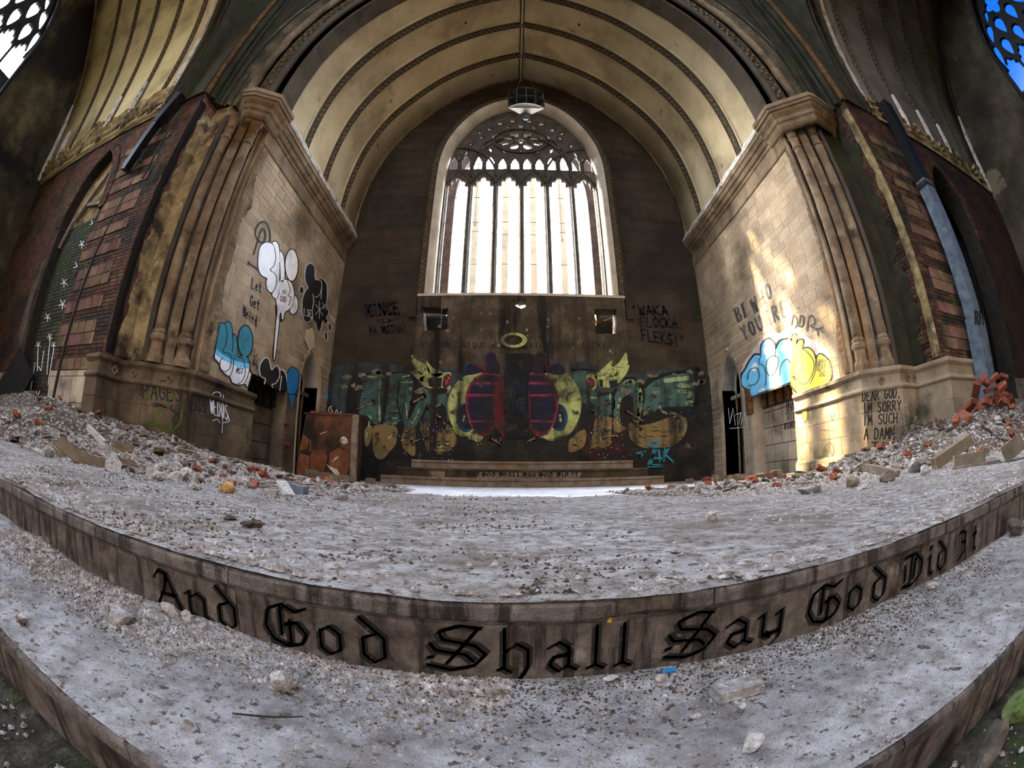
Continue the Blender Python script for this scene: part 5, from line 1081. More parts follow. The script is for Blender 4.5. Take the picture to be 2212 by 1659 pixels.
# ---------------------------------------------------------------- left wall
WL = SW[-1]; W_ = T(520, 460, 2.8); U_ = T(450, 670, 4.139)
LO = [.006]
def pl3(nm, mt, fills=(), strokes=(), lab=None):
    LO[0] += .0012; return paint(nm, WL, mt, GL(LO[0]), fills, strokes, lab)
blobs = [[(150,180),(185,185),(205,215),(212,270),(200,320),(178,345),(205,365),(218,400),(212,450),(190,480),(165,465),(155,420),(160,395),(125,375),(108,330),(108,260),(120,205)], [(192,180),(215,176),(232,215),(236,300),(232,420),(228,500),(210,518),(192,500),(195,480),(212,450),(218,400),(205,365),(182,345),(205,315),(213,265),(206,210)], [(238,242),(252,248),(262,290),(263,400),(240,410)], ell(308,316,37,94), [(235,410),(280,405),(310,430),(322,480),(318,540),(295,580),(266,600),(258,640),(248,640),(245,605),(236,610),(230,680),(208,868),(199,868),(215,660),(222,590),(215,520),(232,480)], [(330,500),(345,540),(340,590),(315,612),(298,590),(318,550)]]
pl3('bubble_outline', BLACK, [], [(cr(W_(b), 4)+cr(W_(b), 4)[:1], 4.2) for b in blobs]+[(W_([(214,560),(219,650),(196,868)]), 4.5), (W_([(250,600),(245,655)]), 4)])
pl3('bubble_letters', WHITE, [cr(W_(b), 4) for b in blobs], lab='white bubble graffiti with dripping paint')
pl3('bubble_lines', BLACK, [], [(cr(W_(p), 4, False), 1.5) for p in ([(205,215),(212,270),(200,320),(178,345),(205,365),(218,400),(212,450),(190,480)], [(282,410),(300,470),(285,500),(305,510),(290,560)], [(236,300),(240,400)], [(232,480),(222,520)])])
words('bubble_words', WL, BLACK, GL(LO[0]+.001), [('HI', (W_([(255,490)])[0]), (5, .5), (.5, -9), 1.3), ('GOD', (W_([(238,535)])[0]), (4.8, .8), (.5, -12), 1.3)])
words('black_words', WL, BLACK, GL(), [('Let', W_([(66,455)])[0], (7.5, 4.0), (2, -22), 2.4), ('Get', W_([(55,560)])[0], (7.5, 4.0), (1.5, -23), 2.6), ('Weird', W_([(14,620)])[0], (6.2, 5.2), (1, -23), 2.2)], 'black handwritten words Let Get Weird')
pl3('black_loop', BLACK, [], [(cr(W_([(178,170),(176,110),(155,62),(125,55),(95,85),(88,130),(108,168),(138,176),(150,130),(138,96),(120,112),(100,180),(78,250)]), 4, False), 3.2), (W_([(45,300),(105,342)]), 3.2), (W_([(48,296),(46,312)]), 4)])
bb = [(400,320),(425,308),(445,330),(448,400),(465,404),(480,400),(500,405),(520,440),(520,520),(515,560),(530,600),(516,636),(526,655),(510,668),(495,650),(480,708),(465,700),(455,660),(440,650),(430,620),(420,650),(390,655),(375,610),(375,530),(390,480),(410,450),(395,420),(390,370)]
pl3('bubble_outline', WHITE, [], [(cr(W_(bb), 3)+cr(W_(bb), 3)[:1], 3.4)]+[(cr(W_(ell(x, y, a, b_)), 1)+W_(ell(x, y, a, b_))[:1], 1.4) for x, y, a, b_ in ((368,467,15,26),(356,603,9,16),(538,690,10,28),(516,745,10,30))])
pl3('bubble_letters', BLACK, [cr(W_(bb), 3), W_(ell(368,467,10,20)), W_(ell(538,690,6,22)), W_(ell(516,745,6,24))], lab='black bubble graffiti with a white outline')
pl3('bubble_lines', WHITE, [], [(W_(p), 1.3) for p in ([(476,535),(476,640)],[(455,555),(498,620)],[(452,612),(500,565)],[(495,545),(520,585)],[(520,545),(498,580)],[(437,490),(442,540),(432,590),(436,640)],[(490,440),(486,520)])]+[(cr(W_([(465,405),(490,420),(480,490),(450,510)]), 4, False), 1.3)])
words('bubble_words', WL, WHITE, GL(LO[0]+.001), [('LSE', W_([(382,620)])[0], (6, 1.5), (1, -15), 1.3), ('PRK', W_([(538,640)])[0], (4, 4), (1, -9), 1.0)])
up_ = [(110,115),(150,122),(172,100),(200,120),(215,200),(221,262),(226,216),(246,230),(256,300),(258,400),(270,420),(330,405),(360,440),(369,525),(250,500),(120,440),(60,390),(75,300),(95,190)]
lo_ = [(60,390),(120,440),(250,500),(369,525),(371,560),(386,570),(350,690),(335,660),(260,666),(215,645),(195,590),(165,580),(110,530),(105,480),(60,430)]
pl3('bubble_outline', BLACK, [U_(ell(332,277,73,150))], [(cr(U_(up_), 2), 3.5), (cr(U_(lo_), 2), 4.5)])
pl3('bubble_letters', TEAL, [U_(up_), U_(ell(332,277,61,136))], lab='teal and white bubble graffiti above the plinth')
pl3('bubble_letters', LBLUE, [U_([(60,385),(75,345),(130,400),(250,455),(368,480),(369,528),(250,503),(120,443)])])
pl3('bubble_letters', WHITE, [U_(lo_)])
pl3('bubble_lines', BLACK, [], [(cr(U_(p), 4, False), 1.7) for p in ([(150,120),(170,200),(160,300),(130,370),(190,390),(205,450),(190,520),(150,550),(110,520),(105,460),(130,425)], [(215,200),(222,300),(215,370)], [(225,430),(222,520),(195,590)], [(270,420),(310,440),(330,540),(310,620),(260,666)], [(368,525),(350,600),(320,660)])])
words('bubble_words', WL, BLACK, GL(LO[0]+.001), [('MST', U_([(248,562)])[0], (5, 1.2), (2.5, -13), 1.5)])
pl3('bubble_letters', BLACK, [cr(U_([(500,640),(455,540),(470,470),(512,425),(548,448),(567,528),(592,510),(622,500),(642,540),(668,535),(700,590),(712,690),(640,720),(570,690)]), 3)], lab='black bubble graffiti beside the charred niche')
pl3('bubble_outline', WHITE, [], [(cr(U_(p), 4, False), 2.2) for p in ([(500,660),(510,615),(470,590),(455,530),(470,470),(510,425),(545,445),(565,530),(590,510),(620,500),(640,560),(630,610),(600,655),(570,665),(575,690)], [(640,540),(665,535),(695,580),(712,690)], [(655,590),(648,650),(640,720)])])
pl3('bubble_letters', BLUE, [cr(U_([(705,560),(740,515),(790,530),(812,580),(830,560),(822,680),(800,750),(770,800),(745,880),(735,820),(720,760),(705,690)]), 3)], lab='blue bubble graffiti beside the small doorway')
pl3('bubble_lines', BLACK, [], [(cr(U_(p), 4, False), 1.8) for p in ([(705,560),(740,512),(790,528),(812,580),(800,700),(765,760)], [(830,560),(815,700),(770,800)], [(720,750),(800,760)])])
pl3('scribble', BLACK, [], [(U_(p), 1.3) for p in ([(400,350),(390,420),(440,400),(400,470),(450,440)],[(415,340),(405,500)],[(385,430),(445,520)],[(400,500),(440,460),(430,540)])])
pl3('bare_plaster', m_vault, [cr(U_([(872,180),(900,170),(930,160),(945,210),(952,250),(945,300),(952,335),(900,350),(880,300),(862,260)]), 3), U_([(905,340),(945,335),(942,380),(925,360),(905,400),(880,420)])])
# ---------------------------------------------------------------- right wall
WR = SW[1]; V_ = T(1580, 590, 2.883); RO = [.006]
def pr3(nm, mt, fills=(), strokes=(), lab=None):
    RO[0] += .0012; return paint(nm, WR, mt, GR(RO[0]), fills, strokes, lab)
q = lambda x, y: V_([(x, y)])[0]
words('stencil_words', WR, GREY, GR(), [('BE', q(44, 306), (15.6, -9.8), (-9.5, -30), 5.2), ('WHO', q(142, 258), (15.2, -15.2), (-8.5, -31), 5.2), ('YOU', q(84, 424), (16.0, -10.2), (-11, -30), 5.2), ('ARE', q(220, 338), (17.6, -10.6), (-7, -34), 5.6)], 'black stencilled words Be Who You Are', fill=.62, nibang=-.25)
mist = pc('pale_pink_mist', (.52, .42, .40))
pr3('spray_mist', mist, [cr(V_([(60,640),(75,560),(120,500),(170,430),(230,375),(330,370),(400,350),(470,400),(560,440),(620,520),(560,520),(470,470),(380,400),(280,430),(180,510),(110,560)]), 3)])
blu = [(65,640),(90,600),(110,560),(130,530),(150,510),(185,510),(190,450),(230,410),(265,440),(275,480),(300,430),(340,415),(374,430),(372,640),(357,680),(215,730),(130,765),(110,730),(70,700)]
yel = [(380,395),(406,390),(401,450),(420,420),(446,420),(441,470),(480,468),(510,498),(525,540),(550,505),(590,530),(612,570),(622,640),(600,680),(540,720),(470,760),(440,780),(400,730),(370,690),(365,620),(375,520)]
pr3('bubble_outline', GREY, [], [(cr(V_(blu), 3)+cr(V_(blu), 3)[:1], 8), (cr(V_(yel), 3)+cr(V_(yel), 3)[:1], 7)])
pr3('bubble_letters', LBLUE, [cr(V_(blu), 3)], lab='light blue half of the sunlit bubble graffiti')
pr3('bubble_letters', YEL, [cr(V_(yel), 3)], lab='yellow half of the sunlit bubble graffiti')
pr3('bubble_letters', WHITE, [cr(V_(p), 3) for p in ([(120,600),(140,560),(160,565),(150,610)], [(200,470),(230,430),(255,450),(240,500),(210,510)], [(165,740),(185,715),(210,720),(200,735)], [(235,705),(255,690),(265,705)], [(300,470),(335,440),(350,470),(330,500)])])
pr3('bubble_lines', GREY, [cr(V_(p), 3) for p in ([(400,590),(430,555),(447,580),(440,610),(415,622)], [(380,640),(396,642),(394,672),(381,662)], [(398,470),(420,455),(405,520),(390,540)])], [(cr(V_(p), 4, False), 2.2) for p in ([(100,660),(112,610),(140,590),(165,600),(172,650),(150,690),(110,700)], [(185,512),(170,560),(200,580),(215,640),(210,700)], [(235,640),(215,600),(225,540),(260,515),(292,530),(285,590),(250,640)], [(300,640),(310,570),(345,535),(365,560)], [(276,480),(270,520)], [(440,470),(480,500),(515,560),(500,640),(460,690),(420,680),(385,640)], [(525,540),(520,620),(490,690)])])
words('bubble_words', WR, GREY, GR(RO[0]+.001), [('HAPPY', q(530, 572), (4.2, .3), (0, -13), 1.4), ('BDAY', q(532, 610), (4.6, -.4), (0, -13), 1.4), ('DAD!', q(550, 645), (4.6, -.4), (0, -12), 1.4)])
pr3('scribble', GREY, [], [(cr(V_(p), 3, False), 3) for p in ([(370,320),(385,260),(410,300),(395,340)], [(420,330),(430,270),(450,280),(440,330),(415,330)], [(470,360),(480,280),(505,265),(520,310),(490,330),(530,350),(540,390)], [(415,215),(418,225)], [(520,350),(570,340)], [(540,345),(575,370)])])
# paint that ran down over the right plinth, peace sign and the apology
lipR = offs([(5.74, 7.35), (5.74, 5.22), (6.42, 4.72), (7.00, 4.78)], .06); lipL = offs([(-5.22, 7.7), (-5.22, 5.60), (-5.97, 4.97), (-6.48, 4.84)], -.06)
PX = lambda p: onX(p, lipR[1][0]-.004)
D_ = T(1700, 780, 4.329)
paint('paint_drip', pR, GREY, PX, [cr(D_([(130,440),(190,430),(192,540),(165,585),(145,550)]), 3)])
paint('paint_drip', pR, YEL, lambda p: onX(p, lipR[1][0]-.006), [cr(D_([(140,440),(180,435),(180,535),(165,560),(150,535)]), 3)], label='yellow paint drip on the sunlit plinth')
paint('peace_sign', pR, GREY, PX, [], [(cr(D_(ell(397,835,42,68)), 1)+D_(ell(397,835,42,68))[:1], 1.8), (D_([(394,720),(396,830),(370,880)]), 1.8), (D_([(396,830),(425,880)]), 1.8), (D_([(310,640),(430,655)]), 1.2), (D_([(405,500),(420,560),(440,500)]), 1.6)], label='grey sprayed peace sign')
PV = lambda off=.005: (lambda p: onV(p, lipR[1], lipR[2], off))
words('scrawled_apology', pR, BLACK, PV(), [('DEAR GOD,', D_([(705, 378)])[0], (9.6, -1.1), (0, -22), 2.5), ('IM SORRY', D_([(712, 490)])[0], (10.6, -.9), (0, -22), 2.5), ('IM SUCH', D_([(712, 605)])[0], (11.0, -1.0), (0, -22), 2.5), ('A DAMN', D_([(722, 735)])[0], (11.2, -.4), (1, -24), 2.6), ('TA', D_([(795, 848)])[0], (18, -.5), (0, -20), 2.5)], 'black scrawled words Dear God Im Sorry Im Such A Damn')
NX = XR+.36-.031
words('niche_words', WR, BLACK, lambda p: onX(p, XR+.352), [('HELN', D_([(-5, 440)])[0], (4.6, -.6), (0, -15), 1.3), ('DEPA', D_([(-5, 500)])[0], (4.8, -1.0), (0, -14), 1.3), ('HIT', D_([(5, 560)])[0], (5.5, -1.0), (0, -13), 1.3), ('#SORR', D_([(-25, 640)])[0], (4.8, -.9), (0, -14), 1.3)])
scr = lambda L: F(1472, 500, 2.962, L)
paint('white_scribble', bpy.data.objects['rendered_strip.001'], WHITE, lambda p: onX(p, XR-.004), [], [(scr(p), 1.2) for p in ([(300,1130),(310,1230),(330,1130),(345,1240)],[(330,1180),(380,1160),(370,1230)],[(380,1240),(400,1150),(420,1240)],[(310,1260),(430,1250)])])
E_ = T(290, 790, 4.704)
LV = lambda off=.005: (lambda p: onV(p, lipL[1], lipL[2], off))
LX = lambda p: onX(p, lipL[1][0]+.004)
paint('green_scrawl', pL, GREEN, LV(), [], [(cr(E_(p), 4, False), 5) for p in ([(85,320),(300,250),(370,230),(400,330),(200,520),(40,680)], [(130,590),(260,600),(400,640),(470,560),(480,460)])])
words('black_scrawl', pL, BLACK, LV(.006), [('PAGES', E_([(88, 330)])[0], (17.5, 1.5), (.5, -34), 2.6)], 'black looping scrawl across the plinth')
paint('black_scrawl', pL, BLACK, LV(.006), [], [(cr(E_(p), 4, False), 2.2) for p in ([(60,300),(70,210),(120,160),(180,170)], [(390,400),(370,440),(430,490),(390,540),(410,580),(395,640)], [(170,395),(240,385),(330,420)], [(200,410),(260,405),(320,430)], [(270,160),(340,150)])])
words('black_scrawl', pL, BLACK, LX, [('NERDS', E_([(545, 440)])[0], (8.2, 2.0), (1, -32), 2.2)])
words('white_scrawl', pL, WHITE, LX, [('WEDOS', E_([(775, 480)])[0], (8.0, 3.4), (-1, -34), 2.0)], 'white tag with a halo on the plinth')
paint('white_scrawl', pL, WHITE, LX, [], [(cr(E_(ell(838, 298, 42, 32)), 1)+E_(ell(838, 298, 42, 32))[:1], 1.8), (E_([(905,300),(905,420),(893,680)]), 1.5), (cr(E_([(800,560),(840,545),(870,580)]), 4, False), 1.8), (cr(E_([(945,495),(965,560),(905,580)]), 4, False), 1.8)])
# chalk flowers on the bricked-up doorway
FL = T(0, 380, 2.505); st_ = []
for x, y, r in ((485,200,14),(503,258,16),(443,370,16),(418,490,20),(347,578,18),(338,695,20),(257,765,16),(207,915,14),(268,870,14),(290,915,12)):
    for k in range(5):
        t = k*1.257+.4; st_.append((FL([(x, y), (x+r*math.cos(t), y+r*1.4*math.sin(t))]), 1.6))
G7 = T(0, 700, 3.95)
st_ += [(G7(p), 1.5) for p in ([(325,210),(320,400)],[(375,230),(350,400),(330,360)],[(430,120),(400,430)],[(460,210),(410,520)],[(300,330),(240,740)],[(310,570),(330,690)],[(340,570),(290,680)])]
paint('chalk_flowers', inf, WHITE, lambda p: onY(p, fy-.004), [], st_, 'white painted flower stalks')
# ================================================================== things
def sm(t): t = max(0, min(1, t)); return t*t*(3-2*t)
FLT = [(-12, .9), (-9, .9), (-3.1, 1.1), (-2.4, 1.45), (-2.0, 1.85), (-1.7, 2.2), (-1.55, 3.0), (-1.4, 4.6), (-.9, 9)]
FRT = [(1.0, 9), (1.5, 3.4), (1.7, 2.55), (2.0, 2.25), (2.6, 2.2), (3.4, 2.0), (3.8, 1.4), (9, 1.2), (12, 1.2)]
def mound(x, y):
    n = noise.fractal(Vector((x*1.3, y*1.3, 5)), 1.0, 2.0, 3)
    if x < -.8:
        f_ = interp(x, FLT); h = sm((y-f_)/2.6)*(.06+.66*sm((-x-1.6)/6.6))
        if y > 5.2: h *= 1-sm((y-5.2)/1.8)*.75
    elif x > .9:
        f_ = interp(x, FRT); h = sm((y-f_)/2.2)*(.05+.66*sm((x-3.9)/4.0))
        if y > 5.0: h *= 1-sm((y-5.0)/1.6)*.8
    else: return 0
    return max(0, h*(1+.22*n)+.03*n*min(1, h*6))
def crustz(x, y):
    n = noise.fractal(Vector((x*2.3, y*2.3, 1.7)), 1.0, 2.0, 4)*.006
    return ZS+.011+n+dirt(x, y)*min(1, max(0, (y-.815)/.15))
def topz(x, y): return max(crustz(x, y), ZS+mound(x, y))
m_mound = M('debris_dirt', [(.04,.03,.022),(.10,.08,.062),(.26,.235,.21)], 9, .95, .9, 60, 0, [((.05,.036,.026), 2.0, .5, .64), ((.40,.375,.35), 6.0, .62, .68, 7.0)])
for nm, x0, x1, lab in (('l', -9.2, -.9, 'heap of dirt and fine debris below the striped brick wall'), ('r', 1.0, 10.2, 'heap of dirt and fine debris below the dark red brick wall')):
    m = MB(); rows = []
    NX, NY = 150, 90
    for j in range(NY+1):
        y = .95+(8.6-.95)*j/NY; row = []
        for i in range(NX+1):
            x = x0+(x1-x0)*i/NX; h = mound(x, y)
            k = noise.noise(Vector((x*9, y*9, 2)))*.022+noise.noise(Vector((x*23, y*23, 8)))*.014
            row.append((x, y, ZS-.03+h*1.0+(k if h > .02 else -.02)+.022*min(1, h*12)))
        rows.append(row)
    # drop the part that lies inside the masonry
    keepf = []; m.loft(rows)
    def inside(p):
        x, y, z = p
        if x < 0: return (x < -5.25 and y > 5.4) or (x < -5.6 and y > 4.95) or (x < -6.6 and y > 4.25)
        return (x > 5.75 and y > 5.2) or (x > 6.3 and y > 4.72) or (x > 7.15 and y > 4.0)
    m.f = [f_ for f_ in m.f if not all(inside(m.v[i]) for i in f_)]; m.m = [0]*len(m.f)
    o = m.build('debris_mound', m_mound, base, True); tag(o, lab, None, None, 'stuff')
def chunk(seed, sub=1, sq=(1, .8, .6), jag_=.22, flat=0.0):
    bm = bmesh.new(); bmesh.ops.create_icosphere(bm, subdivisions=sub, radius=.5); rr = random.Random(seed)
    pl_ = [(Vector((rr.gauss(0, 1), rr.gauss(0, 1), rr.gauss(0, 1))).normalized(), rr.uniform(.20, .38)) for _ in range(9)]
    for v in bm.verts:
        v.co *= 1+jag_*noise.noise(v.co*2.6+Vector((seed, 0, 0)))
        for n, d in pl_:
            e = v.co.dot(n)-d
            if e > 0: v.co -= n*e*.92
        v.co += Vector((noise.noise(v.co*7+Vector((seed, 3, 0))), noise.noise(v.co*7+Vector((seed, 9, 0))), noise.noise(v.co*7+Vector((seed, 5, 2)))))*.05
        v.co = Vector((v.co.x*sq[0], v.co.y*sq[1], v.co.z*sq[2]))
    me = bpy.data.meshes.new('rubble'); bm.to_mesh(me); bm.free(); return me
def slab(seed, d, brk=.12):
    """a broken rectangular piece: box with chipped end"""
    bm = bmesh.new(); bmesh.ops.create_cube(bm, size=1); rr = random.Random(seed)
    bmesh.ops.subdivide_edges(bm, edges=bm.edges[:], cuts=2, use_grid_fill=True)
    for v in bm.verts:
        k = noise.noise(v.co*3+Vector((seed, 0, 0)))
        if v.co.x > .4: v.co.x -= brk*(1+1.5*noise.noise(Vector((seed, v.co.y*4, v.co.z*3))))
        v.co += Vector((k, noise.noise(v.co*3+Vector((0, seed, 0))), noise.noise(v.co*3+Vector((0, 0, seed)))))*.03
        v.co = Vector((v.co.x*d[0], v.co.y*d[1], v.co.z*d[2]))
    me = bpy.data.meshes.new('slab'); bm.to_mesh(me); bm.free(); return me
def withm(me, mt): me = me.copy(); me.materials.clear(); me.materials.append(mt); return me
CH = [chunk(k, 2, ((1, .8, .6), (1, .55, .4), (1, .7, .7), (1, .9, .3), (1, .45, .5))[k % 5], .35) for k in range(10)]
m_rubf = M('fine_white_rubble', [(.20,.18,.16),(.40,.38,.355),(.58,.565,.55)], 55, .95, .6, 120, .16, [((.12,.10,.08), 30, .56, .66)])
V_pl = [withm(c, m_rubf) for c in CH]; V_st = [withm(c, m_rubs) for c in CH]; V_br = [withm(slab(k, (1, .48, .32), .1), m_rubb) for k in range(4)]; V_sl = [withm(slab(9+k, (1, .42, .16), .1), m_tan) for k in range(4)]; V_pk = [withm(slab(20+k, (1, .09, .035), .06), m_plank) for k in range(3)]; V_bl = [withm(slab(30+k, (1, .6, .5), .1), m_tan) for k in range(3)]
BOX = []
def bbox(o):
    q = o.rotation_euler.to_matrix(); v = [q @ Vector((a.co.x*o.scale.x, a.co.y*o.scale.y, a.co.z*o.scale.z))+o.location for a in o.data.vertices]
    return [min(a[k] for a in v) for k in range(3)]+[max(a[k] for a in v) for k in range(3)]
def hits(b, tol=.004): return [c for c in BOX if all(b[k]+tol < c[k+3] and c[k]+tol < b[k+3] for k in range(3))]
def put(name, me, x, y, s, rot, lab, cat, grp=None, sink=.30, z=None, stack=None):
    ext = [v.co for v in me.vertices]; Mx = Matrix.Rotation(rot[2], 3, 'Z') @ Matrix.Rotation(rot[1], 3, 'Y') @ Matrix.Rotation(rot[0], 3, 'X')
    zs = [(Mx @ v).z for v in ext]; lo, hi = min(zs)*s, max(zs)*s
    zz = (topz(x, y) if z is None else z)-lo-(hi-lo)*sink
    o = mobj(name, me, None, (x, y, zz), rot, (s, s, s)); b = bbox(o)
    if grp:
        h = hits(b)
        if h and stack:
            for _ in range(12):
                h = hits(b)
                if not h: break
                d = max(c[5] for c in h)-b[2]-.003; o.location.z += d; b[2] += d; b[5] += d
            if o.location.z > topz(x, y)+.55: h = True
            else: h = hits(b)
        if h: bpy.data.objects.remove(o); return None
    BOX.append(b); return tag(o, lab, cat, grp)
# single pieces one can point at
def at_floor(px, z=ZS): p = onZ(px, z); return p.x, p.y
def beam(name, mt, pa, pb, wd, th, lab, cat, seed=1):
    """a long piece from plan point a to b, each with its height"""
    a, b = Vector(pa), Vector(pb); d = b-a; L = d.length; me = withm(slab(seed, (L, wd, th), .05*wd/L), mt)
    o = mobj(name, me, None, (a+b)/2, (0, -math.asin(d.z/L), math.atan2(d.y, d.x))); BOX.append(bbox(o)); return tag(o, lab, cat)
def atr(px, r): return ray(*px)*r
def seg(name, mt, a, ra, b, rb, wd, th, lab, cat, seed=1, rest=True):
    """a long piece between two picture points at given distances, settled on the heap"""
    A_, B_ = atr(a, ra), atr(b, rb)
    lift = topz((A_.x+B_.x)/2, (A_.y+B_.y)/2)+th*.35-min(A_.z, B_.z)
    if lift > 0 or rest: A_.z += lift; B_.z += lift
    return beam(name, mt, A_, B_, wd, th, lab, cat, seed)
def blob(name, mt, px, r, size, sq, lab, cat, seed, sink=.2, rot=0.0, sub=2):
    p_ = atr(px, r); return put(name, withm(chunk(seed, sub, sq, .35), mt), p_.x, p_.y, size, (.1, .1, rot), lab, cat, None, sink)
def face(x, y): return math.atan2(-x, y)
# the long tan slab and its neighbours on the left
c_ = atr((180, 1000), 3.75); x, y = c_.x, c_.y
L = [(a*.40, b*.40) for a, b in [(-.62, .33), (-.50, .36), (-.3, .24), (-.05, .19), (.2, .16), (.45, .18), (.55, .10), (.62, .02), (.5, -.06), (-.2, -.05), (-.66, .12)]]
m = MB().plate([L], lambda u, v, d: Vector((u, d, v)), .03); o = m.build('stone_slab', m_tan, None, False, (x, y, topz(x, y)+.02), (-.25, .10, face(x, y))); tag(o, 'large broken tan slab with a curved edge lying on its side', 'slab'); BOX.append([x-.2, y-.2, -.3, x+.2, y+.2, .1])
seg('stone_block', m_tan, (100, 950), 4.15, (142, 975), 4.05, .06, .05, 'narrow tan stone bar behind the large curved slab', 'block', 3)
seg('metal_strip', m_galv, (76, 942), 4.4, (102, 956), 4.3, .06, .015, 'pale bent metal strip behind the narrow stone bar', 'metal', 4)
blob('plaster_chunk', m_rubf, (103, 982), 3.85, .17, (1, .7, .8), 'white plaster lump left of the large curved slab', 'plaster', 41, .15, .4)
c_ = atr((244, 1020), 3.5); x, y = c_.x, c_.y
o = MB().plate([[(a*.42, b*.42) for a, b in [(-.16, -.12), (.15, -.14), (.17, .1), (.05, .2), (.03, .28), (-.06, .28), (-.08, .2), (-.17, .06)]]], lambda u, v, d: Vector((u, d, v)), .022).build('plaster_piece', m_rubf, None, False, (x, y, topz(x, y)+.045), (-.6, .15, face(x, y))); tag(o, 'white peeled plaster piece leaning on the large curved slab', 'plaster'); BOX.append([x-.1, y-.1, -.3, x+.1, y+.1, .1])
seg('pipe_lagging', m_rubf, (190, 922), 4.9, (226, 958), 4.7, .055, .055, 'white lagged pipe end poking out of the rubble', 'pipe', 5, False)
seg('stone_block', m_tan, (246, 962), 4.75, (288, 972), 4.7, .10, .09, 'squared stone standing below the green scrawled plinth', 'block', 6)
seg('metal_pipe', m_galv, (188, 990), 4.1, (240, 996), 4.0, .018, .018, 'thin pale metal pipe behind the large curved slab', 'pipe', 7)
seg('stone_block', m_tan, (255, 1000), 4.0, (290, 1006), 3.95, .05, .05, 'short tan bar beside the white peeled plaster', 'block', 17)
# matted lumps
def lump(seed, sx, sy, sz, mt, x, y, lab, cat, nm, sink=.25, z=None):
    me = withm(chunk(seed, 3, (sx, sy, sz), .5), mt)
    for v in me.vertices: v.co += Vector((noise.noise(v.co*45), noise.noise(v.co*45+Vector((9, 0, 0))), noise.noise(v.co*45+Vector((0, 9, 0)))))*.014
    return put(nm, me, x, y, 1, (0, 0, seed), lab, cat, None, sink, z)
def lumpr(seed, d, mt, px, r, lab, nm): q_ = atr(px, r); return lump(seed, *d, mt, q_.x, q_.y, lab, 'lump', nm)
lump(51, .115, .06, .055, m_rubs, *at_floor((552, 1146)), 'fuzzy grey lump of lagging lying on the dusty platform', 'lump', 'lagging_lump')
lump(52, .09, .05, .03, m_rubs, *at_floor((500, 1132)), 'flat dark scrap of lagging beside the fuzzy lump', 'lump', 'lagging_scrap')
lumpr(53, (.22, .16, .11), m_rub, (338, 1040), 3.3, 'pile of matted white lagging left of the small tan toy', 'lagging_pile')
lumpr(54, (.26, .15, .12), m_rub, (590, 1044), 3.9, 'knotted white lagging bundle behind the small tan toy', 'lagging_bundle')
lumpr(57, (.22, .14, .10), m_rub, (520, 1036), 3.9, 'crumpled white lagging between the toy and the bundle', 'lagging_pile')
lumpr(58, (.24, .15, .10), m_rub, (400, 1022), 3.9, 'grey matted lagging mound behind the white pile', 'lagging_mound')
lump(55, .20, .10, .075, m_rubs, *at_floor((735, 1084)), 'grey crumpled lagging lump by the marble floor', 'lump', 'lagging_lump')
lump(59, .10, .07, .06, m_rub, *at_floor((690, 1076)), 'small pale lagging clot by the marble floor', 'lump', 'lagging_clot')
lumpr(56, (.18, .12, .09), m_rub, (425, 1056), 3.0, 'matted grey fibre heap beside the small tan toy', 'fibre_heap')
seg('container', m_galv, (628, 1048), 3.75, (662, 1056), 3.65, .08, .075, 'crushed grey container beside the white lagging bundle', 'container', 8)
seg('board', m_rubf, (608, 1030), 3.6, (626, 1060), 3.3, .09, .025, 'white board leaning in the lagging bundle', 'board', 9)
seg('stone_block', m_rubf, (570, 1068), 3.2, (600, 1072), 3.15, .06, .05, 'pale cut block in front of the lagging bundle', 'block', 18)
# small tan toy head
tx, ty = at_floor((492, 1072)); toy = empty('stuffed_toy', (tx, ty, topz(tx, ty)-.01)); tag(toy, 'small tan toy head with dark eye spots lying in the dust', 'toy'); toy.rotation_euler = (0, 0, -.5)
m_toy = M('tan_plush', [(.20,.10,.03),(.42,.25,.08),(.55,.40,.20)], 18, .95, .5, 60)
def ball(c, r, sq, nm, mt, par, sub=3):
    bm = bmesh.new(); bmesh.ops.create_icosphere(bm, subdivisions=sub, radius=1)
    for v in bm.verts: v.co = Vector((v.co.x*sq[0], v.co.y*sq[1], v.co.z*sq[2]))*r*(1+.06*noise.noise(v.co*2.5))
    me = bpy.data.meshes.new(nm); bm.to_mesh(me); bm.free(); me.materials.append(mt); me.polygons.foreach_set('use_smooth', [True]*len(me.polygons))
    return mobj(nm, me, par, c)
ball((.01, 0, .042), .05, (1.1, .95, .9), 'head', m_toy, toy); ball((-.035, -.03, .03), .026, (1, 1, .9), 'muzzle', m_toy, toy); ball((-.072, -.015, .022), .022, (1, .9, 1), 'ear', m_toy, toy); ball((.005, .03, .075), .02, (1, .6, .9), 'ear', m_toy, toy)
for p in ((-.018, -.043, .058), (-.055, -.044, .030)): ball(p, .0055, (1, 1, 1), 'eye', BLACK, toy, 1)
# right-hand single pieces
put('rubble_stone', withm(chunk(60, 2, (1, .8, .7)), m_rubf), *at_floor((1540, 1130)), .088, (0, 0, .4), 'single pale rounded stone alone on the dusty platform', 'stone', None, .12)
seg('stone_slab', m_tan, (2017, 1003), 4.5, (2096, 948), 4.75, .12, .11, 'long tan stone lintel sloping up the heap', 'lintel', 11, False)
seg('stone_block', m_tan, (2060, 990), 4.25, (2128, 978), 4.3, .12, .11, 'squared tan stone below the sloping lintel', 'block', 12)
seg('wooden_plank', m_plank, (2058, 1006), 4.0, (2160, 988), 3.9, .045, .02, 'long grey plank at the foot of the right-hand heap', 'plank', 13)
seg('wooden_log', m_plank, (1866, 992), 4.5, (1940, 1006), 4.3, .075, .07, 'short weathered timber in front of the scrawled plinth', 'timber', 14)
blob('stone_block', m_tan, (1842, 1028), 3.6, .17, (1, .8, .8), 'lichened cut stone tilted in front of the sunlit plinth', 'block', 61, .15, .6)
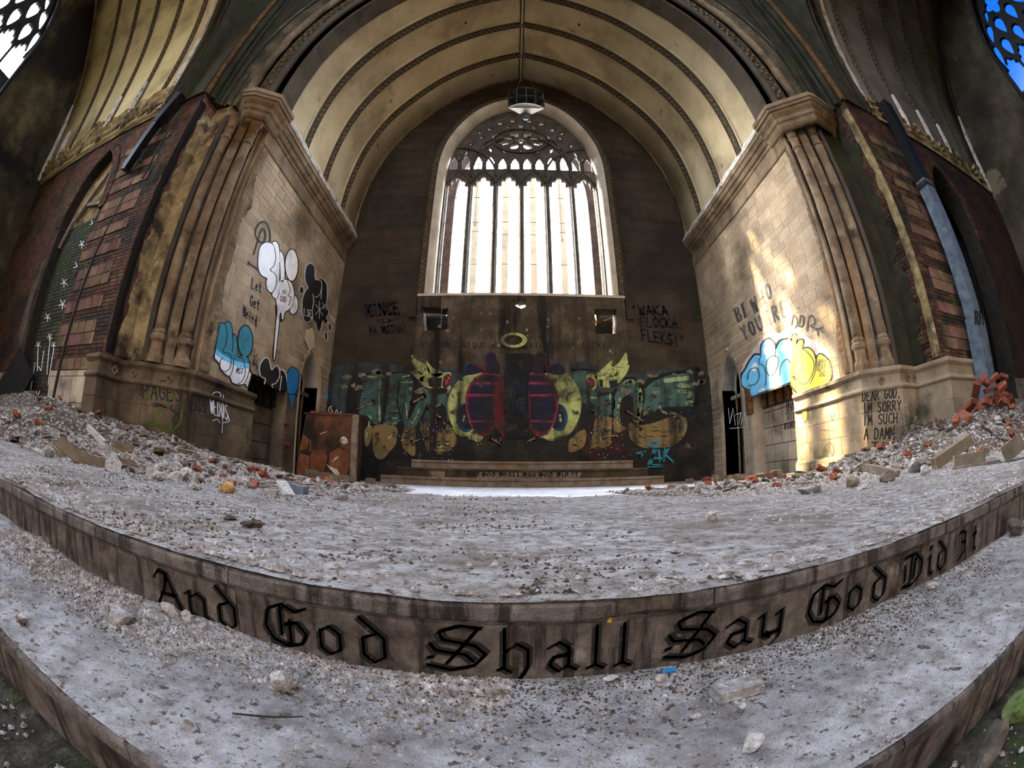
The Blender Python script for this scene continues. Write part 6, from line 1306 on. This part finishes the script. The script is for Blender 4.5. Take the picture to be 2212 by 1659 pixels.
seg('stone_block', m_tan, (2168, 985), 3.9, (2210, 948), 3.9, .17, .13, 'big tilted cut stone at the far end of the right-hand heap', 'block', 62, False)
blob('plaster_chunk', m_rub, (1742, 1040), 3.45, .30, (1, .6, .42), 'large white plaster mass before the sunlit plinth', 'plaster', 63, .2, .2, 3)
blob('plaster_chunk', m_rub, (1975, 1000), 4.5, .36, (1, .7, .45), 'large white plaster mass under the sloping lintel', 'plaster', 64, .2, .9, 3)
blob('plaster_chunk', m_rub, (1995, 1014), 3.9, .15, (.8, .8, .8), 'round white plaster boulder at the foot of the sloping lintel', 'plaster', 65, .2, .2, 3)
blob('rubble_stone', m_rubs, (1920, 1024), 3.75, .19, (1, .6, .6), 'dark rough stone stump between the white plaster masses', 'stone', 66, .15, -.3)
blob('plaster_chunk', m_rub, (1870, 1040), 3.3, .18, (1, .7, .4), 'flat white plaster piece right of the lichened stone', 'plaster', 67, .2, .3)
for (nm, seed, sq, px, s, mt, lab, r) in (('stone_chunk', 70, (1, .85, .95), (618, 1500), .066, m_rubf, 'upright grey stone chunk on the bottom tread below the word God', .8),
    ('plaster_chunk', 71, (1, .75, .6), (272, 1352), .098, m_rubf, 'large pale plaster chunk on the bottom tread left of the lettering', .3), ('plaster_chunk', 72, (1, .6, .7), (402, 1332), .078, m_rubf, 'white pointed plaster shard against the lettered riser', .2),
    ('stone_chunk', 73, (.8, .7, 1), (412, 1362), .05, m_rubf, 'small stone below the white pointed shard', .5), ('plaster_chunk', 74, (1, .7, .45), (460, 1368), .06, m_rubf, 'flat pale chip at the foot of the word And', 1.0),
    ('stone_chunk', 75, (1, .9, .8), (1622, 1618), .046, m_rubf, 'pale broken chunk in front of the flat white slab', .5), ('stone_chunk', 76, (1, .8, .8), (1600, 1535), .022, m_rubf, 'tiny cube of stone below the flat white slab', .1),
    ('plaster_chunk', 77, (1, .6, .4), (1428, 1478), .045, m_rubf, 'thin white flake at the foot of the word Say', .1), ('plaster_chunk', 78, (1, .7, .3), (1318, 1480), .042, m_rubf, 'pale flake at the foot of the word Shall', .4),
    ('plaster_chunk', 79, (1, .7, .5), (726, 1518), .03, m_rubf, 'small white crumb below the letter d of God', .1), ('stone_chunk', 80, (1, .8, .7), (1802, 1412), .024, m_rubf, 'round white pebble on the right part of the bottom tread', .1),
    ('plaster_chunk', 81, (1, .6, .4), (1500, 1556), .03, m_rubf, 'wedge-shaped chip left of the tiny cube', .3), ('plaster_chunk', 82, (1, .6, .5), (1696, 1540), .03, m_rubf, 'folded pale scrap right of the tiny cube', .9),
    ('stone_chunk', 83, (1, .9, .8), (52, 1352), .045, m_rubf, 'white stone near the left end of the bottom tread', .2), ('stone_chunk', 84, (1, .9, .8), (2196, 1160), .11, m_rubs, 'grey stone against the riser at the far right', .2),
    ('plaster_chunk', 85, (1, .6, .3), (1460, 1205), .05, m_rubf, 'flat tan flake on the platform above the second Say', .6), ('plaster_chunk', 86, (1, .7, .5), (462, 1189), .036, m_rubf, 'small pale block on the platform above the word And', .0), ('stone_chunk', 87, (1, .9, .6), (2010, 1280), .05, m_rubf, 'white lump at the foot of the word Did', .3)):
    z = ZT+.004 if px[1] > 1215 or px[0] > 2150 or px[0] < 100 else None
    x, y = at_floor(px, ZT if z else ZS)
    if z and y > .80: y = .79
    put(nm, withm(chunk(seed, 2, sq, .3), mt), x, y, s, (.1, .1, r), lab, 'stone' if nm == 'stone_chunk' else 'plaster', None, .10, (z+.010*max(0, (y-.6)/.2)) if z else None)
x, y = at_floor((1585, 1492), ZT); put('plaster_slab', withm(slab(88, (.105, .05, .022), .12), m_rubf), x, y-.02, 1, (0, 0, .02), 'flat white slab lying on the bottom tread below the word Say', 'plaster', None, .08, ZT+.006)
x, y = at_floor((2062, 1590), ZN); put('stone_chunk', withm(chunk(89, 2, (.75, .5, 1.1), .25), m_rubs), .80, .24, .155, (.2, .3, .5), 'grey teardrop stone leaning on the bottom step', 'stone', None, .1, ZN)
put('mossy_stone', withm(chunk(90, 2, (1, .9, .6), .3), m_mossr), 1.02, .26, .13, (0, 0, .5), 'green mossy stone at the foot of the bottom step', 'stone', None, .15, ZN)
put('stone_chunk', withm(chunk(91, 2, (1, .8, .6), .3), m_rubs), 1.2, .24, .16, (0, 0, .5), 'dark grey stone beside the mossy stone', 'stone', None, .15, ZN)
put('stone_chunk', withm(chunk(92, 2, (1, .8, .6), .2), m_rub), -.72, .24, .085, (0, 0, .5), 'pale stone on the dark mossy ground by the bottom step', 'stone', None, .15, ZN)
put('stone_chunk', withm(chunk(93, 2, (1, .8, .9), .2), m_rub), -.95, .17, .06, (0, 0, .5), 'small pale block on the dark mossy ground', 'stone', None, .15, ZN)
o = MB().tube([onZ(p, ZT+.012) for p in ((502, 1541), (540, 1545), (590, 1549), (655, 1548))], [.0018, .0022, .0022, .0012], 6).build('twig', m_iron, None); tag(o, 'thin dark twig lying on the bottom tread', 'twig')
o = MB().box((0, 0, 0), (.03, .012, .006), (.3, .2, .4)).build('plastic_scrap', BLUE, None, False, onZ((1446, 1449), ZT+.015)); tag(o, 'scrap of bright blue plastic against the riser', 'plastic')
o = MB().box((0, 0, 0), (.009, .006, .011), (.3, .2, .4)).build('paper_scrap', YEL, None, False, (.197, .822, -.2925)); tag(o, 'tiny yellow scrap caught under the chipped nosing', 'scrap')
rr = random.Random(12)
kinds = [('plaster_chunk', V_pl, .36, (.04, .17), 'chunk of white crumbling plaster in the heap %s', 'plaster'), ('rubble_stone', V_st, .34, (.04, .16), 'rough grey rubble stone in the heap %s', 'stone'), ('broken_brick', V_br, .08, (.08, .18), 'broken red brick in the heap %s', 'brick'), ('stone_slab', V_sl, .08, (.12, .34), 'broken tan stone slab in the heap %s', 'slab'), ('wooden_plank', V_pk, .14, (.2, .6), 'splintered grey plank in the heap %s', 'plank')]
def zone(x, y):
    if x < 0:
        if y > 5.0: return 'before the charred niche'
        if x < -6.6: return 'at the foot of the striped brick wall'
        if x < -4.6: return 'below the corner of the green scrawled plinth' if y > 3.4 else 'in front of the leaning dark pipe'
        if math.hypot(x+2.7, y-2.0) < .75: return 'around the large curved slab'
        if x > -2.4 and y > 2.4: return 'around the white lagging bundle'
        if y < 2.0: return 'along the dusty front fringe of the left heap'
        return 'on the slope between the curved slab and the plinth'
    if y > 5.0: return 'before the concrete niche'
    if x > 6.4: return 'under the galvanised duct'
    if y > 3.9: return 'against the sunlit plinth' if x < 5.2 else 'against the scrawled plinth'
    if math.hypot(x-4.7, y-3.4) < .9: return 'around the sloping stone lintel'
    if math.hypot(x-2.4, y-2.9) < .8: return 'around the large white plaster mass'
    if y < 2.3: return 'along the dusty front fringe of the right heap'
    return 'on the slope right of the sloping lintel' if x > 4.7 else 'between the plaster mass and the lintel'
def lab_(k, s, x, y, vi):
    t = (s-k[3][0])/(k[3][1]-k[3][0]); sz = ('small', 'middling', 'big')[min(2, int(t*3))] if 'plank' not in k[0] else ('short', 'longish', 'long')[min(2, int(t*3))]
    nm = {'plaster_chunk': 'white plaster chunk', 'rubble_stone': 'rough grey rubble stone', 'broken_brick': 'broken red brick', 'stone_slab': 'broken tan slab', 'wooden_plank': 'splintered grey plank'}[k[0]]
    sh = ('blocky ', 'long ', 'rounded ', 'flat ', 'narrow ')[vi % 5] if k[0] in ('plaster_chunk', 'rubble_stone') else ''
    return '%s %s%s %s' % (sz, sh, nm, zone(x, y))
for side, n in ((-1, 420), (1, 360)):
    where = 'below the striped brick wall' if side < 0 else 'below the dark red brick wall'
    c = 0; t = 0; spots = []
    while c < n and t < 14000:
        t += 1
        x = side*rr.triangular(1.3, 8.4, 2.6); y = rr.uniform(1.2, 5.2) if rr.random() < .85 else rr.uniform(4.5, 9.0)
        if mound(x, y) < .035 or inside((x+side*.15, y+.15, 0)): continue
        if side < 0 and x > -5.2 and y > 8.2: continue
        r = rr.random(); acc = 0
        for k in kinds:
            acc += k[2]
            if r <= acc: break
        s = rr.uniform(*k[3])*(1 if y > 2 else .8)
        if any((x-a)**2+(y-b)**2 < (.12*(s+q))**2 for a, b, q in spots): continue
        fl = k[0] in ('stone_slab', 'wooden_plank')
        vi = rr.randrange(len(k[1]))
        if not put(k[0], k[1][vi], x, y, s, (rr.uniform(-.25, .25) if fl else rr.uniform(-.6, .6), rr.uniform(-.3, .3) if fl else rr.uniform(-.6, .6), rr.uniform(0, 6.28)), lab_(k, s, x, y, vi), k[5], k[0].replace('_', ' ')+'s '+where, .28): continue
        spots.append((x, y, s)); c += 1
# brick and block scatter on the sunlit side of the floor
for i in range(26):
    p = onZ((rr.uniform(1470, 1720), rr.uniform(1040, 1062)), ZS)
    y = rr.uniform(5.4, 9.2); x = rr.uniform(3.4, 5.3)
    s = rr.uniform(.16, .34); br = rr.random() < .5
    if any((x-a)**2+(y-b)**2 < .09 for a, b, _ in spots): continue
    spots.append((x, y, s))
    put('broken_brick' if br else 'stone_block', rr.choice(V_br if br else V_bl), x, y, s, (rr.uniform(-.1, .1), rr.uniform(-.1, .1), rr.uniform(0, 6.28)), 'broken brick lying in front of the concrete niche' if br else 'cut tan stone block lying in front of the concrete niche', 'brick' if br else 'block', 'bricks before the niche' if br else 'blocks before the niche', .12)
for i in range(14):
    x, y = rr.uniform(-5.0, -2.4), rr.uniform(6.2, 8.3); s = rr.uniform(.16, .34); br = rr.random() < .4
    put('broken_brick' if br else 'stone_block', rr.choice(V_br if br else V_bl), x, y, s, (rr.uniform(-.1, .1), rr.uniform(-.1, .1), rr.uniform(0, 6.28)), 'broken brick lying before the charred niche' if br else 'cut tan stone block lying before the charred niche', 'brick' if br else 'block', 'bricks before the charred niche' if br else 'blocks before the charred niche', .12)
# heap of bright bricks on top of the right-hand heap
for i in range(26):
    x, y = rr.gauss(7.3, .6), rr.gauss(3.3, .25); y = min(y, 3.5)
    put('broken_brick', rr.choice(V_br), x, y, rr.uniform(.2, .3), (rr.uniform(-.7, .7), rr.uniform(-.7, .7), rr.uniform(0, 6.28)), '%s bright red brick in the pile under the galvanised duct' % rr.choice(('tilted', 'flat', 'half-buried', 'upended')), 'brick', 'bricks piled under the duct', .15, None, True)
# greenish crumbs against the scrawled plinth
for i in range(26):
    t = rr.random(); x, y = 5.7+1.3*t+rr.uniform(-.05, .1), 4.95-.55*t+rr.uniform(-.28, -.12)
    vi = rr.randrange(10); s = rr.uniform(.06, .15)
    put('rubble_stone', V_st[vi], x, y, s, (rr.uniform(0, 3), rr.uniform(0, 3), rr.uniform(0, 6)), '%s %s stone banked against the scrawled plinth' % ('small' if s < .09 else 'fist-sized' if s < .12 else 'big', ('blocky', 'long', 'rounded', 'flat', 'narrow')[vi % 5]), 'stone', 'stones against the scrawled plinth', .2, None, True)
# ---------------------------------------------------------------- loose grit (nobody could count it)
def grit(name, n, fn, mt, lab, seed, par):
    rr = random.Random(seed); m = MB(); k = 0
    while k < n:
        q = fn(rr)
        if q is None: continue
        x, y, z, s = q; k += 1; a = rr.uniform(0, 6.28); c, s_ = math.cos(a), math.sin(a); e = [rr.uniform(.5, 1.1)*s for _ in range(5)]; h = rr.uniform(.35, .9)*s
        b = len(m.v); ox, oy = rr.uniform(-.3, .3)*s, rr.uniform(-.3, .3)*s
        m.v += [(x+c*e[0], y+s_*e[0], z), (x-s_*e[1], y+c*e[1], z), (x-c*e[2], y-s_*e[2], z), (x+s_*e[3], y-c*e[3], z), (x+ox, y+oy, z+h), (x+ox+c*e[0]*.4, y+oy+s_*e[0]*.4, z+h*.9)]
        m.f += [(b, b+1, b+5), (b+1, b+4, b+5), (b+1, b+2, b+4), (b+2, b+3, b+4), (b+3, b+5, b+4), (b+3, b, b+5)]
    m.m = [0]*len(m.f); o = m.build(name, mt, par, False, (0, 0, 0) if par is not lo_step else (0, -.318, -ZT), fix=False); return tag(o, lab, None, None, 'stuff')
def g_stage(rr):
    y = .83+rr.random()**2*4.5; x = rr.uniform(-1.3, 1.3)*(y+1.2)
    dens = .15+.85*sm((-x+.3)/1.2)+.5*sm((x-.8)/1.5)+.3*(noise.noise(Vector((x*2, y*2, 1))) > .1)
    if rr.random() > dens: return None
    return x, y, crustz(x, y)-.001, rr.choice((.002, .003, .003, .004, .005, .008, .012))*(1+.25*y)
def g_tread(rr):
    x = rr.uniform(-1.9, 2.0); y = .335+.49*rr.random()**.55
    d = .06*(1+0)+.9*sm((y-.55)/.25)*(1 if x < 0 else .5)*(1+.8*sm((-x-.4)/.5))+.25*(noise.noise(Vector((x*4, y*4, 3))) > .15)
    if rr.random() > d: return None
    return x, y, ZT+.001+tbank(x, y), rr.choice((.0012, .0015, .002, .003, .004, .006) if x > 0 else (.002, .003, .004, .005, .007, .011))
def g_heap(sd):
    def f_(rr):
        x = sd*rr.triangular(1.2, 8.5, 2.5); y = rr.uniform(1.0, 6.5); h = mound(x, y)
        if h < .012 or inside((x, y, 0)): return None
        return x, y, ZS+h-.012, rr.choice((.010, .014, .018, .024, .035))
    return f_
grit('plaster_grit', 16000, g_stage, m_grav, 'fine plaster grit strewn over the platform', 1, base)
grit('plaster_grit', 30000, g_tread, m_grav, 'gravelly grit swept against the lettered riser', 2, lo_step)
def g_lit(rr):
    y = .84+rr.random()**1.6*3.6; x = .5-rr.random()**.8*(1.6+1.2*y)
    if rr.random() > .06+.94*(noise.fractal(Vector((x*2.2, y*2.2, 6)), 1.0, 2.0, 3) > .12): return None
    return x, y, crustz(x, y)-.002, rr.choice((.002, .003, .004, .006, .009))*(1+.2*y)
def g_soil(rr):
    x = rr.uniform(-1.9, 1.6); y = .5+.32*rr.random()**.6
    if rr.random() > sm((y-.52)/.25)*(1 if x < .2 else .6): return None
    return x, y, ZT+.0015+tbank(x, y), rr.choice((.0015, .002, .003, .004, .006))
grit('dark_litter', 7000, g_lit, m_litter, 'dark dirt and fibre litter drifted over the left part of the platform', 6, base)
grit('dark_litter', 11000, g_soil, m_litter, 'dark soil crumbs banked against the lettered riser', 7, lo_step)
grit('rubble_crumbs', 22000, g_heap(-1), m_grav, 'crumbs of plaster and stone covering the heap below the striped brick wall', 3, base)
grit('rubble_crumbs', 17000, g_heap(1), m_grav, 'crumbs of plaster and stone covering the heap below the dark red brick wall', 4, base)
grit('ground_grit', 2500, lambda rr: (rr.uniform(-1.6, 1.8), rr.uniform(-.3, .3), ZN+.004, rr.choice((.003, .004, .006, .012))), m_grav, 'grit on the mossy ground below the bottom step', 5, nave)
# ---------------------------------------------------------------- hanging horn loudspeaker
hs = empty('horn_loudspeaker', (.36, 8.3, 9.42)); tag(hs, 'multicell horn loudspeaker hanging under the vault ridge', 'loudspeaker')
m_horn = M('grey_brown_horn', [(.012,.010,.008),(.03,.026,.02),(.06,.05,.04)], 6, .6, .2); m_hwhite = M('white_horn_base', [(.55,.57,.58),(.72,.74,.75)], 4, .6, .05)
def hp(a, r, z): return (r*math.sin(a), .55-r*math.cos(a), z)
AS = [math.radians(v) for v in (-40, -20, 0, 20, 40)]; r0, r1 = .30, .78
for a in AS: MB().add([hp(a-.012, r0, .25), hp(a-.012, r1, .10), hp(a-.012, r1, .86), hp(a-.012, r0, .65), hp(a+.012, r0, .25), hp(a+.012, r1, .10), hp(a+.012, r1, .86), hp(a+.012, r0, .65)], [(0,1,2,3),(7,6,5,4),(0,4,5,1),(1,5,6,2),(2,6,7,3),(3,7,4,0)]).build('horn_fin', m_horn, hs)
for z0, z1, mt, nm in ((.25, .10, m_hwhite, 'horn_base'), (.45, .48, m_horn, 'horn_shelf'), (.65, .86, m_horn, 'horn_top')):
    n = 16; aa = [AS[0]+(AS[-1]-AS[0])*k/n for k in range(n+1)]
    MB().loft([[hp(a, r0, z0) for a in aa], [hp(a, r1, z1) for a in aa], [hp(a, r1, z1+.02) for a in aa], [hp(a, r0, z0+.02) for a in aa]], True, True).build(nm, mt, hs)
MB().lathe((0, .3), [(.02, .0), (.09, .02), (.11, .08), (.10, .16), (.06, .24)], 14).build('horn_driver', m_galv, hs, True)
MB().bx(-.12, .12, .26, .4, .22, .68).build('horn_throat', m_horn, hs)
for dx in (-.3, .3): MB().tube([(dx, 0, .8), (0, .1, 2.6)], .008, 5).build('sling', m_iron, hs)
MB().tube([(0, .1, 2.6), (-.02, .1, SP+8.0-9.42)], .012, 6).build('chain', m_iron, hs)
# ---------------------------------------------------------------- battered cabinet by the left doorway
cb = empty('cabinet', (-3.92, 8.85, ZS)); tag(cb, 'battered brown wooden cabinet with cracked peeling veneer by the mural', 'cabinet')
MB().add([(-.72,-.2,0),(.66,-.2,0),(.66,.28,0),(-.62,.28,0),(-.55,-.2,1.41),(.66,-.2,1.41),(.66,.28,1.41),(-.55,.28,1.41)], [(0,3,2,1),(4,5,6,7),(0,1,5,4),(1,2,6,5),(2,3,7,6),(3,0,4,7)]).build('body', m_wood, cb)
MB().bx(.60, .72, -.235, -.13, 0, 1.43).build('corner_post', m_plank, cb)
MB().bx(-.58, .70, -.23, .3, 1.41, 1.45).build('top_board', m_wood, cb)
m_ven = M('rusty_veneer', [(.05,.016,.006),(.12,.040,.014),(.19,.075,.03)], 3, .55, .25, 25, .25)
vn = [[(-.70,.05),(-.40,.02),(-.38,.50),(-.62,.55),(-.69,.30)], [(-.66,.60),(-.45,.66),(-.42,.86),(-.58,.98)], [(-.40,.58),(-.34,.62),(-.37,.84),(-.41,.86)], [(-.36,.10),(-.02,.22),(.05,.50),(-.02,.64),(-.30,.66),(-.36,.55)], [(-.37,.06),(-.05,.0),(.02,.06),(.0,.18),(-.06,.20)], [(.0,.02),(.32,.02),(.25,.16),(.03,.19)], [(.10,.26),(.50,.10),(.58,.34),(.55,.60),(.30,.72),(.10,.60)], [(.36,.74),(.56,.66),(.57,.90),(.36,.92)], [(-.5,.95),(.30,.93),(.30,1.35),(-.5,1.35)]]
for L in vn: MB().plate([L], lambda u, v, d: Vector((u, -.218+d, v)), .016).build('veneer_sheet', m_ven if L[0][1] < .9 and L is not vn[-1] else m_wood, cb)
for L in ([(.32,.84),(.44,.80),(.52,.84),(.50,.92),(.42,.97),(.36,.93)], [(.02,.36),(.10,.32),(.30,.26),(.40,.10),(.40,.02),(.26,.03),(.22,.18)], [(.16,.40),(.30,.50),(.33,.54),(.24,.50)], [(-.16,.98),(.0,1.04),(.02,1.06),(-.12,1.01)]): MB().plate([L], lambda u, v, d: Vector((u, -.226+d, v)), .010).build('bare_patch', m_white, cb)
for k, (x, s) in enumerate(((-4.34, .15), (-4.16, .16), (-3.98, .15))):
    o = mobj('broken_brick', V_br[k % 4], None, (x-.03*k+.06*k, 8.8, ZS+1.45+.032), (0, 0, .1*k), (s, s, s)); tag(o, 'orange brick lying on top of the battered cabinet', 'brick', 'bricks on the cabinet')
# ---------------------------------------------------------------- ducts and pipes
dt = empty('air_duct', (8.5, 3.9, .45)); tag(dt, 'long grey galvanised duct running down the dark brick wall', 'duct'); dt.matrix_world = Matrix.Identity(4)
def duct(pa, pb, wd, dp, nm, mt, par):
    a, b = Vector(pa), Vector(pb); t = (b-a).normalized(); u = Vector((1, 0, 0)); u = (u-t*u.dot(t)).normalized(); v = t.cross(u)
    rows = [[p+u*sx*wd/2+v*sy*dp/2 for sx, sy in ((-1,-1),(1,-1),(1,1),(-1,1))] for p in (a, b)]
    return MB().loft(rows, True, True).build(nm, mt, par)
duct((8.85, 3.95, 7.75), (8.50, 3.95, 5.05), .30, .26, 'duct_section', m_duct, dt); duct((8.52, 3.92, 5.2), (8.62, 3.92, 2.05), .36, .28, 'duct_section', m_galv, dt); duct((8.60, 3.90, 2.15), (8.55, 3.90, .45), .44, .32, 'duct_section', m_galv, dt)
duct((8.51, 3.93, 5.02), (8.51, 3.93, 5.12), .40, .32, 'flange', m_iron, dt)
PD_ = lambda p: onY(p, 3.90-.165)
words('spray_tag', dt, BLACK, PD_, [('RH', (2107, 700), (10, 1), (-1, -28), 3.2)])
o = MB().tube([(7.62, 4.1, 7.0), (7.9, 4.08, 5.2), (8.02, 4.08, 4.4)], .025, 6).build('wall_pipe', m_iron, None); tag(o, 'thin dark pipe beside the galvanised duct', 'pipe')
bd = empty('broken_duct', (-7.5, 4.1, 5.3)); tag(bd, 'broken black duct hanging on the striped brick wall', 'duct'); bd.matrix_world = Matrix.Identity(4)
duct((-7.30, 4.2, 7.35), (-7.62, 4.2, 6.55), .26, .24, 'duct_section', m_duct, bd); duct((-7.60, 4.2, 6.65), (-8.0, 4.22, 5.35), .20, .2, 'duct_section', m_duct, bd); MB().tube([(-7.75, 4.3, 5.9), (-7.6, 4.3, 5.5)], .03, 6).build('bracket', m_iron, bd)
o = MB().tube([(-6.98, 4.25, 6.75), (-7.0, 4.22, 4.85)], .028, 8).build('wall_pipe', m_iron, None); tag(o, 'short dark pipe beside the broken black duct', 'pipe')
o = MB().tube([(-7.62, 4.34, 5.0), (-7.66, 4.28, 4.2), (-7.75, 4.22, 3.3), (-7.85, 4.2, 2.2), (-8.05, 4.15, .1)], [.012, .014, .03, .035, .035], 8).build('standpipe', m_iron, None); tag(o, 'tall dark pipe leaning along the striped brick wall', 'pipe')
o = MB().bx(-.55, .55, -.03, .03, 0, 1.5).build('leaning_board', m_black, None, False, (-11.0, 3.9, .1), (-.2, .55, .2)); tag(o, 'dark charred board leaning beyond the bricked-up doorway', 'board')
# cords hanging in the great window
for px, py0, py1, z in ((1026, 436, 486, 0), (1214, 434, 520, 0)):
    a, b = onY((px, py0-60), YB+.3), onY((px, py1), YB+.3); a.x = b.x
    e = empty('hanging_cord', (b.x, b.y, b.z)); tag(e, 'thin cord with a bulb socket hanging in the great window', 'cord', 'cords in the great window')
    MB().tube([(0, 0, a.z-b.z+.5), (0, 0, .06)], .006, 5).build('cord', m_iron, e); MB().lathe((0, 0), [(.01, .1), (.03, .08), (.04, .02), (.02, -.05)], 8).build('socket', m_white, e)
a, b = onY((954, 640), YB-.2), onY((952.5, 702), YB-.2)
e = empty('hanging_cord', (b.x, b.y, b.z)); tag(e, 'thin string with a small block hanging before the left wall hole', 'cord'); MB().tube([(0, .1, 5.2-b.z), (0, 0, 5.0-b.z), (0, 0, 0)], .004, 5).build('cord', m_white, e); MB().box((-.03, 0, -.05), (.1, .07, .09)).build('weight', m_tan, e)
